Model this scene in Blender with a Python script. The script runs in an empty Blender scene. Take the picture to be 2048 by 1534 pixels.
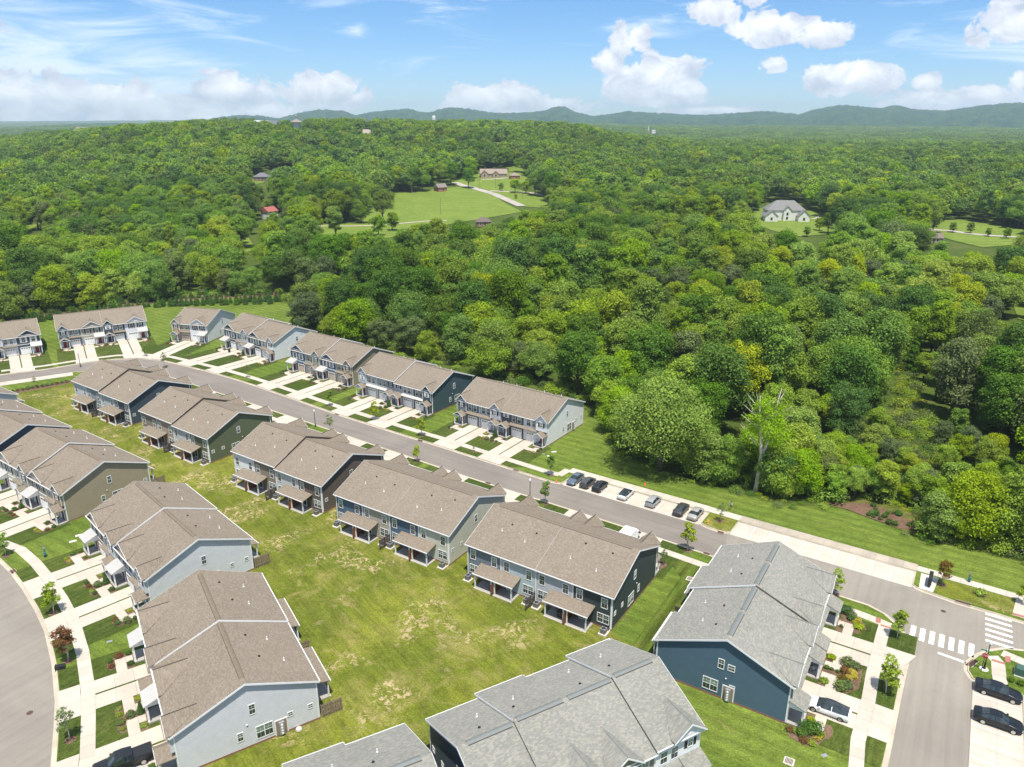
import bpy, bmesh, math, random
import numpy as np
from mathutils import Vector, Matrix, geometry
rd = math.radians
rnd = random.Random(7)
scene = bpy.context.scene
# ------------------------------------------------------------------ camera, world, sun, exposure
CAM_F, CAM_P, CAM_R, CAM_H = 1494.6, rd(19.497), 0.0039, 67.06
cam_d = bpy.data.cameras.new('camera'); cam = bpy.data.objects.new('camera', cam_d)
scene.collection.objects.link(cam); scene.camera = cam
cam_d.sensor_width = 36.0; cam_d.lens = CAM_F / 2048 * 36.0
cam_d.clip_start = 1.0; cam_d.clip_end = 40000
cam.matrix_world = Matrix.Translation((0, 0, CAM_H)) @ Matrix.Rotation(rd(90) - CAM_P, 4, 'X') @ Matrix.Rotation(CAM_R, 4, 'Z')

SUN_AZ_TO, SUN_EL = 100.0, 71.0          # light travels towards this heading (degrees, maths sense)
sun_d = bpy.data.lights.new('sun', 'SUN'); sun = bpy.data.objects.new('sun', sun_d)
scene.collection.objects.link(sun)
sun_d.energy = 4.8; sun_d.angle = rd(0.53); sun_d.color = (1.0, 0.94, 0.845)
_l = Vector((math.cos(rd(SUN_AZ_TO)) * math.cos(rd(SUN_EL)), math.sin(rd(SUN_AZ_TO)) * math.cos(rd(SUN_EL)), -math.sin(rd(SUN_EL))))
sun.rotation_euler = _l.to_track_quat('-Z', 'Y').to_euler(); sun.location = (0, 0, 300)

world = bpy.data.worlds.new('World'); scene.world = world; world.use_nodes = True
W = world.node_tree; W.nodes.clear()
def wn(t, **k):
    n = W.nodes.new(t)
    for a, b in k.items(): setattr(n, a, b)
    return n
def wl(a, b): W.links.new(a, b)
def wmath(op, a, b=None, clamp=False):
    n = wn('ShaderNodeMath', operation=op, use_clamp=clamp)
    for i, v in enumerate((a, b)):
        if v is None: continue
        if hasattr(v, 'default_value') or hasattr(v, 'is_linked'): wl(v, n.inputs[i])
        else: n.inputs[i].default_value = v
    return n.outputs[0]
sky = wn('ShaderNodeTexSky', sky_type='NISHITA'); sky.sun_disc = False
sky.sun_elevation = rd(SUN_EL)
sky.sun_rotation = rd(90 - (SUN_AZ_TO + 180)); sky.air_density = 1.0; sky.dust_density = 0.15; sky.ozone_density = 3.0; sky.altitude = 800
tc = wn('ShaderNodeTexCoord'); sep = wn('ShaderNodeSeparateXYZ'); wl(tc.outputs['Generated'], sep.inputs[0])
az = wmath('ARCTAN2', sep.outputs[0], sep.outputs[1])      # 0 = +Y, positive to the right
el = wmath('ARCSINE', sep.outputs[2])
azd = wmath('MULTIPLY', az, 57.2958); eld = wmath('MULTIPLY', el, 57.2958)
cxy = wn('ShaderNodeCombineXYZ'); wl(azd, cxy.inputs[0]); wl(eld, cxy.inputs[1])
def wnoise(vec, scale, detail, rough, dist=0.0, sx=1, sy=1, off=(0, 0, 0)):
    m = wn('ShaderNodeMapping'); wl(vec, m.inputs[0]); m.inputs['Scale'].default_value = (sx, sy, 1); m.inputs['Location'].default_value = off
    n = wn('ShaderNodeTexNoise'); wl(m.outputs[0], n.inputs['Vector'])
    n.inputs['Scale'].default_value = scale; n.inputs['Detail'].default_value = detail; n.inputs['Roughness'].default_value = rough; n.inputs['Distortion'].default_value = dist
    return n.outputs[0]
def p2a(px, py):     # a direction in the sky as (azimuth, elevation) in degrees
    a, b = px - 1024, py - 767
    u = a / CAM_F; v = -b / CAM_F
    dy = math.cos(CAM_P) + v * math.sin(CAM_P); dz = -math.sin(CAM_P) + v * math.cos(CAM_P)
    return math.degrees(math.atan2(u, dy)), math.degrees(math.asin(dz / math.sqrt(u * u + dy * dy + dz * dz)))
# cumulus: flat-based heaps at their places in the sky (x, y, half-width, half-height in survey pixels, weight)
heaps = [(40, 215, 150, 60, 1.0), (240, 215, 150, 48, 1.0), (330, 235, 190, 42, 1.0), (462, 190, 72, 44, 1.05), (650, 192, 80, 42, 1.1), (560, 235, 120, 28, .8), (205, 190, 40, 22, .8),
         (1000, 205, 110, 38, 1.05), (1110, 212, 75, 20, .9), (1255, 80, 40, 32, .85), (1235, 110, 36, 40, .8), (1300, 165, 100, 52, 1.15), (1370, 185, 45, 32, 1.0), (1215, 130, 26, 30, .6),
         (1430, 25, 55, 32, .9), (1530, 60, 90, 36, .9), (1640, 70, 52, 36, .9), (1548, 128, 26, 18, .9), (1700, 158, 80, 46, 1.15), (1640, 150, 30, 30, .8), (1850, 205, 80, 28, .95), (1850, 165, 25, 22, .8),
         (2010, 55, 70, 45, 1.0), (1980, 190, 60, 28, .95), (2030, 165, 30, 26, .95), (1420, 222, 90, 10, .9), (1500, 0, 60, 20, .5),
         (-250, 190, 200, 70, 1.0), (2350, 180, 160, 60, 1.0), (2250, 60, 90, 40, .9), (-120, 60, 120, 26, .8)]
w1 = wnoise(cxy.outputs[0], 0.50, 9, 0.60, 0.5, 1, 1.25)
w2 = wnoise(cxy.outputs[0], 0.55, 7, 0.60, 0.5, 1, 1.25, (0.0, -0.9, 0))
mask = None; hgt = None
for (hx, hy, hw, hh, wt) in heaps:
    a0, e0 = p2a(hx, hy); a1, _ = p2a(hx + hw, hy); _, e1 = p2a(hx, hy - hh)
    dx = wmath('MULTIPLY', wmath('SUBTRACT', azd, a0), 1 / max(.3, a1 - a0)); dyy = wmath('MULTIPLY', wmath('SUBTRACT', eld, e0), 1 / max(.3, e1 - e0))
    # flatter underneath: scale the part below the centre
    dyn = wmath('MAXIMUM', dyy, wmath('MULTIPLY', dyy, -1.25))
    q = wmath('ADD', wmath('MULTIPLY', dx, dx), wmath('MULTIPLY', dyn, dyn))
    b = wmath('MULTIPLY', wmath('SUBTRACT', 1.0, wmath('MULTIPLY', q, .62)), wt)
    mask = b if mask is None else wmath('MAXIMUM', mask, b)
    hb = wmath('MULTIPLY', wmath('SUBTRACT', 1.0, q, True), wmath('ADD', dyy, 0.3))
    hgt = hb if hgt is None else wmath('MAXIMUM', hgt, hb)
# elsewhere in the sky the same weather goes on: noise heaps
far_h = wnoise(cxy.outputs[0], 0.055, 4, 0.5, 0.2, 1, 2.2, (17, 5, 0))
away = wmath('GREATER_THAN', wmath('ABSOLUTE', azd), 44.0); up_ = wmath('GREATER_THAN', eld, 13.0); outm = wmath('MAXIMUM', away, up_)
extra = wmath('MULTIPLY', wmath('MULTIPLY', wmath('SUBTRACT', far_h, 0.50), 7.0), outm)
mask = wmath('MAXIMUM', mask, wmath('SUBTRACT', extra, wmath('MULTIPLY', wmath('SUBTRACT', 1.0, outm), 9.0)))
dens = wmath('ADD', wmath('MULTIPLY', mask, 1.0), wmath('MULTIPLY', wmath('SUBTRACT', w1, 0.5), 3.7))
cum = wn('ShaderNodeMapRange', interpolation_type='SMOOTHSTEP'); wl(dens, cum.inputs[0]); cum.inputs[1].default_value = 0.10; cum.inputs[2].default_value = 0.44
# cirrus streaks
s1 = wnoise(cxy.outputs[0], 0.11, 8, 0.62, 0.9, 0.85, 4.6, (3.0, 2.0, 0))
s2 = wnoise(cxy.outputs[0], 0.035, 3, 0.5, 0.3, 1, 2.2, (9.0, 1.0, 0))
cir = wn('ShaderNodeMapRange', interpolation_type='SMOOTHSTEP'); wl(wmath('ADD', s1, wmath('MULTIPLY', wmath('SUBTRACT', s2, .5), 1.0)), cir.inputs[0])
cir.inputs[1].default_value = 0.47; cir.inputs[2].default_value = 0.76; cir.inputs[4].default_value = 0.80
lit = wn('ShaderNodeMapRange'); wl(wmath('ADD', wmath('MULTIPLY', hgt, 0.75), wmath('MULTIPLY', wmath('SUBTRACT', w2, 0.5), 2.4)), lit.inputs[0])
lit.inputs[1].default_value = -0.35; lit.inputs[2].default_value = 0.75
ccol = wn('ShaderNodeMix', data_type='RGBA'); wl(lit.outputs[0], ccol.inputs['Factor'])
ccol.inputs[6].default_value = (4.9, 5.5, 6.7, 1); ccol.inputs[7].default_value = (9.8, 9.9, 10.2, 1)
skyb = wn('ShaderNodeMix', data_type='RGBA', blend_type='MULTIPLY'); skyb.inputs['Factor'].default_value = 1.0
wl(sky.outputs[0], skyb.inputs[6])
tint = wn('ShaderNodeMix', data_type='RGBA'); wl(wmath('MULTIPLY', eld, 1 / 14.0, True), tint.inputs['Factor']); tint.inputs[6].default_value = (.70, .86, 1.14, 1); tint.inputs[7].default_value = (.55, .90, 1.14, 1); wl(tint.outputs[2], skyb.inputs[7])
m1 = wn('ShaderNodeMix', data_type='RGBA'); wl(cir.outputs[0], m1.inputs['Factor']); wl(skyb.outputs[2], m1.inputs[6]); m1.inputs[7].default_value = (7.6, 8.6, 10.0, 1)
m2 = wn('ShaderNodeMix', data_type='RGBA'); wl(wmath('MULTIPLY', cum.outputs[0], 0.95), m2.inputs['Factor']); wl(m1.outputs[2], m2.inputs[6]); wl(ccol.outputs[2], m2.inputs[7])
bg = wn('ShaderNodeBackground'); bg.inputs['Strength'].default_value = 0.10; wl(m2.outputs[2], bg.inputs['Color'])
wo = wn('ShaderNodeOutputWorld'); wl(bg.outputs[0], wo.inputs['Surface'])

scene.view_settings.view_transform = 'Standard'; scene.view_settings.look = 'None'
scene.view_settings.exposure = 0.36; scene.view_settings.gamma = 1.0; scene.view_settings.use_curve_mapping = False
scene.render.engine = 'CYCLES'
cy = scene.cycles
cy.max_bounces = 5; cy.diffuse_bounces = 3; cy.glossy_bounces = 2; cy.transmission_bounces = 2; cy.volume_bounces = 1; cy.transparent_max_bounces = 4
cy.use_denoising = True; cy.use_adaptive_sampling = True; cy.adaptive_threshold = 0.02; cy.caustics_reflective = False; cy.caustics_refractive = False

# ------------------------------------------------------------------ survey helpers
def ray(px, py):
    a, b = px - 1024, py - 767; c, s = math.cos(CAM_R), math.sin(CAM_R)
    u = (c * a + s * b) / CAM_F; v = -(-s * a + c * b) / CAM_F
    return Vector((u, math.cos(CAM_P) + v * math.sin(CAM_P), -math.sin(CAM_P) + v * math.cos(CAM_P)))
def g(px, py, z=0.0):                    # survey reading -> point on level z
    d = ray(px, py); t = (z - CAM_H) / d.z
    return Vector((d.x * t, d.y * t))
def smooth(a, b, x):
    t = min(1, max(0, (x - a) / (b - a))); return t * t * (3 - 2 * t)
HU = [-2600, -1200, -400, 0, 250, 400, 700, 1150, 1250, 1400, 1700, 2048, 2800, 4600]
HA = [15, 10, 8, 15, 34, 42, 42, 34, 20, 9, 7, 8, 10, 12]
def npt(x, y, s, o):
    return np.sin(x * s + o) * np.cos(y * s * 1.13 + o * 1.7) + .5 * np.sin(x * s * 2.3 + y * s * 1.9 + o * 2.1)
def hts(x, y):
    x = np.asarray(x, float); y = np.asarray(y, float); r = np.hypot(x, y)
    u = np.where(y > 1, 1024 + 1494.6 * x / np.maximum(y, 1) * 1.06, 4600 * np.sign(x))
    A = np.interp(u, HU, HA)
    def sm(a, b, v):
        t = np.clip((v - a) / (b - a), 0, 1); return t * t * (3 - 2 * t)
    c = sm(480, 1150, r) * (1 - .6 * sm(1500, 2600, r))
    base = A * c + 14 * sm(2600, 4500, r)
    und = npt(x, y, 1 / 140., 1.3) * 3.2 * sm(420, 900, r) + npt(x, y, 1 / 420., 4.1) * 5 * sm(900, 1800, r)
    return base + und - np.interp(u, [-400, 0, 350, 650], [24, 22, 12, 0]) * sm(1600, 3200, r)
def ht(x, y): return float(hts(x, y))
def gt(px, py):                          # survey reading -> point on the terrain
    d = ray(px, py); hl = math.hypot(d.x, d.y); t = 80.0
    for _ in range(4000):
        p = (d.x / hl * t, d.y / hl * t, CAM_H + d.z / hl * t)
        if p[2] <= ht(p[0], p[1]) or t > 9000: break
        t += max(1.0, t * .003)
    return Vector((p[0], p[1], ht(p[0], p[1])))
def dirv(deg): return Vector((math.cos(rd(deg)), math.sin(rd(deg))))
def inpoly(x, y, P):
    x = np.asarray(x, float); y = np.asarray(y, float); c = np.zeros(x.shape, bool); n = len(P); j = n - 1
    for i in range(n):
        xi, yi = P[i][0], P[i][1]; xj, yj = P[j][0], P[j][1]
        if yi != yj:
            c ^= ((yi > y) != (yj > y)) & (x < (xj - xi) * (y - yi) / (yj - yi) + xi)
        j = i
    return c
# ------------------------------------------------------------------ materials
class NT:
    def __init__(s, name):
        s.m = bpy.data.materials.new(name); s.m.use_nodes = True; s.t = s.m.node_tree; s.t.nodes.clear()
    def n(s, t, **k):
        x = s.t.nodes.new(t)
        for a, b in k.items(): setattr(x, a, b)
        return x
    def l(s, a, b): s.t.links.new(a, b)
    def val(s, sock, v):
        if hasattr(v, 'is_linked'): s.l(v, sock)
        else: sock.default_value = v
    def math(s, op, a, b=0.0, clamp=False):
        n = s.n('ShaderNodeMath', operation=op, use_clamp=clamp); s.val(n.inputs[0], a); s.val(n.inputs[1], b); return n.outputs[0]
    def mix(s, f, a, b, bt='MIX'):
        n = s.n('ShaderNodeMix', data_type='RGBA', blend_type=bt); s.val(n.inputs['Factor'], f); s.val(n.inputs[6], a); s.val(n.inputs[7], b); return n.outputs[2]
    def noise(s, vec, scale, detail=4, rough=.55, dist=0, sc=(1, 1, 1), rot=(0, 0, 0), color=False):
        if rot != (0, 0, 0): m0 = s.n('ShaderNodeMapping'); s.l(vec, m0.inputs[0]); m0.inputs['Rotation'].default_value = rot; vec = m0.outputs[0]
        m = s.n('ShaderNodeMapping'); s.l(vec, m.inputs[0]); m.inputs['Scale'].default_value = sc
        n = s.n('ShaderNodeTexNoise'); s.l(m.outputs[0], n.inputs['Vector']); n.inputs['Scale'].default_value = scale
        n.inputs['Detail'].default_value = detail; n.inputs['Roughness'].default_value = rough; n.inputs['Distortion'].default_value = dist
        return n.outputs[1 if color else 0]
    def rng(s, v, a, b, c=0., d=1., sm=True):
        n = s.n('ShaderNodeMapRange', interpolation_type='SMOOTHSTEP' if sm else 'LINEAR'); s.l(v, n.inputs[0])
        for i, q in enumerate((a, b, c, d)): n.inputs[i + 1].default_value = q
        return n.outputs[0]
    def bump(s, h, strength=.3, dist=.05):
        n = s.n('ShaderNodeBump'); s.l(h, n.inputs['Height']); n.inputs['Strength'].default_value = strength; n.inputs['Distance'].default_value = dist; return n.outputs[0]
    def out(s, col, rough=.8, spec=.3, metal=0., normal=None):
        p = s.n('ShaderNodeBsdfPrincipled'); s.val(p.inputs['Base Color'], col); s.val(p.inputs['Roughness'], rough)
        p.inputs['Specular IOR Level'].default_value = spec; p.inputs['Metallic'].default_value = metal
        if normal is not None: s.l(normal, p.inputs['Normal'])
        o = s.n('ShaderNodeOutputMaterial'); s.l(p.outputs[0], o.inputs[0]); s.p = p
        return s.m
    def obj(s): return s.n('ShaderNodeTexCoord').outputs['Object']
    def pos(s): return s.n('ShaderNodeNewGeometry').outputs['Position']
def c4(c): return (c[0], c[1], c[2], 1.0)
_mc = {}
def plain(name, col, rough=.7, spec=.3, metal=0., var=.06, vs=3.0):
    if name in _mc: return _mc[name]
    t = NT(name); v = t.noise(t.pos(), vs, 5, .6)
    c = t.mix(t.rng(v, .3, .7, 0, 1, False), c4([max(0, k * (1 - var)) for k in col]), c4([k * (1 + var) for k in col]))
    _mc[name] = t.out(c, rough, spec, metal); return _mc[name]
def siding(name, col, lap=.2):
    if name in _mc: return _mc[name]
    t = NT(name); o = t.obj(); sp = t.n('ShaderNodeSeparateXYZ'); t.l(o, sp.inputs[0])
    fr = t.math('FRACT', t.math('MULTIPLY', sp.outputs[2], 1 / lap))
    h = t.math('SUBTRACT', 1.0, fr)
    edge = t.rng(fr, .02, .30, .66, 1.0)      # shade line of each lap put into the colour, as bump alone washes out
    v = t.noise(t.pos(), 1.1, 5, .6); v2 = t.noise(o, 9, 3, .6, 0, (1, 1, 6))
    c = t.mix(t.rng(v, .3, .7, 0, 1, False), c4([k * .93 for k in col]), c4([k * 1.05 for k in col]))
    c = t.mix(t.math('MULTIPLY', v2, .18), c, c4([k * .8 for k in col]))
    c = t.mix(1.0, c, edge, 'MULTIPLY')
    _mc[name] = t.out(c, .55, .35, 0, t.bump(h, .9, .035)); return _mc[name]
def shingles(name, cols, sx=.26, sy=.145):
    """courses of tab shingles, one tint for each tab"""
    if name in _mc: return _mc[name]
    t = NT(name); o = t.obj(); sp = t.n('ShaderNodeSeparateXYZ'); t.l(o, sp.inputs[0])
    nrm = t.n('ShaderNodeNewGeometry')
    ry = t.math('MULTIPLY', sp.outputs[1], 1 / sy); row = t.math('FLOOR', ry)
    rw = t.n('ShaderNodeTexWhiteNoise', noise_dimensions='1D'); t.l(row, rw.inputs['W'])
    cx = t.math('ADD', t.math('MULTIPLY', sp.outputs[0], 1 / sx), t.math('MULTIPLY', rw.outputs[0], 7.3))
    cell = t.math('FLOOR', cx)
    cb = t.n('ShaderNodeCombineXYZ'); t.l(cell, cb.inputs[0]); t.l(row, cb.inputs[1])
    wnz = t.n('ShaderNodeTexWhiteNoise', noise_dimensions='2D'); t.l(cb.outputs[0], wnz.inputs['Vector'])
    ramp = t.n('ShaderNodeValToRGB'); t.l(wnz.outputs[0], ramp.inputs[0]); ramp.color_ramp.interpolation = 'CONSTANT'
    for i, c in enumerate(cols):
        if i < 2: e = ramp.color_ramp.elements[i]; e.position = i / len(cols)
        else: e = ramp.color_ramp.elements.new(i / len(cols))
        e.color = c4(c)
    big = t.noise(o, .55, 5, .6); c = t.mix(t.rng(big, .25, .75, 0, .22), ramp.outputs[0], c4([k * .72 for k in cols[0]]))
    pw = t.noise(t.pos(), .13, 3, .5); c = t.mix(t.rng(pw, .35, .7, 0, .16), c, c4([k * 1.35 for k in cols[0]]))
    fr = t.math('FRACT', ry); dk = t.rng(fr, .80, .96, 1, .72); c = t.mix(1.0, c, dk, 'MULTIPLY')
    _mc[name] = t.out(c, .93, .12, 0, t.bump(t.math('SUBTRACT', 1.0, fr), .55, .02)); return _mc[name]
def grass(name, ca, cb, dry, dry_amt=.0, stripe=None, stripe_amt=.25, bare=0.0, barec=(.34, .25, .14), patch=.16):
    t = NT(name); p = t.pos()
    n1 = t.noise(p, .045, 6, .62, .6); n2 = t.noise(p, .5, 6, .65); n3 = t.noise(p, 4.5, 5, .7); n4 = t.noise(p, .16, 7, .7, 1.2)
    c = t.mix(t.rng(n1, .36, .66), c4(ca), c4(cb))
    c = t.mix(t.rng(n2, .40, .78, 0, .55), c, c4([k * .62 for k in ca]))
    n8 = t.noise(p, 1.4, 7, .78, .5); c = t.mix(1.0, c, t.rng(n8, .3, .7, .74, 1.26, False), 'MULTIPLY')
    if stripe is not None:
        m = t.n('ShaderNodeMapping'); t.l(p, m.inputs[0]); m.inputs['Rotation'].default_value = (0, 0, rd(-stripe[0]))
        w = t.n('ShaderNodeTexWave', wave_type='BANDS', bands_direction='Y'); t.l(m.outputs[0], w.inputs['Vector'])
        w.inputs['Scale'].default_value = .314 / stripe[1]; w.inputs['Distortion'].default_value = 1.6; w.inputs['Detail'].default_value = 3; w.inputs['Detail Scale'].default_value = .35
        stk = t.noise(m.outputs[0], 1.0, 5, .7, .3, (.22, 2.6, 1)); c = t.mix(1.0, c, t.rng(stk, .3, .7, .72, 1.28, False), 'MULTIPLY')
        c = t.mix(1.0, c, t.rng(w.outputs[1], 0, 1, 1 - stripe_amt, 1 + stripe_amt, False), 'MULTIPLY')
    if dry_amt > 0:
        c = t.mix(t.rng(n4, .60 - dry_amt * .2, .78, 0, .85), c, c4(dry))
        n5 = t.noise(p, .9, 6, .75, .8); c = t.mix(t.rng(n5, .56, .74, 0, dry_amt), c, c4([dry[0] * .8, dry[1] * .9, dry[2] * .8]))
    if bare > 0:
        n6 = t.noise(p, .11, 3, .5, .4); n7 = t.noise(p, 1.1, 6, .72, .9)
        f = t.math('MULTIPLY', t.rng(n6, .50, .68), t.rng(n7, .49, .59, 0, bare)); c = t.mix(f, c, c4(barec))
    c = t.mix(t.rng(n3, .25, .75, 0, 1, False), c, c, 'MIX')
    v = t.rng(n3, .28, .72, .52, 1.38, False); c = t.mix(1.0, c, v, 'MULTIPLY')
    return t.out(c, .95, .1, 0, t.bump(t.math('ADD', t.math('MULTIPLY', n3, .5), n2), .8, .25))
def leafmat(name, ca, cb, yellow=.25, trans=.28):
    t = NT(name); oi = t.n('ShaderNodeObjectInfo'); p = t.pos()
    w = t.n('ShaderNodeTexWhiteNoise', noise_dimensions='1D'); t.l(t.math('MULTIPLY', oi.outputs['Random'], 917.3), w.inputs['W'])
    c = t.mix(oi.outputs['Random'], c4(ca), c4(cb))
    c = t.mix(t.rng(w.outputs[0], .72, .98, 0, yellow), c, (.19, .21, .022, 1))
    geo = t.n('ShaderNodeNewGeometry')
    wr = t.rng(geo.outputs['Random Per Island'], 0, 1, .66, 1.36, False)
    c = t.mix(1.0, c, wr, 'MULTIPLY')
    c = t.mix(1.0, c, t.rng(t.noise(p, .009, 4, .6), .32, .68, .74, 1.26, False), 'MULTIPLY'); cl = t.noise(p, .35, 3, .6); c = t.mix(1.0, c, t.rng(cl, .3, .7, .80, 1.22, False), 'MULTIPLY')
    hs = t.n('ShaderNodeHueSaturation'); t.l(c, hs.inputs['Color']); t.l(t.rng(w.outputs[0], 0, 1, .484, .518, False), hs.inputs['Hue']); t.l(t.rng(oi.outputs['Random'], 0, 1, .86, 1.06, False), hs.inputs['Saturation'])
    d = t.n('ShaderNodeBsdfDiffuse'); t.l(hs.outputs[0], d.inputs[0]); tr = t.n('ShaderNodeBsdfTranslucent')
    tcx = t.mix(1.0, hs.outputs[0], (1.35, 1.25, .5, 1), 'MULTIPLY'); t.l(tcx, tr.inputs[0])
    gl = t.n('ShaderNodeBsdfGlossy'); gl.inputs['Roughness'].default_value = .55; gl.inputs['Color'].default_value = (.6, .7, .6, 1)
    mx = t.n('ShaderNodeMixShader'); mx.inputs[0].default_value = trans; t.l(d.outputs[0], mx.inputs[1]); t.l(tr.outputs[0], mx.inputs[2])
    m2 = t.n('ShaderNodeMixShader'); m2.inputs[0].default_value = .012; t.l(mx.outputs[0], m2.inputs[1]); t.l(gl.outputs[0], m2.inputs[2])
    o = t.n('ShaderNodeOutputMaterial'); t.l(m2.outputs[0], o.inputs[0]); return t.m

M = {}
M['shingle_tan'] = shingles('tan shingles', [(.230, .192, .148), (.254, .213, .166), (.208, .173, .134), (.278, .235, .184), (.240, .201, .155)])
M['shingle_grey'] = shingles('grey shingles', [(.258, .256, .226), (.288, .280, .243), (.222, .226, .204), (.320, .305, .260), (.242, .243, .217)], .30, .15)
M['white'] = plain('white trim', (.78, .79, .79), .5, .4, 0, .03)
M['metal_white'] = plain('white metal roofing', (.50, .49, .47), .35, .5, 0, .03)
M['concrete'] = None
def concrete(name, col, stain=.12):
    t = NT(name); p = t.pos(); n1 = t.noise(p, .35, 6, .6, .5); n2 = t.noise(p, 12, 4, .6); n3 = t.noise(p, 1.7, 6, .7, .8)
    oi = t.n('ShaderNodeObjectInfo')
    c = t.mix(t.rng(n1, .3, .7), c4(col), c4([k * (1 - stain) for k in col])); c = t.mix(t.rng(n3, .55, .8, 0, .35), c, c4([col[0] * .78, col[1] * .74, col[2] * .66]))
    c = t.mix(1.0, c, t.rng(oi.outputs['Random'], 0, 1, .93, 1.05, False), 'MULTIPLY'); c = t.mix(1.0, c, t.rng(n2, .2, .8, .93, 1.07, False), 'MULTIPLY')
    return t.out(c, .88, .2, 0, t.bump(n2, .25, .01))
M['concrete'] = concrete('pale concrete', (.55, .495, .415)); M['kerb'] = concrete('kerb concrete', (.54, .475, .375), .2); M['walk_old'] = concrete('weathered concrete', (.45, .395, .32), .2)
M['patio'] = concrete('patio concrete', (.40, .38, .345)); M['pad'] = concrete('pad concrete', (.62, .58, .52))
def asphalt(name, col):
    t = NT(name); p = t.pos(); n1 = t.noise(p, .06, 6, .6, .8); n2 = t.noise(p, 9, 5, .75); n3 = t.noise(p, .9, 6, .7)
    c = t.mix(t.rng(n1, .3, .7), c4([k * .9 for k in col]), c4([k * 1.1 for k in col])); c = t.mix(t.rng(n3, .45, .8, 0, .25), c, c4([k * .75 for k in col]))
    ck = t.n('ShaderNodeTexVoronoi', feature='DISTANCE_TO_EDGE'); m = t.n('ShaderNodeMapping'); t.l(p, m.inputs[0]); t.l(m.outputs[0], ck.inputs['Vector']); ck.inputs['Scale'].default_value = .045
    wob = t.noise(p, .8, 5, .7); cr = t.rng(t.math('ADD', ck.outputs[0], t.math('MULTIPLY', wob, .02)), .006, .012, .14, 0)
    sk = t.noise(p, 1.0, 5, .65, .2, (.045, 1.1, 1), (0, 0, rd(34 if 'grey' in name else 122))); c = t.mix(1.0, c, t.rng(sk, .3, .7, .90, 1.09, False), 'MULTIPLY'); sp_ = t.noise(p, .7, 3, .5, .5); c = t.mix(t.rng(sp_, .70, .78, 0, .4), c, c4([k * .6 for k in col]))
    c = t.mix(cr, c, c4([k * .62 for k in col])); c = t.mix(1.0, c, t.rng(n2, .25, .75, .86, 1.16, False), 'MULTIPLY')
    return t.out(c, .9, .2, 0, t.bump(n2, .4, .02))
M['asphalt'] = asphalt('grey asphalt', (.218, .194, .168)); M['asphalt2'] = asphalt('older asphalt', (.262, .236, .200))
M['paint'] = plain('road paint', (.80, .79, .75), .7, .3, 0, .08, 2.0)
M['yard'] = grass('verge grass', (.110, .165, .024), (.155, .208, .034), (.22, .22, .07), .25, (-33, 2.4), .11, 0)
M['field'] = grass('rough mown grass', (.116, .146, .017), (.188, .208, .026), (.32, .265, .10), .72, (-52, 3.0), .07, .98, (.48, .37, .21))
M['lawn'] = grass('dark lawn grass', (.056, .086, .015), (.088, .118, .022), (.18, .17, .06), .3, (57, 1.1), .08)
M['striped'] = grass('striped lawn grass', (.074, .110, .016), (.120, .155, .024), (.24, .21, .08), .35, (57, 1.9), .26)
M['meadow'] = grass('meadow grass', (.150, .220, .034), (.190, .255, .042), (.26, .27, .08), .3, (5, 9), .08)
M['scrub'] = grass('weedy ground', (.105, .130, .024), (.175, .165, .045), (.26, .20, .09), .8)
M['under'] = grass('woodland floor', (.060, .100, .016), (.100, .135, .024), (.17, .15, .06), .4)
M['mulch'] = grass('bark mulch', (.165, .100, .068), (.215, .140, .095), (.26, .19, .12), .4)
M['brick'] = plain('red brick', (.27, .135, .095), .9, .2, 0, .3, 6.0)
M['paver'] = plain('red tactile paving', (.36, .16, .12), .9, .2, 0, .1, 8)
M['dark'] = plain('dark metal', (.02, .022, .024), .45, .5)
M['greenmetal'] = plain('green painted metal', (.06, .13, .10), .45, .5)
M['teal'] = plain('teal painted metal', (.02, .13, .16), .45, .5)
M['iron'] = plain('rusty iron', (.10, .06, .045), .8, .3, 0, .2, 8)
M['pipe'] = plain('white plastic', (.82, .82, .82), .4, .5)
M['acgrey'] = plain('grey sheet metal', (.20, .20, .20), .5, .5, .3)
M['metergrey'] = plain('galvanised metal', (.40, .42, .44), .45, .5, .5)
M['cedar'] = plain('stained cedar boards', (.21, .085, .04), .8, .2, 0, .2, 4)
M['greywood'] = plain('weathered boards', (.25, .19, .14), .9, .2, 0, .25, 4)
M['darkwood'] = plain('dark weathered boards', (.095, .08, .07), .9, .2, 0, .25, 4)
M['bark'] = plain('bark', (.13, .10, .075), .95, .1, 0, .3, 2); M['palebark'] = plain('pale bark', (.52, .47, .40), .95, .1, 0, .25, 1)
M['black'] = plain('black', (.012, .012, .013), .5, .4); M['tyre'] = plain('tyre rubber', (.018, .018, .018), .8, .2); M['rim'] = plain('alloy', (.55, .55, .56), .3, .5, .8)
M['red_lamp'] = plain('red lens', (.42, .02, .02), .2, .6); M['clear_lamp'] = plain('clear lens', (.65, .66, .68), .15, .6)
M['orange'] = plain('orange plastic', (.85, .16, .03), .5, .4); M['yellow'] = plain('yellow paint', (.75, .48, .03), .5, .4); M['blue'] = plain('blue plastic', (.05, .25, .60), .5, .4)
M['signred'] = plain('red sign face', (.52, .02, .03), .5, .4, 0, .02); M['signgreen'] = plain('green sign face', (.02, .25, .12), .5, .4, 0, .02)
M['skin'] = plain('skin', (.45, .27, .19), .6, .3); M['shirt'] = plain('grey shirt', (.33, .35, .40), .9, .1); M['shorts'] = plain('dark shorts', (.04, .04, .05), .9, .1); M['shoe'] = plain('shoe', (.18, .16, .16), .8, .2)
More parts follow.
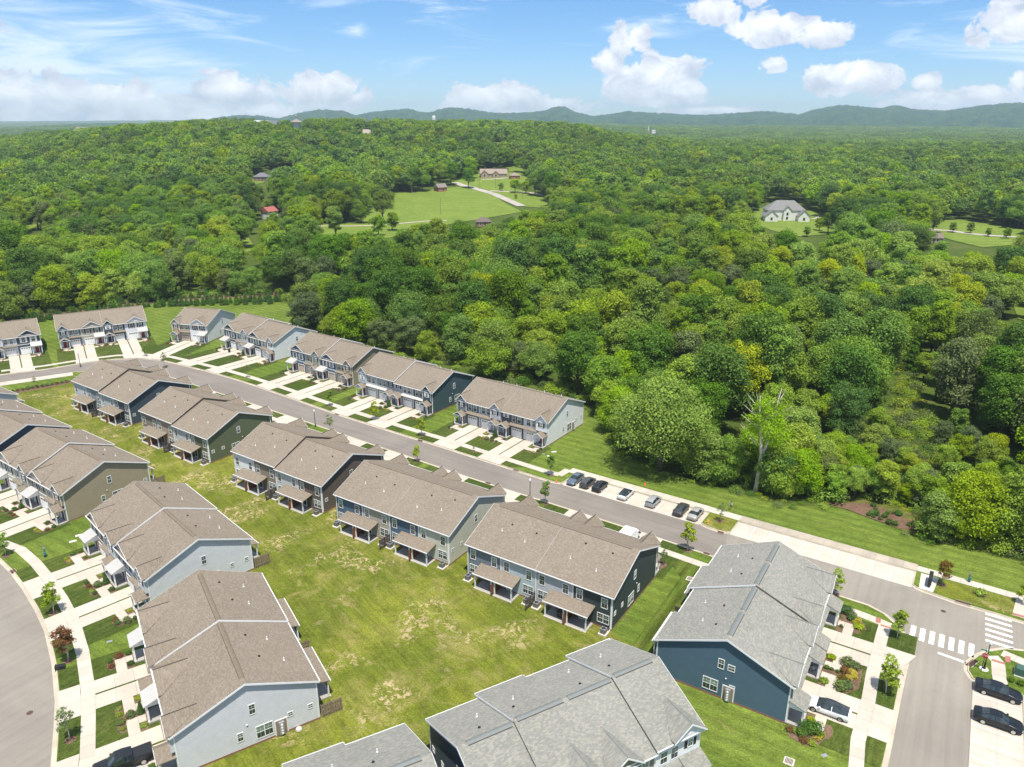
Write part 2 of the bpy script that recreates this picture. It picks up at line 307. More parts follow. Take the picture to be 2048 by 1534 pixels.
def glass(name, col, rough=.06):
    t = NT(name); n = t.noise(t.obj(), 2.2, 3, .5); oi = t.n('ShaderNodeObjectInfo')
    c = t.mix(t.rng(n, .35, .65), c4(col), c4([k * 1.6 for k in col])); c = t.mix(1.0, c, t.rng(oi.outputs['Random'], 0, 1, .6, 1.3, False), 'MULTIPLY')
    return t.out(c, rough, .9)
M['pane_dark'] = glass('window glass', (.030, .040, .038)); M['pane_blind'] = glass('glass over blinds', (.12, .165, .145), .12); M['carglass'] = glass('tinted glass', (.02, .028, .03), .04)
M['teal_ridge'] = plain('ridge vent metal', (.185, .20, .192), .7, .3); M['tan_ridge'] = plain('tan ridge caps', (.20, .163, .122), .9, .1, 0, .25, 5); M['ridge_dark'] = plain('ridge gap', (.085, .075, .065), .9, .1)
M['leafA'] = leafmat('leaves mid green', (0.152, 0.268, 0.017), (0.237, 0.353, 0.023), .2)
M['leafB'] = leafmat('leaves bright', (0.224, 0.347, 0.021), (0.297, 0.385, 0.026), .4)
M['leafC'] = leafmat('leaves deep green', (0.081, 0.171, 0.015), (0.120, 0.221, 0.020), .12)
M['leafG'] = leafmat('leaves fresh green', (0.190, 0.305, 0.020), (0.209, 0.327, 0.024), .0)
M['leafR'] = leafmat('leaves reddish', (.22, .085, .03), (.17, .12, .03), .1)
M['leafY'] = leafmat('leaves golden', (.50, .44, .02), (.42, .42, .03), .1)
M['leafE'] = leafmat('evergreen', (.060, .135, .020), (.095, .185, .028), .05)
M['leafP'] = leafmat('pale olive leaves', (0.136, 0.195, 0.064), (0.162, 0.214, 0.064), .2)
M['leafF'] = leafmat('far leaves', (0.114, 0.212, 0.026), (0.195, 0.295, 0.034), .3, .2)

# ------------------------------------------------------------------ mesh builder
class MB:
    def __init__(s): s.v = []; s.f = []
    def poly(s, pts): i = len(s.v); s.v += [tuple(p) for p in pts]; s.f.append(tuple(range(i, i + len(pts)))); return s
    def hexa(s, p):      # 8 points: bottom 4 (ccw), top 4
        i = len(s.v); s.v += [tuple(q) for q in p]
        for f in ((3, 2, 1, 0), (4, 5, 6, 7), (0, 1, 5, 4), (1, 2, 6, 5), (2, 3, 7, 6), (3, 0, 4, 7)): s.f.append(tuple(i + k for k in f))
        return s
    def box(s, x0, y0, z0, x1, y1, z1):
        if x1 < x0: x0, x1 = x1, x0
        if y1 < y0: y0, y1 = y1, y0
        return s.hexa([(x0, y0, z0), (x1, y0, z0), (x1, y1, z0), (x0, y1, z0), (x0, y0, z1), (x1, y0, z1), (x1, y1, z1), (x0, y1, z1)])
    def slab(s, pts, z0, z1):
        i = len(s.v); n = len(pts); s.v += [(p[0], p[1], z0) for p in pts] + [(p[0], p[1], z1) for p in pts]
        s.f.append(tuple(i + k for k in reversed(range(n)))); s.f.append(tuple(i + n + k for k in range(n)))
        for k in range(n): q = (k + 1) % n; s.f.append((i + k, i + q, i + n + q, i + n + k))
        return s
    def yz(s, prof, x0, x1):      # extrude a (y,z) profile along x
        i = len(s.v); n = len(prof); s.v += [(x0, p[0], p[1]) for p in prof] + [(x1, p[0], p[1]) for p in prof]
        s.f.append(tuple(i + k for k in range(n))); s.f.append(tuple(i + n + k for k in reversed(range(n))))
        for k in range(n): q = (k + 1) % n; s.f.append((i + k, i + n + k, i + n + q, i + q))
        return s
    def xz(s, prof, y0, y1):
        i = len(s.v); n = len(prof); s.v += [(p[0], y0, p[1]) for p in prof] + [(p[0], y1, p[1]) for p in prof]
        s.f.append(tuple(i + k for k in reversed(range(n)))); s.f.append(tuple(i + n + k for k in range(n)))
        for k in range(n): q = (k + 1) % n; s.f.append((i + k, i + q, i + n + q, i + n + k))
        return s
    def cyl(s, c, r0, r1, z0, z1, n=10):
        i = len(s.v)
        for z, r in ((z0, r0), (z1, r1)):
            for k in range(n): a = 2 * math.pi * k / n; s.v.append((c[0] + r * math.cos(a), c[1] + r * math.sin(a), z))
        s.f.append(tuple(i + k for k in reversed(range(n)))); s.f.append(tuple(i + n + k for k in range(n)))
        for k in range(n): q = (k + 1) % n; s.f.append((i + k, i + q, i + n + q, i + n + k))
        return s
    def tube(s, pts, rad, n=7):
        i0 = len(s.v); m = len(pts)
        for j, p in enumerate(pts):
            p = Vector(p); d = (Vector(pts[min(j + 1, m - 1)]) - Vector(pts[max(j - 1, 0)])).normalized()
            a = d.cross(Vector((.31, .2, .93))).normalized(); 
            if a.length < .1: a = Vector((1, 0, 0))
            b = d.cross(a)
            for k in range(n):
                t = 2 * math.pi * k / n; q = p + (a * math.cos(t) + b * math.sin(t)) * rad[j]; s.v.append(tuple(q))
        for j in range(m - 1):
            for k in range(n):
                q = (k + 1) % n; s.f.append((i0 + j * n + k, i0 + j * n + q, i0 + (j + 1) * n + q, i0 + (j + 1) * n + k))
        s.f.append(tuple(i0 + (m - 1) * n + k for k in range(n))); s.f.append(tuple(i0 + k for k in reversed(range(n))))
        return s
    def lathe(s, c, prof, n=12):
        for (r0, z0), (r1, z1) in zip(prof[:-1], prof[1:]): s.cyl(c, max(r0, .004), max(r1, .004), z0, z1, n)
        return s
    def mesh(s, name, mat, sm=False):
        me = bpy.data.meshes.new(name); me.from_pydata(s.v, [], s.f); me.materials.append(mat)
        if sm: me.shade_smooth()
        return me
COL = scene.collection
def ob(name, data, parent=None, loc=None, rot=None, **props):
    if isinstance(data, tuple): data = data[0].mesh(name, data[1])
    o = bpy.data.objects.new(name, data); COL.objects.link(o)
    if parent is not None: o.parent = parent
    if loc is not None: o.location = (loc[0], loc[1], loc[2] if len(loc) > 2 else 0)
    if rot is not None: o.rotation_euler = rot if isinstance(rot, tuple) else (0, 0, rot)
    for k, v in props.items(): o[k] = v
    return o
def empty(name, loc=(0, 0, 0), rot=0, **props): 
    o = ob(name, None, None, loc, rot, **props); o.empty_display_size = .2; return o
def copy_tree(o, loc, rot=None, scale=None, label=None, **props):
    c = o.copy(); COL.objects.link(c); c.location = loc
    if rot is not None: c.rotation_euler = (0, 0, rot)
    if scale is not None: c.scale = scale if isinstance(scale, tuple) else (scale,) * 3
    if label: c['label'] = label
    for k, v in props.items(): c[k] = v
    for ch in KIDS.get(o.name, ()):
        d = ch.copy(); COL.objects.link(d); d.parent = c
        for gg in KIDS.get(ch.name, ()): e = gg.copy(); COL.objects.link(e); e.parent = d
    return c
KIDS = {}
def remember(o):
    for q in list(scene.objects):
        if q.parent is o: KIDS.setdefault(o.name, []).append(q)
    for ch in KIDS.get(o.name, ()):
        for q in list(scene.objects):
            if q.parent is ch: KIDS.setdefault(ch.name, []).append(q)
    return o
HAZE = 9.0e-5
_S = dict(kind='structure')
# ------------------------------------------------------------------ street survey (all on the ground plane)
def G(*L): return [g(*p) for p in L]
FAR = G((-330, 772), (0, 749), (90, 738), (175, 724), (230, 717.5), (280, 716), (325, 720), (375, 732), (425, 744.5), (475, 759), (512, 771), (567, 790), (674, 827.5), (812, 871), (862, 886), (1023, 937))
E1 = dirv(-33.01); N1 = Vector((-E1.y, E1.x)); B1 = Vector((12.10, 129.19)); B2 = Vector((40.03, 110.82)); ST = 2.74
def b1(i, w): return B1 + E1 * ST * i + N1 * w
def b2(i, w): return B2 + E1 * ST * i + N1 * w
E3 = dirv(-121.7); N3 = dirv(-31.7); B3 = Vector((57.39, 74.80)); ST3 = 2.83
def b3(i, w): return B3 + E3 * ST3 * i + N3 * w
far_a = FAR + [b1(-1.75, .0), b1(-1.2, .4), b1(-1.05, 1.2), b1(-1.0, 5.0)]
far_b = [b1(9.1, 5.0), b1(9.1, .9), b1(9.35, .25), b1(9.7, 0)]
far_c = [b2(-1.75, 0), b2(-1.35, .25), b2(-1.1, .9), b2(-1.1, 5.0)]
far_d = [b2(9.15, 5.0), b2(9.15, .9), b2(9.4, .3), b2(9.8, .0)] + G((1913, 1204), (1986, 1225), (2048, 1244), (2330, 1318))
NEAR = G((-330, 790), (0, 765), (147, 744), (240, 738), (300, 742), (372, 764), (440, 787), (520, 813), (619, 846), (709, 877), (812, 912), (922, 950), (1009, 978), (1140, 1019), (1200, 1038.5), (1280, 1064), (1361, 1091), (1440, 1118), (1560, 1155), (1630, 1176))
corner_w = G((1692, 1196), (1736, 1210), (1768, 1227), (1788.5, 1245), (1804, 1263), (1815, 1283), (1817, 1296))
S2W = G((1812, 1320), (1800, 1372), (1788, 1430), (1774, 1500)) + [Vector((38.9, 60.3)), Vector((32, 49.5)), Vector((22, 34))]
corner_e = G((2330, 1395), (2110, 1322), (2047, 1301), (2011, 1297), (1981, 1301), (1956, 1310), (1936, 1325), (1935, 1340), (1944, 1355))
S2E = [b3(-1.05, 0), b3(-1.0, .4), b3(-1.0, 5.3), b3(7.5, 5.3), b3(7.5, 0), b3(14, 0)]
road_poly = far_a + far_b + far_c + far_d + corner_e + S2E + [Vector((24, 25))] + list(reversed(S2W)) + list(reversed(corner_w)) + list(reversed(NEAR))
S3R = [Vector((-84.5, 105.8)), Vector((-95, 112.5)), Vector((-125, 125))]
S3 = G((109, 1534), (115, 1450), (117, 1400), (110, 1325), (95, 1260), (75, 1217), (50, 1175), (25, 1142), (0, 1118))
arc_edge = [Vector((-44.5, 50.0)), Vector((-41, 38))][::-1] + S3 + [Vector((-92, 108.5)), Vector((-106, 115)), Vector((-150, 126))]
arc_poly = arc_edge + [Vector((-260, 120)), Vector((-200, 30))]

def simplify(P): return [(float(p[0]), float(p[1])) for p in P]
def sheet(name, outer, holes, z, mat, cell=0, **props):
    vs = []; es = []
    def add(P):
        i = len(vs); n = len(P); vs.extend([Vector(p) for p in P]); es.extend([(i + k, i + (k + 1) % n) for k in range(n)])
    add(simplify(outer))
    for h in holes: add(simplify(h))
    if cell:
        xs = [p[0] for p in outer]; ys = [p[1] for p in outer]
        gx = np.arange(min(xs), max(xs), cell); gy = np.arange(min(ys), max(ys), cell)
        X, Y = np.meshgrid(gx, gy); ok = inpoly(X, Y, simplify(outer)); vs.extend([Vector(p) for p in zip(X[ok].tolist(), Y[ok].tolist())])
    v, e, f, _, _, _ = geometry.delaunay_2d_cdt(vs, es, [], 0, 1e-4)
    cx = np.array([sum(v[i].x for i in t) / 3 for t in f]); cyy = np.array([sum(v[i].y for i in t) / 3 for t in f])
    keep = inpoly(cx, cyy, simplify(outer))
    for h in holes: keep &= ~inpoly(cx, cyy, simplify(h))
    me = bpy.data.meshes.new(name)
    zz = (lambda x, y: z) if not callable(z) else z
    me.from_pydata([(p.x, p.y, zz(p.x, p.y)) for p in v], [], [tuple(t) for t, k in zip(f, keep) if k]); me.materials.append(mat)
    for pl in me.polygons:
        pass
    me.update()
    if me.polygons and me.polygons[0].normal.z < 0: me.flip_normals()
    return ob(name, me, **props)
def flat(name, P, z, mat, **props): return sheet(name, P, [], z, mat, **props)

# ground: terrain far and wide, dipping under the built-up lots, which have their own sheet
edge_px = [(-330, 700), (-150, 676), (0, 655), (100, 632), (200, 618), (330, 604), (440, 596), (560, 592), (622, 604), (655, 640), (700, 672), (760, 700), (860, 730), (960, 762), (1080, 775), (1180, 800), (1215, 850), (1232, 905), (1290, 930), (1400, 965), (1500, 992), (1560, 1012), (1650, 1012), (1700, 1020), (1780, 1052), (1850, 1082), (1950, 1100), (2048, 1125), (2400, 1230)]
_q0 = g(1166, 842) + dirv(55.3) * 7.0
wood_edge = [g(*p) for p in edge_px if p[0] < 640] + [_q0 + dirv(145.0) * d for d in (118, 100, 80, 60, 40, 20, 4)] + [g(*p) for p in edge_px if p[0] > 1200]
dev = wood_edge + [Vector((190, 60)), Vector((120, -20)), Vector((-60, -40)), Vector((-260, 10)), Vector((-330, 120))]
dev_in = [Vector(p) for p in dev]
NR, NA = 260, 300
rr = np.concatenate([np.linspace(0.5, 700, 150), 700 * np.exp(np.linspace(0, math.log(16000 / 700.), NR - 149))[1:]])
aa = np.linspace(rd(-75), rd(75), NA)
Rg, Ag = np.meshgrid(rr, aa, indexing='ij'); X = Rg * np.sin(Ag); Y = Rg * np.cos(Ag) - 60 * (1 - np.clip(Rg / 300, 0, 1))
Z = hts(X, Y)
def distin(x, y, P):     # True when at least 7 m inside the lots
    k = inpoly(x, y, P)
    for a in range(8): k &= inpoly(x + 7 * math.cos(a * .785), y + 7 * math.sin(a * .785), P)
    return k
Z = Z - .03 - .6 * distin(X, Y, simplify(dev))
nr, na = X.shape
vv = np.stack([X, Y, Z], -1).reshape(-1, 3)
idx = np.arange(nr * na).reshape(nr, na); q = np.stack([idx[:-1, :-1], idx[:-1, 1:], idx[1:, 1:], idx[1:, :-1]], -1).reshape(-1, 4)
def np_mesh(name, verts, quads, mat, smooth_=False):
    me = bpy.data.meshes.new(name); k = quads.shape[1]
    me.vertices.add(len(verts)); me.vertices.foreach_set('co', np.ascontiguousarray(verts, np.float32).ravel())
    me.loops.add(quads.size); me.loops.foreach_set('vertex_index', np.ascontiguousarray(quads, np.int32).ravel())
    me.polygons.add(len(quads)); me.polygons.foreach_set('loop_start', np.arange(0, quads.size, k, dtype=np.int32)); me.polygons.foreach_set('loop_total', np.full(len(quads), k, np.int32))
    me.update(calc_edges=True); me.validate(); me.materials.append(mat)
    if smooth_: me.shade_smooth()
    return me
ob('terrain', np_mesh('terrain', vv, q, M['under'], True), **_S)
yard = sheet('ground', dev, [road_poly, arc_poly], 0.0, M['yard'], **_S)
flat('road', road_poly, -.12, M['asphalt'], **_S)
flat('arc_road', arc_poly, -.12, M['asphalt2'], **_S)
# patch of newer and older asphalt east of the seam
seam = [NEAR[17] + Vector((.3, .2)), b2(-1.75, -.02) + E1 * 1.2]
flat('older_asphalt', [NEAR[17] + Vector((.3, .3)), b2(-1.2, -.05), b2(9.8, -.15)] + [p + Vector((-.3, -.3)) for p in far_d[4:7]] + [p + Vector((-.2, .3)) for p in corner_e[1:8]] + [b3(-.9, -.1), b3(9, -.1)] + [Vector((30.5, 46.0))] + [p + Vector((.3, -.1)) for p in reversed(S2W[:-1])] + [p + Vector((.2, .15)) for p in reversed(corner_w)] + [p + Vector((.1, .2)) for p in reversed(NEAR[18:])], -.116, M['asphalt2'], **_S)
for n, f, i0, i1, d in (('parking_bay', b1, -1.0, 9.1, 5.0), ('parking_bay', b2, -1.1, 9.15, 5.0), ('parking_bay', b3, -1.0, 7.5, 5.3)):
    root = empty(n, (0, 0, 0), 0, **_S)
    nst = round(i1 - i0)
    for k in range(nst):
        a = i0 + (i1 - i0) * k / nst; b = i0 + (i1 - i0) * (k + 1) / nst; gp = .006
        for (w0, w1) in ((0.02, d / 2 - .012), (d / 2 + .012, d)):
            m = MB(); m.slab([f(a + gp, w0), f(b - gp, w0), f(b - gp, w1), f(a + gp, w1)], -.13, -.105); ob('slab', (m, M['concrete']), root)
def stripe(f, i, w0, w1, hw=.05, z=-.1): 
    m = MB(); m.slab([f(i, w0) - (f(1, 0) - f(0, 0)).normalized() * hw, f(i, w0) + (f(1, 0) - f(0, 0)).normalized() * hw, f(i, w1) + (f(1, 0) - f(0, 0)).normalized() * hw, f(i, w1) - (f(1, 0) - f(0, 0)).normalized() * hw], z - .003, z + .001)
    return ob('bay_line', (m, M['paint']), None, **_S)
for f, rng_, d in ((b1, range(0, 9), 4.9), (b2, range(0, 9), 4.9), (b3, range(0, 8), 5.1)):
    for i in rng_: stripe(f, i, .05, d)
# kerbs with gutters
def strip(name, P, w0, w1, z0, z1, mat, closed=False, seg=3.0, gap=.012, **props):
    """pieces along a polyline between two offsets on its left-hand side"""
    pts = [Vector(p) for p in P]
    # resample
    out = [pts[0]]; 
    for a, b in zip(pts[:-1], pts[1:]):
        L = (b - a).length; k = max(1, int(round(L / seg)))
        for j in range(1, k + 1): out.append(a + (b - a) * j / k)
    nrm = []
    for i in range(len(out)):
        d = (out[min(i + 1, len(out) - 1)] - out[max(i - 1, 0)]).normalized(); nrm.append(Vector((-d.y, d.x)))
    root = empty(name, (0, 0, 0), 0, **props)
    return root, out, nrm
def kerb(P, side=1):
    root, pts, nrm = strip('kerb', P, 0, 0, 0, 0, None, seg=3.0, **_S)
    for i in range(len(pts) - 1):
        a, b = pts[i], pts[i + 1]; na, nb = nrm[i] * side, nrm[i + 1] * side; d = (b - a).normalized() * .008
        m = MB(); P4 = lambda w0, w1: [a + na * w0 + d, b + nb * w0 - d, b + nb * w1 - d, a + na * w1 + d] if side > 0 else [a + na * w1 + d, b + nb * w1 - d, b + nb * w0 - d, a + na * w0 + d]
        m.slab(P4(-.42, 0.0), -.14, -.108); m.slab(P4(0.0, .16), -.14, .022)
        ob('kerb_stone', (m, M['kerb']), root)
    return root
def cut(P, xmin=-230): return [p for p in P if p[0] > xmin and p[1] > 36]
kerb(cut(FAR) + [b1(-1.75, .0), b1(-1.2, .4), b1(-1.05, 1.2), b1(-1.0, 5.0)]); kerb([b1(-1.0, 5.0), b1(9.1, 5.0), b1(9.1, .9), b1(9.35, .25), b1(9.7, 0), b2(-1.75, 0), b2(-1.35, .25), b2(-1.1, .9), b2(-1.1, 5.0), b2(9.15, 5.0), b2(9.15, .9), b2(9.4, .3), b2(9.8, .0)] + far_d[4:])
kerb(cut(NEAR) + corner_w + cut(S2W), -1)
kerb(corner_e[1:] + [b3(-1.05, 0), b3(-1.0, .4), b3(-1.0, 5.3), b3(7.5, 5.3)], 1)
kerb(cut(arc_edge), -1)

# pavements: slabs along a line parallel to the kerb
def offset(P, d):
    P = [Vector(p) for p in P]; out = []
    for i in range(len(P)):
        t = (P[min(i + 1, len(P) - 1)] - P[max(i - 1, 0)]).normalized(); out.append(P[i] + Vector((-t.y, t.x)) * d)
    return out
def pavement(P, w, mat=None, seg=1.55, name='pavement'):
    root, pts, nrm = strip(name, P, 0, 0, 0, 0, None, seg=seg, **_S)
    for i in range(len(pts) - 1):
        a, b = pts[i], pts[i + 1]; d = (b - a).normalized() * .014
        m = MB(); m.slab([a - nrm[i] * w / 2 + d, b - nrm[i + 1] * w / 2 - d, b + nrm[i + 1] * w / 2 - d, a + nrm[i] * w / 2 + d], -.05, .050 + rnd.uniform(-.002, .002))
        ob('slab', (m, mat or M['concrete']), root)
    return pts
walk_far = offset(FAR[1:], 3.3); walk_far[-1] = b1(-2.9, 3.1)
pavement([p for p in walk_far] + [b1(-1.9, 3.3)], 1.55)
pavement([b1(-1.9, 3.0), b1(-1.75, 6.3)], 1.6); pavement([b1(-1.6, 6.4), b1(9.0, 6.25)], 2.1); pavement([b1(9.0, 6.25), b2(-1.1, 6.25)], 1.9)
pavement([b2(-1.1, 6.25), b2(9.2, 6.25)], 2.1, M['walk_old'], 2.0); pavement([b2(9.2, 6.1), b2(16.9, 5.9)], 1.6)
pavement([b2(14.35, 5.1), b2(14.2, .35)], 1.7)
mm = MB(); mm.slab([b2(13.9, .45), b2(14.52, .45), b2(14.52, 1.0), b2(13.9, 1.0)], .02, .060); ob('tactile_paving', (mm, M['paver']), None, **_S)
mm = MB(); mm.slab([b2(9.5, .35), b2(10.2, .2), b2(10.35, 4.9), b2(9.45, 4.9)], -.03, .035); ob('mailbox_pad', (mm, M['pad']), None, **_S)
walk_near = offset(NEAR, -3.3)
pavement([p for p in walk_near if p.x > -118][:-2], 1.5); pavement([p for p in offset(NEAR, -1.75) if -190 < p.x < -112], 3.1)
wk = G((1688, 1217), (1722, 1229), (1758, 1243), (1781, 1253)); pavement(wk, 1.5)
wd = G((1770, 1250), (1763, 1275), (1755, 1310), (1745, 1350), (1737, 1400), (1727, 1440), (1716, 1480)) + [Vector((37.4, 62.2)), Vector((33.5, 57.5)), Vector((28.5, 52.5))]
pavement(wd, 1.55)
pavement(G((1984, 1312), (1996, 1325), (1998, 1352)) + [b3(-1.3, 3.0)], 1.6); pavement(G((2004, 1306), (2060, 1330)), 1.5)
for P in (G((1752, 1235), (1762, 1237), (1761, 1247), (1751, 1245)), G((1761, 1249), (1784, 1256), (1784, 1259), (1761, 1252)), G((1983, 1318), (2010, 1326), (2010, 1330), (1983, 1322)), G((2010, 1312), (2021, 1314), (2021, 1326), (2010, 1324))):
    mm = MB(); mm.slab(P[::-1], .02, .060); ob('tactile_paving', (mm, M['paver']), None, **_S)
walk_arc = offset(arc_edge, -3.2); pavement(cut(walk_arc, -140), 1.55)
# painted crossing bars and stop line
ga, gb = g(1826, 1262), g(1943, 1299)
dz = (gb - ga) / 6; w = dz.normalized() * .32; dl = dirv(-122) * 1.55
def bar(c, a, b, name='crossing_bar'):
    m = MB(); m.slab([c - a - b, c + a - b, c + a + b, c - a + b], -.113, -.108); return ob(name, (m, M['paint']), None, **_S)
for k in range(7): bar(ga + dz * k, dl, w)
ha, hb = g(1997, 1233), g(1999, 1287)
for k in range(6):
    c = ha + (hb - ha) * k / 5; bar(c, dirv(-33) * 1.62, dirv(-122) * .26)
p0, p1 = g(1876, 1304), g(1932, 1324); bar((p0 + p1) / 2, (p1 - p0) / 2, (p1 - p0).normalized().orthogonal() * .22, 'stop_line')

# overlays of different turf
A_ = lambda P, z, mat, n='lawn': flat(n, P, z, mat, **_S)
A_(G((-90, 830), (20, 800), (60, 778), (140, 766), (252, 800), (300, 830), (440, 880), (560, 940), (700, 1010), (900, 1095), (1100, 1190), (1235, 1270)) + [Vector((16.2, 83.5)), Vector((14.5, 77)), Vector((8, 55)), Vector((-20, 48)), Vector((-38, 58)), Vector((-34, 84)), Vector((-58, 118)), Vector((-100, 152)), Vector((-120, 168))], .004, M['field'], 'rough_lawn')
A_([Vector((16.2, 83.2)), Vector((26.3, 99.4)), g(1322, 1104)] + G((1440, 1134)) + [Vector((22, 82)), Vector((17.5, 74)), Vector((14.6, 76.5))], .008, M['striped'], 'striped_lawn')
A_([b1(9.25, .35), b1(9.6, .2), b2(-1.75, .2), b2(-1.3, .5), b2(-1.25, 5.1), b1(9.25, 5.1)], .006, M['field'], 'island_lawn')
A_([b2(10.4, .25), b2(16.5, .3), b2(16.5, 5.0), b2(10.4, 5.0)], .006, M['field'], 'island_lawn')
# ------------------------------------------------------------------ townhouse blocks
UW, LEN, DEP, RY, SL = 6.15, 24.6, 15.5, 7.8, .415
def ztop(y, o=0.0): return 5.62 + o + SL * ((y + .3) if y <= RY else (15.9 - y))
_wc = {}
def win_meshes(w, h, style):
    k = (w, h, style)
    if k in _wc: return _wc[k]
    f = MB(); t = .085
    f.box(-w / 2 - t, -.05, -t, w / 2 + t, 0, 0); f.box(-w / 2 - t, -.05, h, w / 2 + t, 0, h + t * 1.2); f.box(-w / 2 - t, -.05, 0, -w / 2, 0, h); f.box(w / 2, -.05, 0, w / 2 + t, 0, h)
    if style == 'twin': f.box(-.05, -.05, 0, .05, 0, h)
    f.box(-w / 2, -.035, h / 2 - .03, w / 2, 0, h / 2 + .03)
    cols = [(-w / 2, -.05), (.05, w / 2)] if style == 'twin' else [(-w / 2, w / 2)]
    if style != 'plain':
        for a, b in cols:
            f.box((a + b) / 2 - .009, -.024, 0, (a + b) / 2 + .009, 0, h)
            if h > 1.0:
                for zz in (h * .75,): f.box(a, -.024, zz - .008, b, 0, zz + .008)
    fm = f.mesh('window', M['white']); ps = []
    for a, b in cols:
        for z0, z1, m in ((0, h / 2 - .03, 'pane_dark'), (h / 2 + .03, h, 'pane_blind' if style != 'sq' else 'pane_dark')):
            p = MB(); p.poly([(a, -.012, z0), (b, -.012, z0), (b, -.012, z1), (a, -.012, z1)]); ps.append((p, m, a, b, z0, z1))
    pm = [(p.mesh('pane', M[m]), m) for p, m, *_ in ps]
    alt = [(p.mesh('pane', M['pane_dark']), m) for p, m, *_ in ps]
    _wc[k] = (fm, pm, alt); return _wc[k]
def window(parent, x, y, z, rot, w, h, style='std', shutters=None):
    fm, pm, alt = win_meshes(w, h, style); f = ob('window', fm, parent, (x, y, z), rot)
    use = alt if rnd.random() < .3 else pm
    for me, _ in use: ob('pane', me, f)
    if shutters:
        k = ('shut', h, shutters)
        if k not in _wc:
            m = MB(); m.box(-.19, -.045, -.02, .19, 0, h + .02)
            for j in range(int(h / .16)): m.box(-.15, -.055, .06 + j * .16, .15, -.045, .15 + j * .16)
            _wc[k] = m.mesh('shutter', M[shutters])
        c, s = math.cos(rot), math.sin(rot)
        for sx in (-1, 1): o = (w / 2 + .31) * sx; ob('shutter', _wc[k], parent, (x + c * o, y + s * o, z), rot)
    return f
M['shut_white'] = plain('white shutters', (.76, .76, .76)); M['shut_dark'] = plain('dark shutters', (.035, .03, .035)); M['shut_brown'] = plain('brown shutters', (.10, .04, .035)); M['shut_taupe'] = plain('taupe shutters', (.26, .22, .18))
for n, c in dict(slate=(.150, .185, .215), paleblue=(.40, .47, .50), lightgrey=(.42, .44, .48), darkgreen=(.036, .052, .054), blue=(.075, .125, .185), beige=(.36, .34, .275), cream=(.50, .51, .42), white=(.70, .73, .75),
                 taupe=(.235, .200, .160), brown=(.120, .100, .082), silver=(.50, .53, .53), olive=(.105, .125, .070), tan=(.36, .295, .22), midgrey=(.23, .27, .30), navy=(.055, .078, .105), skyblue=(.42, .50, .545), palegrey=(.50, .56, .59),
                 charcoal=(.062, .068, .080), khaki=(.31, .265, .180), teal=(.048, .085, .100), steel=(.070, .125, .170), sage=(.30, .305, .25), greywhite=(.56, .585, .60), darkslate=(.085, .098, .115)).items():
    M['s_' + n] = siding('siding ' + n, c)
_dm = {}
def shared(key, fn):
    if key not in _dm: _dm[key] = fn()
    return _dm[key]
def _gar(mat):
    m = MB(); w, h = 2.45, 2.15
    m.box(-w / 2 - .12, -.06, 0, -w / 2, .0, h + .14); m.box(w / 2, -.06, 0, w / 2 + .12, 0, h + .14); m.box(-w / 2, -.06, h, w / 2, 0, h + .14)
    fr = m.mesh('door_surround', M['white']); d = MB()
    for j in range(4): d.box(-w / 2, -.02, j * h / 4 + .008, w / 2, 0, (j + 1) * h / 4 - .008)
    for j in range(3):
        for k in range(4): d.box(-w / 2 + .08 + k * w / 4, -.032, j * h / 4 + .09, -w / 2 - .08 + (k + 1) * w / 4, -.02, (j + 1) * h / 4 - .09)
    pn = MB(); pn.box(-.22, -.028, -.14, .22, -.02, .14)
    return fr, d.mesh('garage_door', mat), pn.mesh('pane', M['pane_dark'])
def garage(parent, x, y, rot, col='white'):
    fr, d, pn = shared('gar' + col, lambda: _gar(M[col])); g_ = ob('garage_door', d, parent, (x, y, .02), rot); ob('surround', fr, g_)
    for k in range(4): ob('pane', pn, g_, (-2.45 / 2 + (k + .5) * 2.45 / 4, 0, 2.15 * .875))
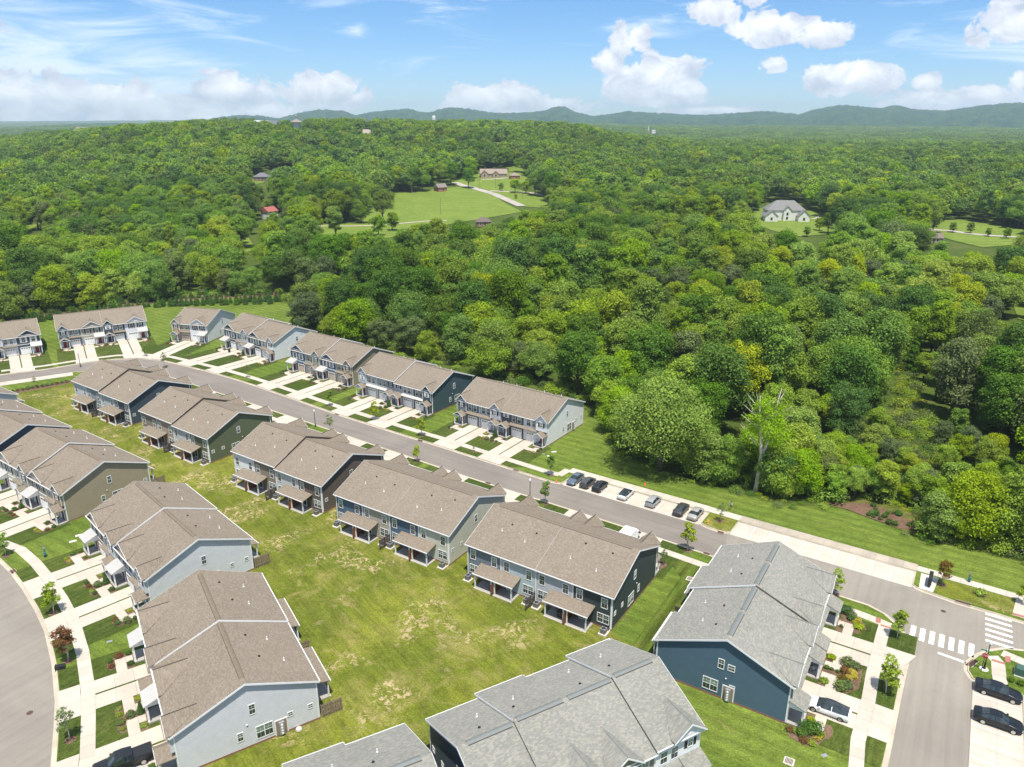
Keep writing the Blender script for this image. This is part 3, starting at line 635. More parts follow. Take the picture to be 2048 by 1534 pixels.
def block(name, rrc, head, cols, gable_r, gable_l, label, step=0.0, roof='tan', front='full', fcfg=None, fence_ends=False, windows_r=True, windows_l=False, rear=True, offs=None, steps=None, foffs=None, ac=True, gcols=None, dark_step=False, strip='tan', metercab=False, nu=4):
    L_ = nu * UW
    """rrc: ground corner; head: direction of +x (left to right seen from the rear); +y runs towards the front"""
    root = empty('townhouse_block', (rrc[0], rrc[1], 0), rd(head), label=label, category='townhouse block', group='townhouse blocks on the estate')
    shm = M['shingle_tan'] if roof == 'tan' else M['shingle_grey']; rv = M['tan_ridge'] if roof == 'tan' else M['teal_ridge']
    st = steps or [step, step, 0, 0]; of = offs or [0, 0, 0, 0]
    # walls: one per dwelling
    for i in range(nu):
        x0, x1 = i * UW, (i + 1) * UW; e = .004 * (i % 2)
        prof = [(-of[i], 0.25), (DEP, .25), (DEP, ztop(DEP, st[i]) - .2), (RY, ztop(RY, st[i]) - .2), (-of[i], ztop(-of[i], st[i]) - .2)]
        m = MB(); m.yz(prof, x0 + (0 if i == 0 else .002), x1 - (0 if i == 3 else .002)); w = ob('wall', (m, M['s_' + cols[i]]), root, label=cols[i] + ' lap siding wall')
        for yy, sg in ((-of[i], -1), (DEP, 1)):
            for xx in ((x0,) if i < nu - 1 else (x0, x1)):
                pass
    m = MB(); m.yz([(-.02, 0), (DEP + .02, 0), (DEP + .02, .25), (-.02, .25)], -.02, L_ + .02)
    for i in range(nu):
        if of[i]: m.yz([(-of[i] - .02, 0), (-.02, 0), (-.02, .248), (-of[i] - .02, .248)], i * UW, (i + 1) * UW)
    ob('foundation', (m, M['brick']), root)
    # corner boards
    cb = MB()
    for i in range(nu + 1):
        x = i * UW; o_r = of[min(i, nu - 1)]; top = ztop(0, st[min(i, nu - 1)]) - .22
        wv = .13 if i in (0, nu) else .10
        a, b = (x - .03, x + wv) if i == 0 else ((x - wv, x + .03) if i == nu else (x - .06, x + .06))
        for q_ in ((a, -o_r - .035, .25, b, -o_r, top), (a, DEP, .25, b, DEP + .035, top)): ob('corner_board', (MB().box(*q_), M['white']), root)
        if i in (0, nu):
            xx0, xx1 = (-.035, 0) if i == 0 else (L_, L_ + .035)
            for q_ in ((xx0, -of[0 if i == 0 else nu - 1], .25, xx1, -of[0 if i == 0 else nu - 1] + .13, top - .02), (xx0, DEP - .13, .25, xx1, DEP, top - .02)): ob('corner_board', (MB().box(*q_), M['white']), root)
    # roofs
    groups = []; i = 0
    while i < nu:
        j = i
        while j + 1 < nu and st[j + 1] == st[i] and of[j + 1] == of[i]: j += 1
        groups.append((i, j)); i = j + 1
    for (i, j) in groups:
        x0 = i * UW - (.32 if i == 0 else 0); x1 = (j + 1) * UW + (.32 if j == nu - 1 else 0); o = st[i]; ye = -.3 - of[i]
        if i > 0 and st[i] > st[i - 1]: x0 -= .12
        if j < nu - 1 and st[j] > st[j + 1]: x1 += .12
        zs = lambda y: ztop(y, o)
        m = MB(); m.yz([(ye, zs(ye)), (RY, zs(RY)), (15.9, zs(15.9)), (15.9, zs(15.9) - .12), (RY, zs(RY) - .16), (ye, zs(ye) - .12)], x0, x1)
        r = ob('roof', (m, shm), root)
        # rake boards and fascia/gutters
        t = MB()
        for xx, do in ((x0, i == 0 or st[i] > st[i - 1] or of[i] != of[i - 1]), (x1, j == nu - 1 or (j < nu - 1 and (st[j] > st[j + 1] or of[j] != of[j + 1])))):
            if not do: continue
            a, b = (xx - .04, xx - .004) if xx == x0 else (xx + .004, xx + .04)
            inner = roof != 'tan' and not (i == 0 and xx == x0) and not (j == nu - 1 and xx == x1)
            if inner: t.yz([(ye, zs(ye) - .01), (RY, zs(RY) - .01), (RY, zs(RY) - .26), (ye, zs(ye) - .24)], a, b); continue
            t.yz([(ye, zs(ye) - .01), (RY, zs(RY) - .01), (15.9, zs(15.9) - .01), (15.9, zs(15.9) - .24), (RY, zs(RY) - .26), (ye, zs(ye) - .24)], a, b)
        t.box(x0, ye - .11, zs(ye) - .16, x1, ye - .005, zs(ye) - .03); t.box(x0, 15.905, zs(15.9) - .16, x1, 16.01, zs(15.9) - .03)
        ob('gutter', (t, M['white']), r)
        if dark_step:
            t = MB()
            if j < nu - 1: t.yz([(ye + .1, zs(ye) + .015), (RY, zs(RY) + .015), (15.8, zs(15.8) + .015), (15.8, zs(15.8) - .3), (RY, zs(RY) - .3), (ye + .1, zs(ye) - .3)], x1 - .03, x1 + .055)
            if t.v: ob('step_flashing', (t, M['ridge_dark']), r)
        xr0, xr1 = x0 + (1.1 if i == 0 else .35), x1 - (1.1 if j == nu - 1 else .35)
        if roof == 'tan':
            rr_ = MB(); rr_.yz([(RY - .28, zs(RY) - .08), (RY, zs(RY) + .05), (RY + .28, zs(RY) - .08)], xr0, xr1); ob('ridge_vent', (rr_, rv), r)
            rr_ = MB(); rr_.yz([(RY - .31, zs(RY) - .12), (RY - .27, zs(RY) - .06), (RY - .24, zs(RY) - .12)], xr0, xr1); rr_.yz([(RY + .24, zs(RY) - .12), (RY + .27, zs(RY) - .06), (RY + .31, zs(RY) - .12)], xr0, xr1); ob('ridge_gap', (rr_, M['ridge_dark']), r)
        else:
            rr_ = MB(); rr_.yz([(RY - .30, zs(RY) - .06), (RY, zs(RY) + .07), (RY + .30, zs(RY) - .06)], xr0, xr1); ob('ridge_vent', (rr_, rv), r)
            rr_ = MB(); rr_.yz([(RY - .36, zs(RY) - .14), (RY - .31, zs(RY) - .05), (RY - .28, zs(RY) - .14)], xr0, xr1); rr_.yz([(RY + .28, zs(RY) - .14), (RY + .31, zs(RY) - .05), (RY + .36, zs(RY) - .14)], xr0, xr1); ob('ridge_gap', (rr_, M['ridge_dark']), r)
        for u in range(i, j + 1):
            px_ = u * UW + (3.9 if u % 2 == 0 else 2.2)
            for yy, tall in ((2.9 + rnd.uniform(-.5, .9), 1),):
                q = MB(); q.cyl((px_, yy),   .065, .06, zs(yy) - .05, zs(yy) + .42, 8); q.cyl((px_, yy), .13, .09, zs(yy) - .02, zs(yy) + .1, 8); ob('vent_pipe', (q, M['pipe']), r)
            yy = 5.6 + rnd.uniform(-.6, .6); q = MB(); q.cyl((px_ + .9, yy), .07, .07, zs(yy) - .05, zs(yy) + .16, 8); q.cyl((px_ + .9, yy), .17, .17, zs(yy) - .02, zs(yy) + .05, 8); ob('vent_pipe', (q, M['black']), r)
        if st[0] == st[nu - 1] and not offs and j == nu - 1:
            q = MB(); q.yz([(-.28, zs(-.28) + .012), (RY, zs(RY) + .012), (15.88, zs(15.88) + .012), (15.88, zs(15.88) - .02), (RY, zs(RY) - .02), (-.28, zs(-.28) - .02)], 2 * UW - .03, 2 * UW + .03); ob('flashing', (q, M['metergrey']), r)
    # front gables over the upper bays (x, width, dwelling)
    fc = fcfg or [('p', 1), ('p', 1), ('p', 1), ('p', 1)]
    for i in range(nu):
        typ, gab = fc[i]; left = (i % 2 == 0)               # entry on the left half of even dwellings
        o = st[i]; xe = i * UW + (1.35 if left else UW - 1.35); xg = i * UW + (UW - 1.95 if left else 1.95)
        if gab:
            cx, wg, pk = (xe, 2.7, 7.35) if typ == 'p' else (i * UW + UW / 2, 4.9, 7.55)
            if roof != 'tan': cx, wg, pk = i * UW + (2.0 if left else UW - 2.0), 3.9, 7.5
            pk += o; eave = 6.05 + o; yf = DEP + (.42 if typ == 'p' else .12); h = wg / 2
            yb = 15.9 - (pk - 5.62 - o) / SL - .05
            sl = (pk - eave) / h
            m = MB(); ez = eave - .25 * sl; ye_ = min(yf, 15.9 - (ez - .12 - 5.62 - o) / SL - .05)
            for sg in (-1, 1):
                xe_ = cx + sg * (h + .25); b4 = [(cx, yb, pk), (cx, yf + .3, pk), (xe_, yf + .3, ez), (xe_, ye_, ez)]
                if sg > 0: b4 = b4[::-1]
                m.hexa([(p_[0], p_[1], p_[2] - .1) for p_ in b4][::-1] + b4[::-1])
            gr = ob('gable_roof', (m, shm), root)
            t = MB()
            for sg in (-1, 1):
                a = [(cx, pk - .02), (cx + sg * (h + .27), eave - .27 * sl - .02), (cx + sg * (h + .27), eave - .27 * sl - .2), (cx, pk - .24)]
                if sg > 0: a = a[::-1]
                t.xz(a, yf + .304, yf + .34)
            ob('rake_board', (t, M['white']), gr)
            q = MB(); q.box(cx - .05, yb + .9, pk - .02, cx + .05, yf + .25, pk + .03); ob('ridge_vent', (q, M['ridge_dark'] if roof == 'tan' else M['teal_ridge']), gr)
            m = MB(); gcol = (gcols or {}).get(i, cols[i])
            m.xz([(cx - h, eave - .6), (cx + h, eave - .6), (cx + h, eave - .02), (cx, pk - .12), (cx - h, eave - .02)], DEP - .4, yf)
            if typ == 'p' and roof == 'tan': m.box(cx - h, DEP, 3.35, cx + h, yf - .003, eave - .6)
            ob('gable_wall', (m, M['s_' + gcol]), root)
            if typ == 'p' and roof == 'tan':
                ob('corner_board', (MB().box(cx - h - .03, yf, 3.35, cx - h + .1, yf + .03, eave - .14), M['white']), root); ob('corner_board', (MB().box(cx + h - .1, yf, 3.35, cx + h + .03, yf + .03, eave - .14), M['white']), root); ob('frieze_board', (MB().box(cx - h, yf, eave - .139, cx + h, yf + .028, eave - .02), M['white']), root)
            else:
                t = MB(); t.box(cx - h, yf, eave - .2, cx + h, yf + .03, eave - .04); ob('frieze_board', (t, M['white']), root)
        if front == 'full':
            yf = DEP + (.42 if (typ == 'p' and gab and roof == 'tan') else 0)
            sh = {'white': 'shut_dark', 'navy': 'shut_white', 'charcoal': 'shut_white', 'darkslate': 'shut_white', 'teal': 'shut_white', 'blue': 'shut_white', 'paleblue': 'shut_white', 'khaki': 'shut_brown', 'sage': 'shut_dark'}.get(cols[i], 'shut_dark')
            if typ == 'p':
                window(root, xe, yf, 4.35, math.pi, .62, .95, 'std', sh)
                for dx in (-.72, .72): window(root, xg + dx, DEP, 3.75, math.pi, .86, 1.5)
            else:
                for dx in (-1.25, 1.25): window(root, i * UW + UW / 2 + dx, DEP, 3.75, math.pi, .86, 1.5, 'std', sh)
            garage(root, xg, DEP, math.pi, 'beige_door' if cols[i] in ('blue', 'khaki', 'sage', 'tan') else 'white')
            # shed strip over the garage
            rm = M['metal_white'] if strip == 'white' else shm
            xa, xb = (xe + 1.2, (i + 1) * UW) if left else (i * UW, xe - 1.2)
            if typ == 'p': m = MB(); m.yz([(DEP, 3.42), (DEP + .75, 3.05), (DEP + .75, 2.97), (DEP, 3.30)], xa, xb); ob('porch_roof', (m, rm), root)
            t = MB(); t.box(xa, DEP, 3.02, xb, DEP + .03, 3.2); ob('frieze_board', (t, M['white']), root)
            d = MB(); d.box(xe - .48, DEP, .25, xe + .48, DEP + .05, 2.3); dd = ob('door', (d, M['door' + str(rnd.choice((1, 2, 3)))]), root)
            d = MB(); d.box(xe - .62, DEP, .25, xe - .48, DEP + .07, 2.42); d.box(xe + .48, DEP, .25, xe + .62, DEP + .07, 2.42); d.box(xe - .62, DEP, 2.3, xe + .62, DEP + .07, 2.44); d.box(xe + .72, DEP, .25, xe + .98, DEP + .03, 2.3); ob('door_frame', (d, M['white']), dd)
        # porch
        xa, xb = (i * UW + .12, i * UW + 2.62) if left else ((i + 1) * UW - 2.62, (i + 1) * UW - .12)
        yp = DEP + 1.75; cx = (xa + xb) / 2
        if typ == 'p' and roof == 'tan' and front != 'C':
            m = MB(); h = (xb - xa) / 2; sl = .62; z0, pk = 2.75, 2.75 + h * .62
            for sg in (-1, 1):
                a = [(cx, pk), (cx + sg * (h + .2), z0 - .2 * sl), (cx + sg * (h + .2), z0 - .2 * sl - .09), (cx, pk - .11)]
                if sg > 0: a = a[::-1]
                m.xz(a, DEP, yp + .25)
            pr_ = ob('porch_roof', (m, shm), root)
            m = MB(); m.xz([(cx - h, z0 - .2), (cx + h, z0 - .2), (cx + h, z0 - .05), (cx, pk - .12), (cx - h, z0 - .05)], yp - .12, yp); ob('porch_gable', (m, M['s_' + cols[i]]), pr_)
            t = MB()
            for sg in (-1, 1):
                a = [(cx, pk - .02), (cx + sg * (h + .22), z0 - .22 * sl - .02), (cx + sg * (h + .22), z0 - .22 * sl - .17), (cx, pk - .2)]
                if sg > 0: a = a[::-1]
                t.xz(a, yp + .254, yp + .285)
            t.box(xa - .02, DEP, 2.4, xa + .12, yp + .02, 2.6); t.box(xb - .12, DEP, 2.4, xb + .02, yp + .02, 2.6); t.box(xa, yp - .12, 2.38, xb, yp + .021, 2.6); ob('beam', (t, M['white']), pr_)
        else:
            rm = M['metal_white'] if (typ == 's') else shm
            m = MB(); m.yz([(DEP, 3.55), (yp + .3, 2.75), (yp + .3, 2.67), (DEP, 3.43)], xa - .25, xb + .25)
            if typ == 's':
                for k in range(9): xx = xa - .22 + (xb - xa + .44) * k / 8; m.yz([(DEP, 3.59), (yp + .3, 2.79), (yp + .3, 2.75), (DEP, 3.55)], xx - .02, xx + .02)
            pr_ = ob('porch_roof', (m, rm), root)
            t = MB(); t.box(xa, yp - .1, 2.42, xb, yp + .05, 2.66)
            for xx in (xa, xb - .1): t.yz([(DEP, 2.42), (yp - .1, 2.42), (yp - .1, 2.66), (DEP, 3.3)], xx, xx + .1)
            ob('beam', (t, M['white']), pr_)
        for xx in (xa + .1, xb - .1):
            q = MB(); q.box(xx - .09, yp - .18, .2, xx + .09, yp, 2.42); q.box(xx - .13, yp - .22, .2, xx + .13, yp + .04, .42); ob('post', (q, M['white']), root)
        q = MB(); q.box(xa, DEP, 0, xb, yp + .05, .2); ob('porch_floor', (q, M['patio']), root)
        q = MB(); q.box(xa - .015, yp + .052, 0, xb + .015, yp + .09, .19); ob('brick_edge', (q, M['brick']), root)
    # rear
    if rear:
        for i in range(nu):
            yr = -of[i]; xs = (1.05, 4.95)
            for xx in xs: window(root, i * UW + xx, yr, 3.3, 0, .86, 1.5)
            xt = i * UW + (1.3 if i % 2 == 0 else UW - 1.3); window(root, xt, yr, .85, 0, 1.7, 1.35, 'twin')
            if not offs:
                q = MB(); q.box(i * UW - .05 + (.0 if i else .14), -.09, .1, i * UW + .03 + (.0 if i else .14), -.03, 5.3)
                if i in (0, 2): ob('downspout', (q, M['white']), root)
        q = MB(); q.box(L_ - .2, -.09, .1, L_ - .12, -.03, 5.3); q.box(L_ - .2, -.6, .03, L_ - .12, -.03, .12); ob('downspout', (q, M['white']), root)
        for h in range(nu // 2):
            xc = h * 2 * UW + UW; xa, xb = xc - 3.35, xc + 3.35; y0 = 0
            m = MB(); m.yz([(0, 3.12), (-2.35, 2.62), (-2.35, 2.5), (0, 3.0)], xa - .25, xb + .25); pr_ = ob('patio_roof', (m, shm), root)
            t = MB(); t.box(xa - .25, -2.45, 2.48, xb + .25, -2.355, 2.61); t.box(xa, -2.2, 2.28, xb, -2.05, 2.5); ob('beam', (t, M['white']), pr_)
            for xx in (xa + .1, xc - .28, xc + .28, xb - .1):
                q = MB(); q.box(xx - .09, -2.2, .12, xx + .09, -2.03, 2.3); ob('post', (q, M['white']), root)
            q = MB(); q.box(xa, -2.25, 0, xb, -.02, .12); ps = ob('patio_slab', (q, M['patio']), root); q = MB(); q.box(xa - .06, -2.36, 0, xb + .06, -2.251, .125); ob('slab_edge', (q, M['pad']), ps)
            q = MB(); q.box(xc - .05, -2.6, .15, xc + .05, -.05, 2.0); 
            for k in range(16): q.box(xc - .075, -2.62 + k * .16, .12, xc + .075, -2.62 + k * .16 + .12, 2.02)
            ob('privacy_screen', (q, M['cedar']), root)
            for sg in (-1, 1):
                q = MB(); q.box(xc + sg * 1.45 - .48, -.045, .15, xc + sg * 1.45 + .48, 0, 2.25); dd = ob('patio_door', (q, M['white']), root)
                q = MB(); q.box(xc + sg * 1.45 - .36, -.052, .35, xc + sg * 1.45 + .36, -.046, 2.1); ob('pane', (q, M['pane_dark']), dd)
        for xx in (([2 * UW] if nu == 4 else []) + ([-.03] if fence_ends else [])):
            q = MB(); n = 16
            for k in range(n): yy = -.25 - k * .155; sx = .04 if k % 2 else -.04; q.box(xx + sx - .012, yy - .13, .06, xx + sx + .012, yy, 1.85 + .04 * (k % 2))
            for zz in (.4, 1.0, 1.6): q.box(xx - .03, -.25 - n * .155, zz, xx + .03, -.25, zz + .09)
            for yy in (-.25, -1.5, -2.72): q.box(xx - .05, yy - .05, 0, xx + .05, yy + .05, 1.9)
            ob('fence_panel', (q, M['greywood'] if fence_ends else M['darkwood']), root)
    # end walls
    for side, do in ((1, windows_r), (0, windows_l)):
        if not do: continue
        x = L_ if side else 0; rot = rd(90) if side else rd(-90)
        for (yy, zz, w, h, stl) in ((.95, 2.1, .5, .5, 'sq'), (3.3, 2.1, .5, .5, 'sq'), (6.3, .75, 1.75, 1.6, 'twin'), (8.95, 1.35, .55, 1.05, 'std'), (7.35, 4.4, .62, 1.25, 'std')):
            if do == 'D' and stl == 'sq': continue
            window(root, x, yy, zz, rot, w, h, stl)
        if do == 'D': window(root, x, 8.6, 4.55, rot, .72, .72, 'std')
        q = MB(); q.lathe((0, 0), [(.09, 0), (.09, .1), (.02, .12)], 8); ob('wall_vent', q.mesh('wall_vent', M['white'], True), root, (x, 8.1, 3.2), (0, rd(90 if side else -90), 0))
        if metercab:
            ym = 4.45 if do != 'D' else 8.55
            sg = 1 if side else -1
            q = MB(); q.box(x, ym - .75, .1, x + sg * .06, ym + .75, 2.2); mb = ob('meter_board', (q, M['white']), root)
            q = MB(); q.box(x + sg * .061, ym - .62, .15, x + sg * .08, ym + .62, 2.08); ob('backing', (q, M['taupe_panel']), mb)
            q = MB(); q.box(x + sg * .081, ym - .3, .2, x + sg * .36, ym + .3, 1.95); ob('meter_cabinet', (q, M['metergrey']), mb)
            for k in range(4):
                q = MB(); q.cyl((0, 0), .13, .12, 0, .14, 12); ob('meter', q.mesh('meter', M['pipe']), mb, (x + sg * .36, ym, .5 + k * .38), (0, rd(90 * sg), 0))
    if ac and rear:
        for k, (xx, yy) in enumerate(((.75, -1.05), (11.45, -1.15), (13.15, -1.15), (23.95, -1.05))):
            p = root.matrix_world if False else None
            c, s = math.cos(rd(head)), math.sin(rd(head)); wx = rrc[0] + c * xx - s * yy; wy = rrc[1] + s * xx + c * yy
            AC.append((wx, wy, rd(head), label, k))
    return root
AC = []
M['beige_door'] = plain('beige door', (.47, .40, .32)); M['taupe_panel'] = plain('brown board', (.30, .22, .17))
M['door1'] = plain('charcoal door', (.04, .045, .05)); M['door2'] = plain('red door', (.25, .03, .03)); M['door3'] = plain('brown door', (.12, .06, .04))
# ------------------------------------------------------------------ the blocks in place
def org(P, head, lx, ly):
    u, v = dirv(head), dirv(head + 90); return Vector((P.x, P.y)) - u * lx - v * ly
BL = {}
def B_(key, P, head, lx, ly, *a, **k):
    o = org(P, head, lx, ly); BL[key] = (o, head, k.get('nu', 4)); return block(key, o, head, *a, **k)
p1, s1 = ('p', 1), ('s', 1)
B_('A1', g(264, 851), -34.6, 24.6, 0, ['palegrey', 'midgrey', 'skyblue', 'navy'], 'navy', None, 'townhouse block with pale blue rear walls and a navy end wall, at the bend', dark_step=True, step=.45, front='none')
B_('A2', g(421, 927), -35.2, 24.6, 0, ['taupe', 'tan', 'silver', 'olive'], 'olive', None, 'townhouse block with an olive green end wall, second in the row with rear patios', dark_step=True, step=.45, front='none')
B_('A3', g(647, 1027), -33.9, 24.6, 0, ['white', 'taupe', 'silver', 'brown'], 'brown', None, 'townhouse block with white and taupe rear and a dark brown end wall', dark_step=True, step=.4, front='none')
B_('A4', g(899, 1131), -32.8, 24.6, 0, ['blue', 'beige', 'blue', 'cream'], 'cream', None, 'townhouse block with blue and cream rear walls and a cream end wall', front='none')
B_('A5', g(1222, 1262), -33.0, 24.6, 0, ['slate', 'paleblue', 'lightgrey', 'darkgreen'], 'darkgreen', None, 'townhouse block with a dark green end wall beside the striped lawn', front='none')
B_('B7', g(1096, 846, 5.75), 145.3, -.3, 15.9, ['white', 'darkslate', 'lightgrey', 'slate'], None, None, 'front facing townhouse block with a white end wall beside the parking bays', fcfg=[p1, ('p', 0), p1, p1], windows_r=False, windows_l='B', rear=False, metercab=True)
B_('B6', g(907, 743, 8.9), 144.3, -.3, 7.8, ['teal', 'lightgrey', 'midgrey', 'paleblue'], None, None, 'front facing townhouse block with a dark teal end wall and pale blue left unit', strip='white', step=0, steps=[0, 0, .4, .4], fcfg=[p1, ('p', 0), ('p', 0), p1], windows_r=False, windows_l='B', rear=False)
B_('B5', g(746, 695, 8.9), 145.0, -.3, 7.8, ['khaki', 'blue', 'sage', 'blue'], None, None, 'front facing townhouse block of blue and khaki units with a sage end wall', dark_step=True, steps=[0, 0, .4, .4], fcfg=[p1, s1, p1, s1], windows_r=False, windows_l='B', rear=False)
B_('B4', g(590, 653, 8.9), 143.5, -.3, 7.8, ['white', 'charcoal', 'silver', 'charcoal'], None, None, 'front facing townhouse block of charcoal and white units near the bend', dark_step=True, steps=[0, 0, .4, .4], fcfg=[p1, s1, p1, s1], windows_r=False, windows_l='B', rear=False)
B_('B3', g(441, 619, 8.9), 167.0, -.3, 7.8, ['white', 'tan'], None, None, 'short two unit townhouse block, one tan and one white', fcfg=[s1, p1], windows_r=False, windows_l='B', rear=False, nu=2)
B_('B2', g(284, 611, 8.9), 211.5, -.3, 7.8, ['white', 'navy', 'beige', 'slate'], None, None, 'townhouse block with a long unbroken roof facing down the street at the bend', fcfg=[s1, p1, s1, p1], windows_r=False, windows_l='B', rear=False)
B_('B1', g(73, 636, 8.9), 214.5, -.3, 7.8, ['navy', 'greywhite', 'slate', 'beige'], None, None, 'townhouse block cut by the left edge, with a nearly black end wall', fcfg=[s1, p1, s1, p1], windows_r=False, windows_l='B', rear=False)
B_('C4', g(640, 1437), 122.3, 0, 0, ['greywhite', 'midgrey', 'silver', 'beige'], None, None, 'townhouse block with a pale blue-grey end wall nearest the curved road', steps=[0, 0, .3, .3], fcfg=[p1, s1, p1, s1], windows_r=False, windows_l='C', fence_ends=True, metercab=True, ac=False)
B_('C3', g(505, 1075, 5.75), 135.0, -.3, -.3, ['greywhite', 'slate', 'silver', 'taupe'], None, None, 'townhouse block with a whitish end wall, second along the curved road', steps=[0, 0, .3, .3], fcfg=[p1, s1, p1, s1], windows_r=False, windows_l='C', fence_ends=True, ac=False)
B_('C2', g(299, 923, 5.75), 145.0, -.3, -.3, ['khaki', 'beige', 'sage', 'cream'], None, None, 'townhouse block with a khaki end wall, third along the curved road', steps=[0, 0, .45, .45], fcfg=[p1, s1, p1, s1], windows_r=False, windows_l='C', fence_ends=True, ac=False)
B_('C1', g(143, 852, 5.75), 145.6, -.3, -.3, ['navy', 'silver', 'slate', 'white'], None, None, 'townhouse block whose navy end wall shows as a sliver at the left edge', steps=[0, 0, .45, .45], windows_r=False, windows_l='C', ac=False)
B_('C0', g(36, 787, 5.75), 146.0, -.3, -.3, ['greywhite', 'silver', 'slate', 'white'], None, None, 'townhouse block of which only a roof corner shows at the left edge', windows_r=False, windows_l='C', ac=False)
B_('D1', g(1571, 1448), -121.8, 24.6, 15.5, ['silver', 'taupe', 'greywhite', 'steel'], None, None, 'grey roofed townhouse block with a steel blue end wall beside the crossing', roof='grey', offs=[0, .9, 0, .8], steps=[.35, .35, 0, 0], windows_r='D', metercab=True, ac=False)
B_('D2', g(914, 1493, 9.0), -150.7, 24.9, 7.8, ['white', 'taupe', 'silver', 'navy'], None, None, 'grey roofed townhouse block in the foreground with a navy end wall', roof='grey', offs=[.8, 0, .8, 0], steps=[.7, .35, .35, 0], windows_r=True, ac=False)
B_('D3', g(809, 1450, 5.75), -152.5, -.3, -.3, ['steel', 'taupe', 'silver', 'navy'], None, None, 'grey roofed townhouse block cut off by the bottom edge of the picture', roof='grey', offs=[0, .8, 0, .8], steps=[.35, .35, 0, 0], windows_r=False, ac=False)
SHORT = {'A1': 'navy ended block', 'A2': 'olive ended block', 'A3': 'brown ended block', 'A4': 'cream ended block', 'A5': 'dark green ended block', 'B7': 'white ended block', 'B6': 'teal ended block', 'B5': 'blue and khaki block', 'B4': 'charcoal and white block', 'B3': 'two unit block', 'B2': 'long roofed block', 'B1': 'block at the left edge', 'C4': 'blue-grey ended block', 'C3': 'whitish ended block', 'C2': 'khaki ended block', 'C1': 'block by the left edge', 'D1': 'steel blue ended block', 'D2': 'foreground grey block'}
BK = list(BL.items())
# air conditioners on pads behind the dwellings
def make_ac():
    r = empty('air_conditioner', (0, 0, 0), 0)
    q = MB(); q.box(-.36, -.36, .14, .36, .36, .86)
    for k in range(6): q.box(-.375, -.375, .2 + k * .11, .375, .375, .25 + k * .11)
    ob('casing', (q, M['acgrey']), r); q = MB(); q.lathe((0, 0), [(.36, .86), (.34, .90), (.30, .90)], 20); q.box(-.38, -.38, .85, .38, .38, .875); ob('top_cover', (q, M['metergrey']), r)
    q = MB(); q.cyl((0, 0), .27, .27, .895, .905, 18); ob('fan_grille', (q, M['black']), r)
    q = MB(); 
    for k in range(3): q.box(-.26, -.012, .905, .26, .012, .915) if k == 0 else q.box(-.012, -.26, .905, .012, .26, .9155)
    ob('fan_guard', (q, M['metergrey']), r)
    q = MB(); q.box(-.6, -.6, 0, .6, .6, .13); ob('pad', (q, M['pad']), r)
    return remember(r)
ac0 = make_ac(); pos4 = ['at the left corner', 'left of the fence', 'right of the fence', 'at the right corner']
akeys = [k for k in ('A1', 'A2', 'A3', 'A4', 'A5')]
for n, (x, y, a, lab, k) in enumerate(AC):
    key = akeys[n // 4]; o = ac0 if n == 0 else copy_tree(ac0, (x, y, 0), a)
    o.location = (x, y, 0); o.rotation_euler = (0, 0, a); o['label'] = 'grey air conditioner ' + pos4[k] + ' behind the ' + SHORT[key]; o['category'] = 'air conditioner'; o['group'] = 'air conditioners behind the townhouses'

# ------------------------------------------------------------------ leaves, shrubs, trees
def leaf_cards(centers, normals, size, seed, jit=.9):
    r = np.random.default_rng(seed); n = len(centers)
    nn = normals + r.normal(0, jit * .5, (n, 3)); nn /= np.linalg.norm(nn, axis=1)[:, None] + 1e-9
    a = np.cross(nn, r.normal(0, 1, (n, 3))); a /= np.linalg.norm(a, axis=1)[:, None] + 1e-9; b = np.cross(nn, a)
    s = size * r.uniform(.6, 1.35, n)[:, None]; w = r.uniform(.55, .9, n)[:, None]
    c = centers
    v = np.stack([c - a * s * .5, c + b * s * w * .5 + nn * s * .06, c + a * s * .5, c - b * s * w * .5 + nn * s * .06], 1).reshape(-1, 3)
    return v, np.arange(n * 4).reshape(n, 4)
def blob_cloud(rng, lobes, n):
    """points on the outer skins of overlapping lobes; those buried in another lobe are dropped"""
    P = []; Nn = []; tot = sum(l[3] ** 2 for l in lobes)
    for (x, y, z, r, fz) in lobes:
        k = int(n * 1.5 * r * r / tot) + 1; d = rng.normal(0, 1, (k, 3)); d /= np.linalg.norm(d, axis=1)[:, None]
        d[:, 2] = np.where(d[:, 2] < -.35, -d[:, 2], d[:, 2]); rad = r * (.66 + .62 * rng.uniform(0, 1, k) ** 1.6)[:, None]
        p = d * rad * np.array([1, 1, fz]) + np.array([x, y, z]); P.append(p); Nn.append(d)
    P = np.concatenate(P); Nn = np.concatenate(Nn); keep = np.ones(len(P), bool)
    for (x, y, z, r, fz) in lobes:
        dd = ((P - np.array([x, y, z])) / np.array([1, 1, fz])); keep &= (np.einsum('ij,ij->i', dd, dd) > (r * .66) ** 2)
    P = P[keep]; Nn = Nn[keep]; s = rng.permutation(len(P))[:n]; return P[s], Nn[s]
def crown_lobes(rng, R, z0, z1, k, form='round'):
    L = []
    for i in range(k):
        t = (i + .5) / k; z = z0 + (z1 - z0) * (t ** .8)
        if form == 'round': wr = math.sqrt(max(.05, 1 - (abs((z - z0) / (z1 - z0) - .42) / .62) ** 2))
        elif form == 'flat': wr = 1.0 - .55 * max(0, (z - z0) / (z1 - z0) - .55) / .45
        elif form == 'oval': wr = .8 * math.sqrt(max(.06, 1 - (abs((z - z0) / (z1 - z0) - .45) / .6) ** 2))
        else: wr = 1 - .8 * (z - z0) / (z1 - z0)
        a = i * 2.399 + rng.uniform(-.4, .4); q = R * wr * rng.uniform(.35, .78)
        r = R * rng.uniform(.17, .44) * (.72 + .38 * wr)
        L.append((q * math.cos(a), q * math.sin(a), z, r, rng.uniform(.62, .95)))
    L.append((0, 0, (z0 + z1) / 2, R * .5, .9)); return L
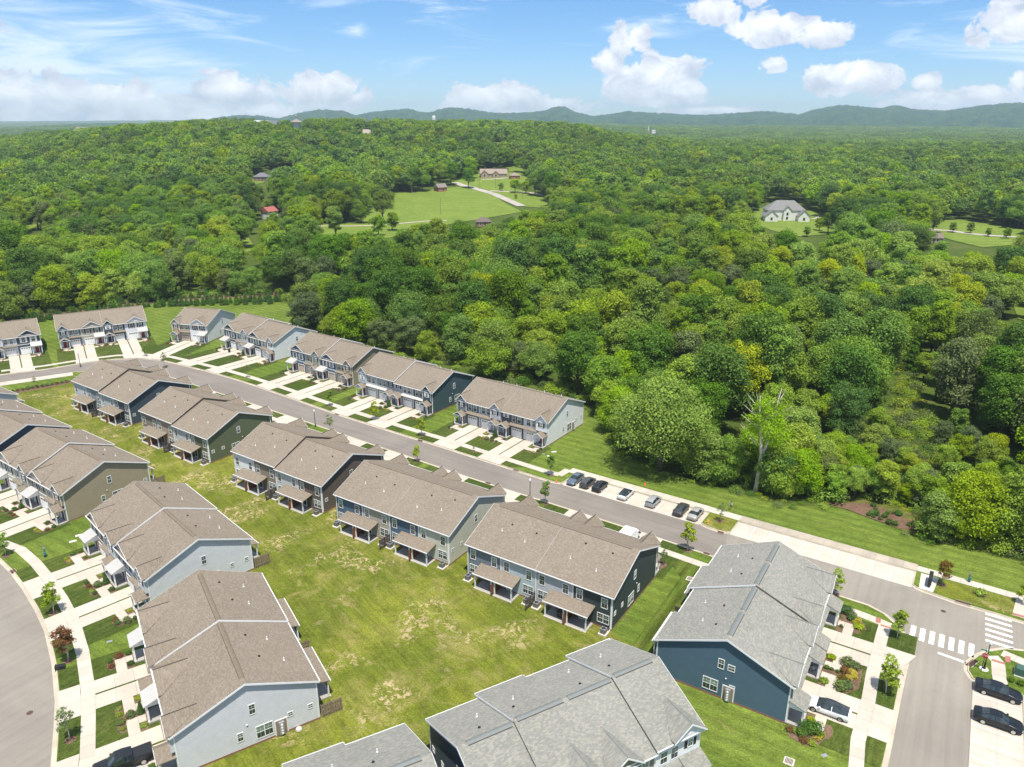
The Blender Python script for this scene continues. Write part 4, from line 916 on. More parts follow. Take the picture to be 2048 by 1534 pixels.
def crown(name, R, z0, z1, k, n, leaf, mat, seed, form='round'):
    rng = np.random.default_rng(seed); L = crown_lobes(rng, R, z0, z1, k, form); P, Nn = blob_cloud(rng, L, n)
    v, q = leaf_cards(P, Nn * .7 + np.array([0, 0, .35]), leaf, seed + 1)
    return np_mesh(name, v, q, M[mat] if isinstance(mat, str) else mat), L
def trunk_mesh(H, r, L, mat, seed, n=5):
    rng = random.Random(seed); m = MB(); bend = rng.uniform(-.5, .5)
    top = H * .72; m.tube([(0, 0, -.3), (bend * .3, 0, top * .35), (bend, bend * .4, top * .7), (bend * .6, 0, top)], [r * 1.25, r, r * .7, r * .25], 8)
    for (x, y, z, q, f) in sorted(L, key=lambda l: l[2])[:n]:
        zb = min(top * .8, max(H * .18, z * .55)); m.tube([(bend * .5, bend * .2, zb), (x * .55, y * .55, (zb + z) / 2 + .4), (x * .9, y * .9, z)], [r * .45, r * .3, r * .1], 5)
    return m.mesh('trunk', mat, True)
TREES = {}
def tree_kind(key, H, R, z0, k, n, leaf, mat, seed, form='round', bark='bark', tr=None):
    cm, L = crown('crown', R, z0, H - R * .25, k, n, leaf, M[mat], seed, form); tm = trunk_mesh(H, tr or H * .016 + .05, L, M[bark], seed)
    TREES[key] = (tm, cm, H, R)
tree_kind('broadA', 17, 6.3, 6.0, 26, 17550, 0.40, 'leafA', 11)
tree_kind('broadB', 16, 5.6, 5.0, 22, 16200, 0.39, 'leafB', 23)
tree_kind('deepC', 18, 6.6, 6.0, 28, 17550, 0.40, 'leafC', 35)
tree_kind('tallD', 19, 4.9, 5.5, 24, 16200, 0.39, 'leafA', 47, 'oval')
tree_kind('flatE', 14, 6.0, 4.2, 22, 16200, 0.39, 'leafA', 59, 'flat')
tree_kind('oliveP', 14, 4.8, 3.5, 20, 14850, 0.35, 'leafP', 61, 'oval')
tree_kind('brightG', 15, 5.2, 4.0, 24, 16200, 0.37, 'leafB', 67, 'oval')
tree_kind('cedar', 11, 2.7, .8, 26, 9000, .34, 'leafC', 71, 'cone')
tree_kind('small', 8, 3.2, 1.5, 16, 7000, .34, 'leafA', 73)
tree_kind('skirtA', 14, 5.4, 1.6, 34, 18900, 0.37, 'leafA', 79, 'round')
tree_kind('skirtB', 11, 4.4, .9, 28, 14850, 0.33, 'leafB', 81, 'round')
tree_kind('ragged', 16, 5.8, 4.5, 30, 6500, .42, 'leafP', 75, 'flat', 'palebark')
tree_kind('spread', 15, 8.2, 5.0, 34, 20250, 0.40, 'leafA', 77, 'flat')
tree_kind('young', 4.2, 1.15, 1.4, 11, 1200, .20, 'leafA', 83, 'oval', 'palebark', .05)
tree_kind('youngY', 4.0, 1.25, 1.3, 10, 1200, .20, 'leafB', 89, 'oval', 'palebark', .05)
tree_kind('youngR', 4.4, 1.35, 1.2, 12, 1500, .20, 'leafR', 97, 'oval', 'palebark', .055)
tree_kind('sparse', 3.8, 1.1, 1.3, 7, 420, .18, 'leafP', 101, 'oval', 'palebark', .045)
def tree(key, x, y, z, s, rot, label, group, name='tree', sz=None, cat='tree'):
    tm, cm, H, R = TREES[key]; r = ob(name, tm, None, (x, y, z), rot, label=label, category=cat, group=group) if False else empty(name, (x, y, z), rot, label=label, category=cat, group=group)
    r.scale = (s, s, sz or s); ob('trunk', tm, r); ob('crown', cm, r); return r
def shrub_mesh(name, R, H, n, leaf, mat, seed, form='round'):
    rng = np.random.default_rng(seed)
    if form == 'cone': L = [(0, 0, H * t, R * (1.02 - .85 * t), .9) for t in (.12, .28, .45, .62, .78, .9)]
    else: L = [(R * .45 * math.cos(a), R * .45 * math.sin(a), H * .45 + .1 * math.sin(3 * a) * H, R * .62, H / R * .7) for a in (0, 1.3, 2.5, 3.8, 5.1)] + [(0, 0, H * .55, R * .6, H / R * .75)]
    P, Nn = blob_cloud(rng, L, n); P[:, 2] = np.maximum(P[:, 2], .03); v, q = leaf_cards(P, Nn * .8 + np.array([0, 0, .3]), leaf, seed + 1); return np_mesh(name, v, q, M[mat])
SH = {'green': [shrub_mesh('shrub', .42, .62, 420, .12, 'leafE', s) for s in (3, 4)], 'lime': [shrub_mesh('shrub', .45, .38, 380, .12, 'leafB', 5)], 'gold': [shrub_mesh('shrub', .48, .5, 420, .13, 'leafY', 6)],
      'rust': [shrub_mesh('shrub', .5, .55, 420, .13, 'leafR', 7)], 'olive': [shrub_mesh('shrub', .62, .75, 520, .14, 'leafP', 8)], 'cone': [shrub_mesh('shrub', .5, 2.2, 1100, .15, 'leafE', 9, 'cone')], 'big': [shrub_mesh('shrub', .8, 1.1, 900, .15, 'leafE', 10)]}
SHN = {'green': 'small round green shrub', 'lime': 'low lime green shrub', 'gold': 'low golden yellow shrub', 'rust': 'reddish brown shrub', 'olive': 'loose olive shrub', 'cone': 'cone shaped evergreen', 'big': 'large round green shrub'}
def shrub(kind, x, y, where, s=1.0, z=0.0, group='shrubs in the front beds', name='shrub'):
    me = rnd.choice(SH[kind]); o = ob(name if kind != 'cone' else 'evergreen_shrub', me, None, (x, y, z), rnd.uniform(0, 6.28), label=SHN[kind] + ' ' + where, category='shrub', group=group)
    o.scale = (s, s, s * rnd.uniform(.9, 1.12)); return o

# ------------------------------------------------------------------ front yards: drives, paths, beds
def hit(P, d, line):
    best = None
    for a, b in zip(line[:-1], line[1:]):
        e = b - a; den = d.x * e.y - d.y * e.x
        if abs(den) < 1e-9: continue
        w = a - P; t = (w.x * e.y - w.y * e.x) / den; s = (w.x * d.y - w.y * d.x) / den
        if t > 0 and -.02 <= s <= 1.02 and (best is None or t < best): best = t
    return best
ctr = [0]
def front_yard(key, walk, kerbl, plants=True):
    o, head, nu = BL[key]; u, v = dirv(head), dirv(head + 90); L = nu * UW
    W = lambda x, w: o + u * x + v * (DEP + w)
    def lim(x): t = hit(W(x, 0), v, walk); t2 = hit(W(x, 0), v, kerbl); return (t if t else 8.4), (t2 if t2 else 12)
    root = empty('driveway', (0, 0, 0), 0, **_S)
    def piece(x0, x1, wa0, wa1, wb0, wb1, mat='concrete', top=.048):
        m = MB(); pts = [W(x0, wa0), W(x1, wa1), W(x1, wb1), W(x0, wb0)]
        m.slab(pts, -.05, top + rnd.uniform(-.002, .002)); return ob('slab', (m, M[mat]), root)
    # lawn under it all
    xs = [-1.2 + (L + 2.4) * k / 12 for k in range(13)]
    P = [W(x, .02) for x in xs] + [W(x, lim(x)[1] - .25) for x in reversed(xs)]
    ctr[0] += 1; flat('lawn', P, .004 + .0017 * ctr[0], M['lawn'], **_S)
    for i in range(nu // 2):
        x0 = i * 2 * UW
        for a, b in ((3.4, 6.0), (6.3, 8.9)):
            a += x0; b += x0; la, ka = lim(a); lb, kb = lim(b); fa, fb = (la - .79), (lb - .79)
            piece(a, b, .0, .0, fa / 3 - .01, fb / 3 - .01); piece(a, b, fa / 3 + .01, fb / 3 + .01, 2 * fa / 3 - .01, 2 * fb / 3 - .01); piece(a, b, 2 * fa / 3 + .01, 2 * fb / 3 + .01, fa, fb)
        a, b = x0 + 3.2, x0 + 9.1; mid = (a + b) / 2
        for q0, q1 in ((a, mid - .012), (mid + .012, b)):
            l0, k0 = lim(q0); l1, k1 = lim(q1); piece(q0, q1, l0 + .79, l1 + .79, k0 - .02, k1 - .02, top=.054)
    # paths and beds
    ents = [(0, 1)] if nu == 2 else [(0, 1), (1, -1), (2, 1), (3, -1)]
    if nu == 2: ents = [(0, 1), (1, -1)]
    for i, sg in ents:
        c = i * UW + (1.35 if sg > 0 else UW - 1.35)
        X = lambda d: c + sg * d
        def pc(d0, d1, w0, w1, mat='concrete', top=.048):
            a, b = sorted((X(d0), X(d1))); return piece(a, b, w0, w0, w1, w1, mat, top)
        pc(.1, 2.03, 2.75, 4.0); pc(-.75, .08, 2.75, 4.0); pc(-.75, .45, 1.9, 2.73)
        def bed(pts, z=.038):
            Q = [W(X(d), w) for d, w in pts]; flat('mulch_bed', Q, z, M['mulch'], **_S)
        bed([(-1.3, 1.9), (-.77, 1.9), (-.77, 4.05), (1.1, 4.05), (1.1, 4.7), (.2, 5.0), (-1.1, 4.8), (-1.5, 3.4)]); bed([(.5, 1.9), (1.95, 1.9), (1.95, 2.7), (.5, 2.7)])
        if plants:
            wh = {0: 'first', 1: 'second', 2: 'third', 3: 'fourth'}[i]
            where = 'by the ' + wh + ' porch of the ' + SHORT[key]
            def P_(k, d, w, s=1.0): q = W(X(d), w); shrub(k, q.x, q.y, where, s)
            P_(rnd.choice(['green', 'lime']), 1.25, 2.3, rnd.uniform(.7, 1)); P_('cone' if i in (1, 2) and rnd.random() < .8 else 'green', -1.1, 2.3, rnd.uniform(.75, .95))
            P_(rnd.choice(['green', 'rust', 'olive']), -1.15, 3.4, rnd.uniform(.8, 1.1)); P_(rnd.choice(['rust', 'green', 'lime', 'olive']), -.6, 4.5, rnd.uniform(.7, 1)); P_(rnd.choice(['gold', 'lime', 'green', 'rust']), .5, 4.45, rnd.uniform(.6, .9))
def LP(P): return [Vector((p[0], p[1])) for p in P]
WF, KF, WN, KN, WA, KA = LP(walk_far), LP(FAR), LP(walk_near), LP(NEAR), LP(walk_arc), LP(arc_edge)
for k in ('B7', 'B6', 'B5', 'B4', 'B3', 'B2', 'B1'): front_yard(k, WF, KF)
for k in ('A5', 'A4', 'A3', 'A2', 'A1'): front_yard(k, WN, KN, False)
for k in ('C4', 'C3', 'C2', 'C1'): front_yard(k, WA, KA, k != 'C1')
front_yard('D1', LP(wd), LP(S2W), False)
# richer beds beside the steel blue ended block
def px_shrub(k, px, py, s=1.0, where=''):
    q = g(px, py); shrub(k, q.x, q.y, where, s)
for P in (G((1687, 1216), (1702, 1226), (1712, 1237), (1728, 1247), (1733, 1260), (1718, 1262), (1700, 1246), (1682, 1234)), G((1645, 1330), (1680, 1338), (1725, 1338), (1718, 1378), (1692, 1388), (1668, 1374), (1676, 1350), (1645, 1342)), G((1572, 1452), (1590, 1455), (1605, 1470), (1640, 1462), (1650, 1478), (1635, 1492), (1610, 1492), (1578, 1474)), G((1675, 1246), (1692, 1252), (1690, 1262), (1674, 1257))):
    flat('mulch_bed', P, .040, M['mulch'], **_S)
for k, x, y, s in (('big', 1692, 1226, 1.1), ('olive', 1703, 1234, 1.1), ('green', 1700, 1240, 1.1), ('gold', 1716, 1243, 1.0), ('gold', 1708, 1245, .7), ('lime', 1717, 1256, 1.6), ('rust', 1699, 1228, 1.1), ('green', 1682, 1254, .6),
                   ('olive', 1694, 1330, 1.5), ('olive', 1708, 1336, 1.2), ('rust', 1690, 1345, 1.4), ('gold', 1703, 1348, 1.25), ('gold', 1697, 1358, 1.1), ('gold', 1707, 1355, 1.0), ('rust', 1684, 1362, 1.4), ('olive', 1681, 1378, 1.4), ('olive', 1694, 1376, 1.2), ('green', 1653, 1337, .8), ('green', 1663, 1340, .6), ('green', 1675, 1345, .6),
                   ('big', 1612, 1462, 1.1), ('big', 1627, 1466, 1.2), ('big', 1604, 1470, .9), ('rust', 1608, 1484, 1.1), ('gold', 1635, 1478, 1.0), ('lime', 1640, 1472, 1.2), ('lime', 1622, 1488, 1.2), ('lime', 1591, 1464, 1.1), ('rust', 1580, 1462, .9), ('lime', 1622, 1440, 1.0), ('lime', 1648, 1364, 1.3), ('lime', 1663, 1317, 1.3)):
    px_shrub(k, x, y, s, 'in the beds beside the steel blue ended block')
# ------------------------------------------------------------------ vehicles
def carpaint(name, col, metal=.3):
    t = NT(name); return t.out(c4(col), .28, .6, metal)
PROF = {  # x, half width, sill z, belt z, roof half width, roof z
 'sedan': [(-2.40, .60, .42, .78, .50, .80), (-2.32, .80, .30, .92, .62, .95), (-2.0, .88, .22, .97, .66, 1.03), (-1.62, .90, .22, .98, .66, 1.10), (-.95, .91, .22, .98, .58, 1.42), (-.40, .91, .22, .97, .60, 1.46), (-.32, .91, .22, .97, .60, 1.465), (.25, .91, .22, .96, .58, 1.44), (.95, .91, .22, .94, .66, 1.02), (1.35, .90, .22, .90, .66, .95), (2.0, .86, .24, .80, .62, .84), (2.30, .74, .30, .68, .55, .70), (2.42, .50, .38, .58, .40, .60)],
 'hatch': [(-2.10, .66, .42, .85, .54, .90), (-2.04, .82, .30, .98, .62, 1.08), (-1.90, .87, .22, 1.02, .62, 1.30), (-1.45, .89, .22, 1.02, .60, 1.50), (-.60, .90, .22, 1.00, .61, 1.56), (-.52, .90, .22, 1.00, .61, 1.56), (.20, .90, .22, .99, .60, 1.53), (.95, .90, .22, .97, .66, 1.08), (1.35, .89, .22, .93, .66, .99), (1.85, .86, .24, .84, .62, .88), (2.10, .72, .30, .70, .54, .72), (2.20, .50, .38, .60, .42, .62)],
 'fast': [(-2.38, .62, .42, .85, .52, .88), (-2.30, .82, .30, .98, .62, 1.02), (-2.15, .88, .22, 1.00, .62, 1.07), (-1.20, .92, .20, .98, .58, 1.34), (-.45, .92, .20, .96, .60, 1.43), (-.37, .92, .20, .96, .60, 1.435), (.30, .92, .20, .94, .58, 1.42), (1.20, .91, .20, .90, .66, .98), (1.50, .90, .22, .88, .66, .90), (2.05, .86, .24, .78, .62, .81), (2.30, .74, .30, .66, .55, .68), (2.42, .50, .38, .56, .40, .58)]}
def car_mesh(kind):
    S = PROF[kind]; rings = []
    for (x, w, zl, zb, wr, zr) in S:
        h = [(w * .86, zl), (w, zl + .14), (w * 1.0, (zl + zb) / 2 + .05), (w * .965, zb), (wr + .02, zr - .03), (wr * .72, zr + .012), (0, zr + .025)]
        rings.append([(x, -y, z) for y, z in h] + [(x, y, z) for y, z in reversed(h[:-1])])
    n = len(rings[0]); V = [p for r in rings for p in r]; parts = {'body': [], 'side_window': [], 'windshield': [], 'rear_window': [], 'roof_panel': []}
    for i in range(len(S) - 1):
        cab = S[i][5] - S[i][3] > .2 or S[i + 1][5] - S[i + 1][3] > .2; both = S[i][5] - S[i][3] > .2 and S[i + 1][5] - S[i + 1][3] > .2
        for k in range(n - 1):
            f = (i * n + k, (i + 1) * n + k, (i + 1) * n + k + 1, i * n + k + 1); key = 'body'; thin = S[i + 1][0] - S[i][0] < .1
            if k in (3, n - 5) and cab and not thin: key = 'side_window'
            if cab and not both and 4 <= k <= n - 6: key = 'windshield' if S[i][0] > 0 else 'rear_window'
            elif both and 4 <= k <= n - 6: key = 'roof_panel' if 1 else 'body'
            parts[key].append(f)
        f0 = (i * n, (i + 1) * n, (i + 1) * n + n - 1, i * n + n - 1); parts['body'].append(f0[::-1])
    parts['body'].append(tuple(range(n))); parts['body'].append(tuple((len(S) - 1) * n + k for k in reversed(range(n))))
    return V, parts
_cm = {}
def car(kind, col, x, y, head, label, roofglass=False, z=-.1, s=1.0, metal=.3, cat='car', name='parked_car', grp='cars parked on the estate'):
    V, parts = _cm.setdefault(kind, car_mesh(kind)); r = empty(name, (x, y, z), rd(head), label=label, category=cat, group=grp); r.scale = (s,) * 3
    paint = carpaint('paint ' + label, col, 0 if min(col) > .6 else metal)
    for k, F in parts.items():
        m = MB(); used = sorted({i for f in F for i in f}); mp = {a: b for b, a in enumerate(used)}; m.v = [V[i] for i in used]; m.f = [tuple(mp[i] for i in f) for f in F]
        mat = paint if k == 'body' or (k == 'roof_panel' and not roofglass) else M['carglass']
        ob(k, m.mesh(k, mat, True), r)
    for wx in (-1.42, 1.45) if kind != 'hatch' else (-1.28, 1.3):
        for sy in (-1, 1):
            t = ob('wheel', shared('tyre', lambda: MB().lathe((0, 0), [(.27, -.11), (.33, -.09), (.335, 0), (.33, .09), (.27, .11)], 18).mesh('wheel', M['tyre'], True)), r, (wx, sy * .82, .33), (rd(90), 0, 0))
            ob('rim', shared('rim', lambda: MB().lathe((0, 0), [(.215, -.125), (.22, .125)], 14).mesh('rim', M['rim'], False)), t)
            q = MB(); q.cyl((0, 0), .365, .365, -.02, .05, 16); ob('wheel_arch', shared('arch', lambda: q.mesh('wheel_arch', M['black'])), r, (wx, sy * .865 - (.02 if sy > 0 else -.02), .37), (rd(-90 * sy), 0, 0))
    x0, x1 = PROF[kind][1][0], PROF[kind][-2][0]
    for sy in (-1, 1):
        q = MB(); q.box(x0 - .03, sy * .78, .70, x0 + .20, sy * .50, .86); ob('tail_light', (q, M['red_lamp']), r)
        q = MB(); q.box(x1 - .20, sy * .76, .56, x1 + .02, sy * .46, .68); ob('headlight', (q, M['clear_lamp']), r)
        q = MB(); q.box(.72, sy * .90, .93, .92, sy * 1.08, 1.05); ob('mirror', (q, paint), r)
    q = MB(); q.box(x0 - .055, -.26, .55, x0 - .02, .26, .67); ob('number_plate', (q, M['pipe']), r)
    return r
hN = 56.99
def stall(f, i, w): p = f(i, w); return p.x, p.y
nb = 'in the kerbside bays, '
for i, kind, col, hd, lab, rg in ((-.45, 'sedan', (.13, .17, .22), hN + 180, 'blue grey sedan parked facing the road, farthest left in the bays', False), (.55, 'hatch', (.10, .10, .10), hN, 'dark grey hatchback between the blue grey sedan and the black hatchback', False),
    (1.52, 'hatch', (.03, .032, .038), hN, 'black hatchback with one empty stall before the white car', False), (3.52, 'fast', (.75, .75, .73), hN, 'white car with a black roof panel alone between empty stalls', True), (5.52, 'hatch', (.42, .43, .44), hN, 'silver hatchback between two empty stalls', False),
    (7.5, 'sedan', (.075, .075, .07), hN, 'dark grey sedan beside the silver sedan at the island', False), (8.5, 'sedan', (.45, .44, .40), hN, 'light silver sedan in the last stall next to the hydrant island', False)):
    x, y = stall(b1, i, 2.65); car(kind, col, x, y, hd, lab, rg)
c1 = g(2003, 1402); c2 = g(2000, 1452)
x, y = stall(b3, -.52, 2.65); car('sedan', (.014, .017, .024), x, y, -31.7, 'black sedan with chrome window trim, nearest the stop sign', s=1.06, metal=.2)
x, y = stall(b3, 1.48, 2.65); car('sedan', (.012, .014, .018), x, y, -31.7, 'black sedan farther down the right hand bays, an empty stall away', s=1.06, metal=.2)
p = g(1655, 1424); car('fast', (.90, .90, .90), p.x, p.y, 148.2, 'white car with a black glass roof on the drive of the steel blue ended block', True, z=.04, s=1.05)
p = gt(1637, 437); car('sedan', (.7, .7, .7), p.x, p.y, 0, 'small white car on the drive of the white mansion', z=p.z)
# pickup on the near left drive
def pickup(x, y, head):
    r = empty('pickup_truck', (x, y, .03), rd(head), label='black pickup truck with a covered bed on the drive at the bottom left corner', category='pickup truck', group='cars parked on the estate')
    pt = carpaint('pickup paint', (.022, .024, .028), .2)
    S = [(-2.9, .92, .45, 1.12, .80, 1.16), (-2.85, .98, .42, 1.18, .84, 1.2), (-1.0, .99, .40, 1.18, .84, 1.2), (-.95, .99, .40, 1.18, .70, 1.75), (-.1, .99, .40, 1.18, .70, 1.88), (-.02, .99, .4, 1.18, .70, 1.885), (.75, .99, .40, 1.16, .69, 1.86), (1.45, .99, .40, 1.12, .80, 1.22), (2.75, .96, .42, 1.05, .80, 1.10), (2.95, .85, .48, .98, .72, 1.0)]
    PROF['pickup'] = S; V, parts = car_mesh('pickup')
    for k, F in parts.items():
        m = MB(); used = sorted({i for f in F for i in f}); mp = {a: b for b, a in enumerate(used)}; m.v = [V[i] for i in used]; m.f = [tuple(mp[i] for i in f) for f in F]
        ob(k, m.mesh(k, pt if k in ('body', 'roof_panel') else M['carglass'], False), r)
    q = MB(); 
    for k in range(3): q.box(-2.78 + k * .58, -.80, 1.2, -2.78 + (k + 1) * .58 - .03, .80, 1.26)
    ob('bed_cover', (q, M['dark']), r)
    for wx in (-1.85, 1.85):
        for sy in (-1, 1):
            t = ob('wheel', _dm['tyre'], r, (wx, sy * .88, .40), (rd(90), 0, 0)); t.scale = (1.2, 1.2, 1.2); ob('rim', _dm['rim'], t)
    for sy in (-1, 1):
        q = MB(); q.box(-2.95, sy * .9, .85, -2.82, sy * .76, 1.12); ob('tail_light', (q, M['red_lamp']), r); q = MB(); q.box(1.0, sy * .99, 1.15, 1.2, sy * 1.22, 1.32); ob('mirror', (q, pt), r)
o, head, _ = BL['C4']; q = o + dirv(head) * 4.6 + dirv(head + 90) * (DEP + 4.9); pickup(q.x, q.y, head + 90)
# white box truck behind the dark green ended block
o, head, _ = BL['A5']; q = o + dirv(head) * 17.0 + dirv(head + 90) * (DEP + 6.3)
r = empty('box_truck', (q.x, q.y, .03), rd(head + 90), label='white box truck half hidden behind the roof of the dark green ended block', category='truck', group='cars parked on the estate')
m = MB(); m.box(-3.0, -1.05, .55, 1.2, 1.05, 2.75); ob('cargo_box', (m, M['pipe']), r); m = MB()
for k in range(6): m.box(-2.95 + k * .7, -1.02, 2.75, -2.93 + k * .7, 1.02, 2.77)
ob('roof_rib', (m, M['metergrey']), r); m = MB(); m.yz([(-.95, .5), (.95, .5), (.9, 1.95), (-.9, 1.95)], 1.25, 2.3); m.yz([(-.95, .5), (.95, .5), (.92, 1.2), (-.92, 1.2)], 2.3, 3.2); ob('cab', (m, M['pipe']), r)
m = MB(); m.box(2.305, -.8, 1.25, 2.33, .8, 1.85); ob('windshield', (m, M['carglass']), r)
for sy in (-1, 1): m = MB(); m.box(2.2, sy * .95, 1.4, 2.35, sy * 1.3, 1.7); ob('mirror', (m, M['black']), r)
for wx in (-2.0, 2.3):
    for sy in (-1, 1): t = ob('wheel', _dm['tyre'], r, (wx, sy * .85, .40), (rd(90), 0, 0)); t.scale = (1.15,) * 3

# ------------------------------------------------------------------ street furniture
def lamp(p, label, sign=False, h=3.9):
    r = empty('street_lamp', (p.x, p.y, .02), 0, label=label, category='street lamp', group='black post lamps along the streets')
    m = MB(); m.lathe((0, 0), [(.20, 0), (.19, .15), (.12, .3), (.11, .8), (.07, .95), (.055, h - .35), (.09, h - .3), (.09, h - .2), (.05, h - .18)], 10); ob('post', m.mesh('post', M['black'], False), r)
    m = MB(); m.lathe((0, 0), [(.08, h - .2), (.19, h - .08), (.225, h + .1), (.19, h + .28), (.09, h + .38), (.03, h + .46)], 12); ob('globe', m.mesh('globe', M['pipe'], True), r)
    return r
lamp(g(631, 854), 'black post lamp on the verge beside the brown ended block'); lamp(g(161, 733), 'black post lamp beside the road by the navy ended block')
o, head, _ = BL['A5']; q = o + dirv(head) * -4.9 + dirv(head + 90) * 26.2; lamp(q, 'black post lamp behind the roof of the dark green ended block, facing the parked cars')
pl = g(1968, 1337); lamp(pl, 'black post lamp beside the stop sign at the crossing')
m = MB(); m.cyl((0, 0), .55, .55, .0, .05, 18); ob('lamp_footing', m.mesh('lamp_footing', M['pad']), None, (pl.x - .1, pl.y - .1, .0), None, **_S)
def text(name, body, size, mat, parent, loc, rot, ex=.004):
    cu = bpy.data.curves.new(name, 'FONT'); cu.body = body; cu.size = size; cu.extrude = ex; cu.align_x = 'CENTER'; cu.align_y = 'CENTER'; cu.materials.append(mat)
    to = bpy.data.objects.new('tmp', cu); COL.objects.link(to); bpy.context.view_layer.update(); me = bpy.data.meshes.new_from_object(to.evaluated_get(bpy.context.evaluated_depsgraph_get())); bpy.data.objects.remove(to); me.name = name
    return ob(name, me, parent, loc, rot)
ps = g(1964, 1338); r = empty('stop_sign', (ps.x - .25, ps.y - .25, .02), rd(-122 + 90 + 180 - 180), label='red octagonal stop sign with green street name blades on a black post', category='sign')
m = MB(); m.cyl((0, 0), .045, .04, 0, 3.25, 8); ob('post', (m, M['black']), r)
m = MB(); pts = [(.38 * math.cos(rd(22.5 + 45 * k)), 2.35 + .38 * math.sin(rd(22.5 + 45 * k))) for k in range(8)]; m.xz(pts, -.075, -.055); ob('sign_face', (m, M['signred']), r)
m = MB(); pts2 = [(.41 * math.cos(rd(22.5 + 45 * k)), 2.35 + .41 * math.sin(rd(22.5 + 45 * k))) for k in range(8)]; m.xz(pts2, -.054, -.045); ob('sign_border', (m, M['pipe']), r)
text('lettering', 'STOP', .30, M['pipe'], r, (0, -.078, 2.35), (rd(90), 0, 0))
m = MB(); m.box(-.55, -.015, 2.98, .55, .015, 3.14); ob('name_blade', (m, M['signgreen']), r); m = MB(); m.box(-.015, -.55, 3.17, .015, .55, 3.33); ob('name_blade', (m, M['signgreen']), r)
r.rotation_euler = (0, 0, rd(-32))
def hydrant(p, mat, label, h=.85):
    r = empty('fire_hydrant', (p.x, p.y, .02), 0, label=label, category='hydrant'); m = MB(); m.lathe((0, 0), [(.17, 0), (.17, .06), (.12, .08), (.12, .55), (.15, .57), (.15, .63), (.11, .68), (.05, .78), (.05, h)], 12); ob('barrel', m.mesh('barrel', M[mat], True), r)
    for a in (0, 90, 180): m = MB(); m.lathe((0, 0), [(.07, 0), (.07, .17), (.085, .17), (.085, .22)], 10); ob('outlet', m.mesh('outlet', M[mat]), r, (0, 0, .42), (0, rd(90), rd(a)))
hydrant(g(1415, 1047), 'yellow', 'yellow fire hydrant on the grass island at the end of the bays')
def station(p, label, cap='teal'):
    r = empty('waste_station', (p.x, p.y, .02), rd(20), label=label, category='waste station')
    m = MB(); m.cyl((0, 0), .04, .04, 0, 1.75, 8); ob('post', (m, M['teal']), r); m = MB(); m.lathe((0, -.16), [(.19, .12), (.21, .72), (.22, .72), (.16, .80)], 14); ob('bin', m.mesh('bin', M['teal'], True), r)
    m = MB(); m.box(-.14, -.12, .98, .14, -.03, 1.3); ob('bag_dispenser', (m, M['teal']), r); m = MB(); m.box(-.15, -.05, 1.42, .15, -.03, 1.78); ob('sign_plate', (m, M['metergrey']), r)
station(g(1936, 1163), 'dark teal pet waste station beside the pavement past the letterboxes'); station(g(91.5, 1113), 'dark teal pet waste station on the lawn by the whitish ended block')
pm = b2(9.95, 2.4); r = empty('cluster_mailbox', (pm.x, pm.y, .035), rd(57), label='row of dark cluster mailboxes on the pad at the end of the empty bays', category='mailbox')
for k in range(3):
    x0 = -1.35 + k * .92; m = MB(); m.box(x0, -.24, .38, x0 + .84, .24, 1.45); m.box(x0 - .02, -.27, 1.45, x0 + .86, .27, 1.50); u_ = ob('mail_unit', (m, M['dark']), r)
    m = MB(); m.box(x0 + .3, -.14, 0, x0 + .54, .14, .38); ob('pedestal', (m, M['black']), u_); m = MB()
    for a in range(3):
        for b in range(5): m.box(x0 + .05 + a * .26, -.255, .46 + b * .19, x0 + .27 + a * .26, -.241, .62 + b * .19)
    ob('mail_door', (m, M['metergrey']), u_)
def cone(p, label):
    r = empty('traffic_cone', (p.x, p.y, .03), .3, label=label, category='traffic cone'); m = MB(); m.box(-.19, -.19, 0, .19, .19, .03); m.cyl((0, 0), .14, .03, .03, .72, 12); ob('cone', (m, M['orange']), r); m = MB(); m.cyl((0, 0), .098, .075, .3, .42, 12); ob('reflective_band', (m, M['pipe']), r)
cone(g(1113, 964), 'orange traffic cone on the gutter before the blue grey sedan'); cone(g(1290, 971), 'orange traffic cone at the back edge of the pavement behind the bays')
# wheelie bins, utility boxes, lids
p = g(122, 1337); r = empty('wheelie_bin', (p.x, p.y, -.1), rd(20), label='black wheelie bin lying on its side at the kerb of the curved road', category='bin'); m = MB(); m.xz([(-.55, .02), (.5, .06), (.5, .58), (-.55, .66)], -.3, .3); ob('tub', (m, M['dark']), r); m = MB(); m.box(-.62, -.33, 0, -.56, .33, .7); ob('lid', (m, M['black']), r)
for sy in (-1, 1): m = MB(); m.cyl((0, 0), .11, .11, -.03, .03, 12); ob('wheel', (m, M['tyre']), r, (.45, sy * .3, .12), (rd(90), 0, 0))
def bin_up(p, lab, rot=0): 
    r = empty('wheelie_bin', (p.x, p.y, .03), rot, label=lab, category='bin'); m = MB(); m.hexa([(-.24, -.26, .05), (.24, -.26, .05), (.24, .26, .05), (-.24, .26, .05), (-.3, -.34, .98), (.3, -.34, .98), (.3, .34, .98), (-.3, .34, .98)]); ob('tub', (m, M['dark']), r); m = MB(); m.box(-.32, -.37, .985, .32, .36, 1.06); ob('lid', (m, M['black']), r)
bin_up(g(459, 705), 'black wheelie bin standing by the garage of the charcoal and white block')
p = g(2044, 1349); r = empty('utility_box', (p.x, p.y, 0), rd(-32), label='dark green utility transformer box at the right edge', category='utility box'); m = MB(); m.box(-.9, -.9, 0, .9, .9, .12); ob('pad', (m, M['pad']), r); m = MB(); m.yz([(-.75, .121), (.75, .121), (.75, .95), (-.75, 1.15)], -.8, .8); ob('casing', (m, M['greenmetal']), r)
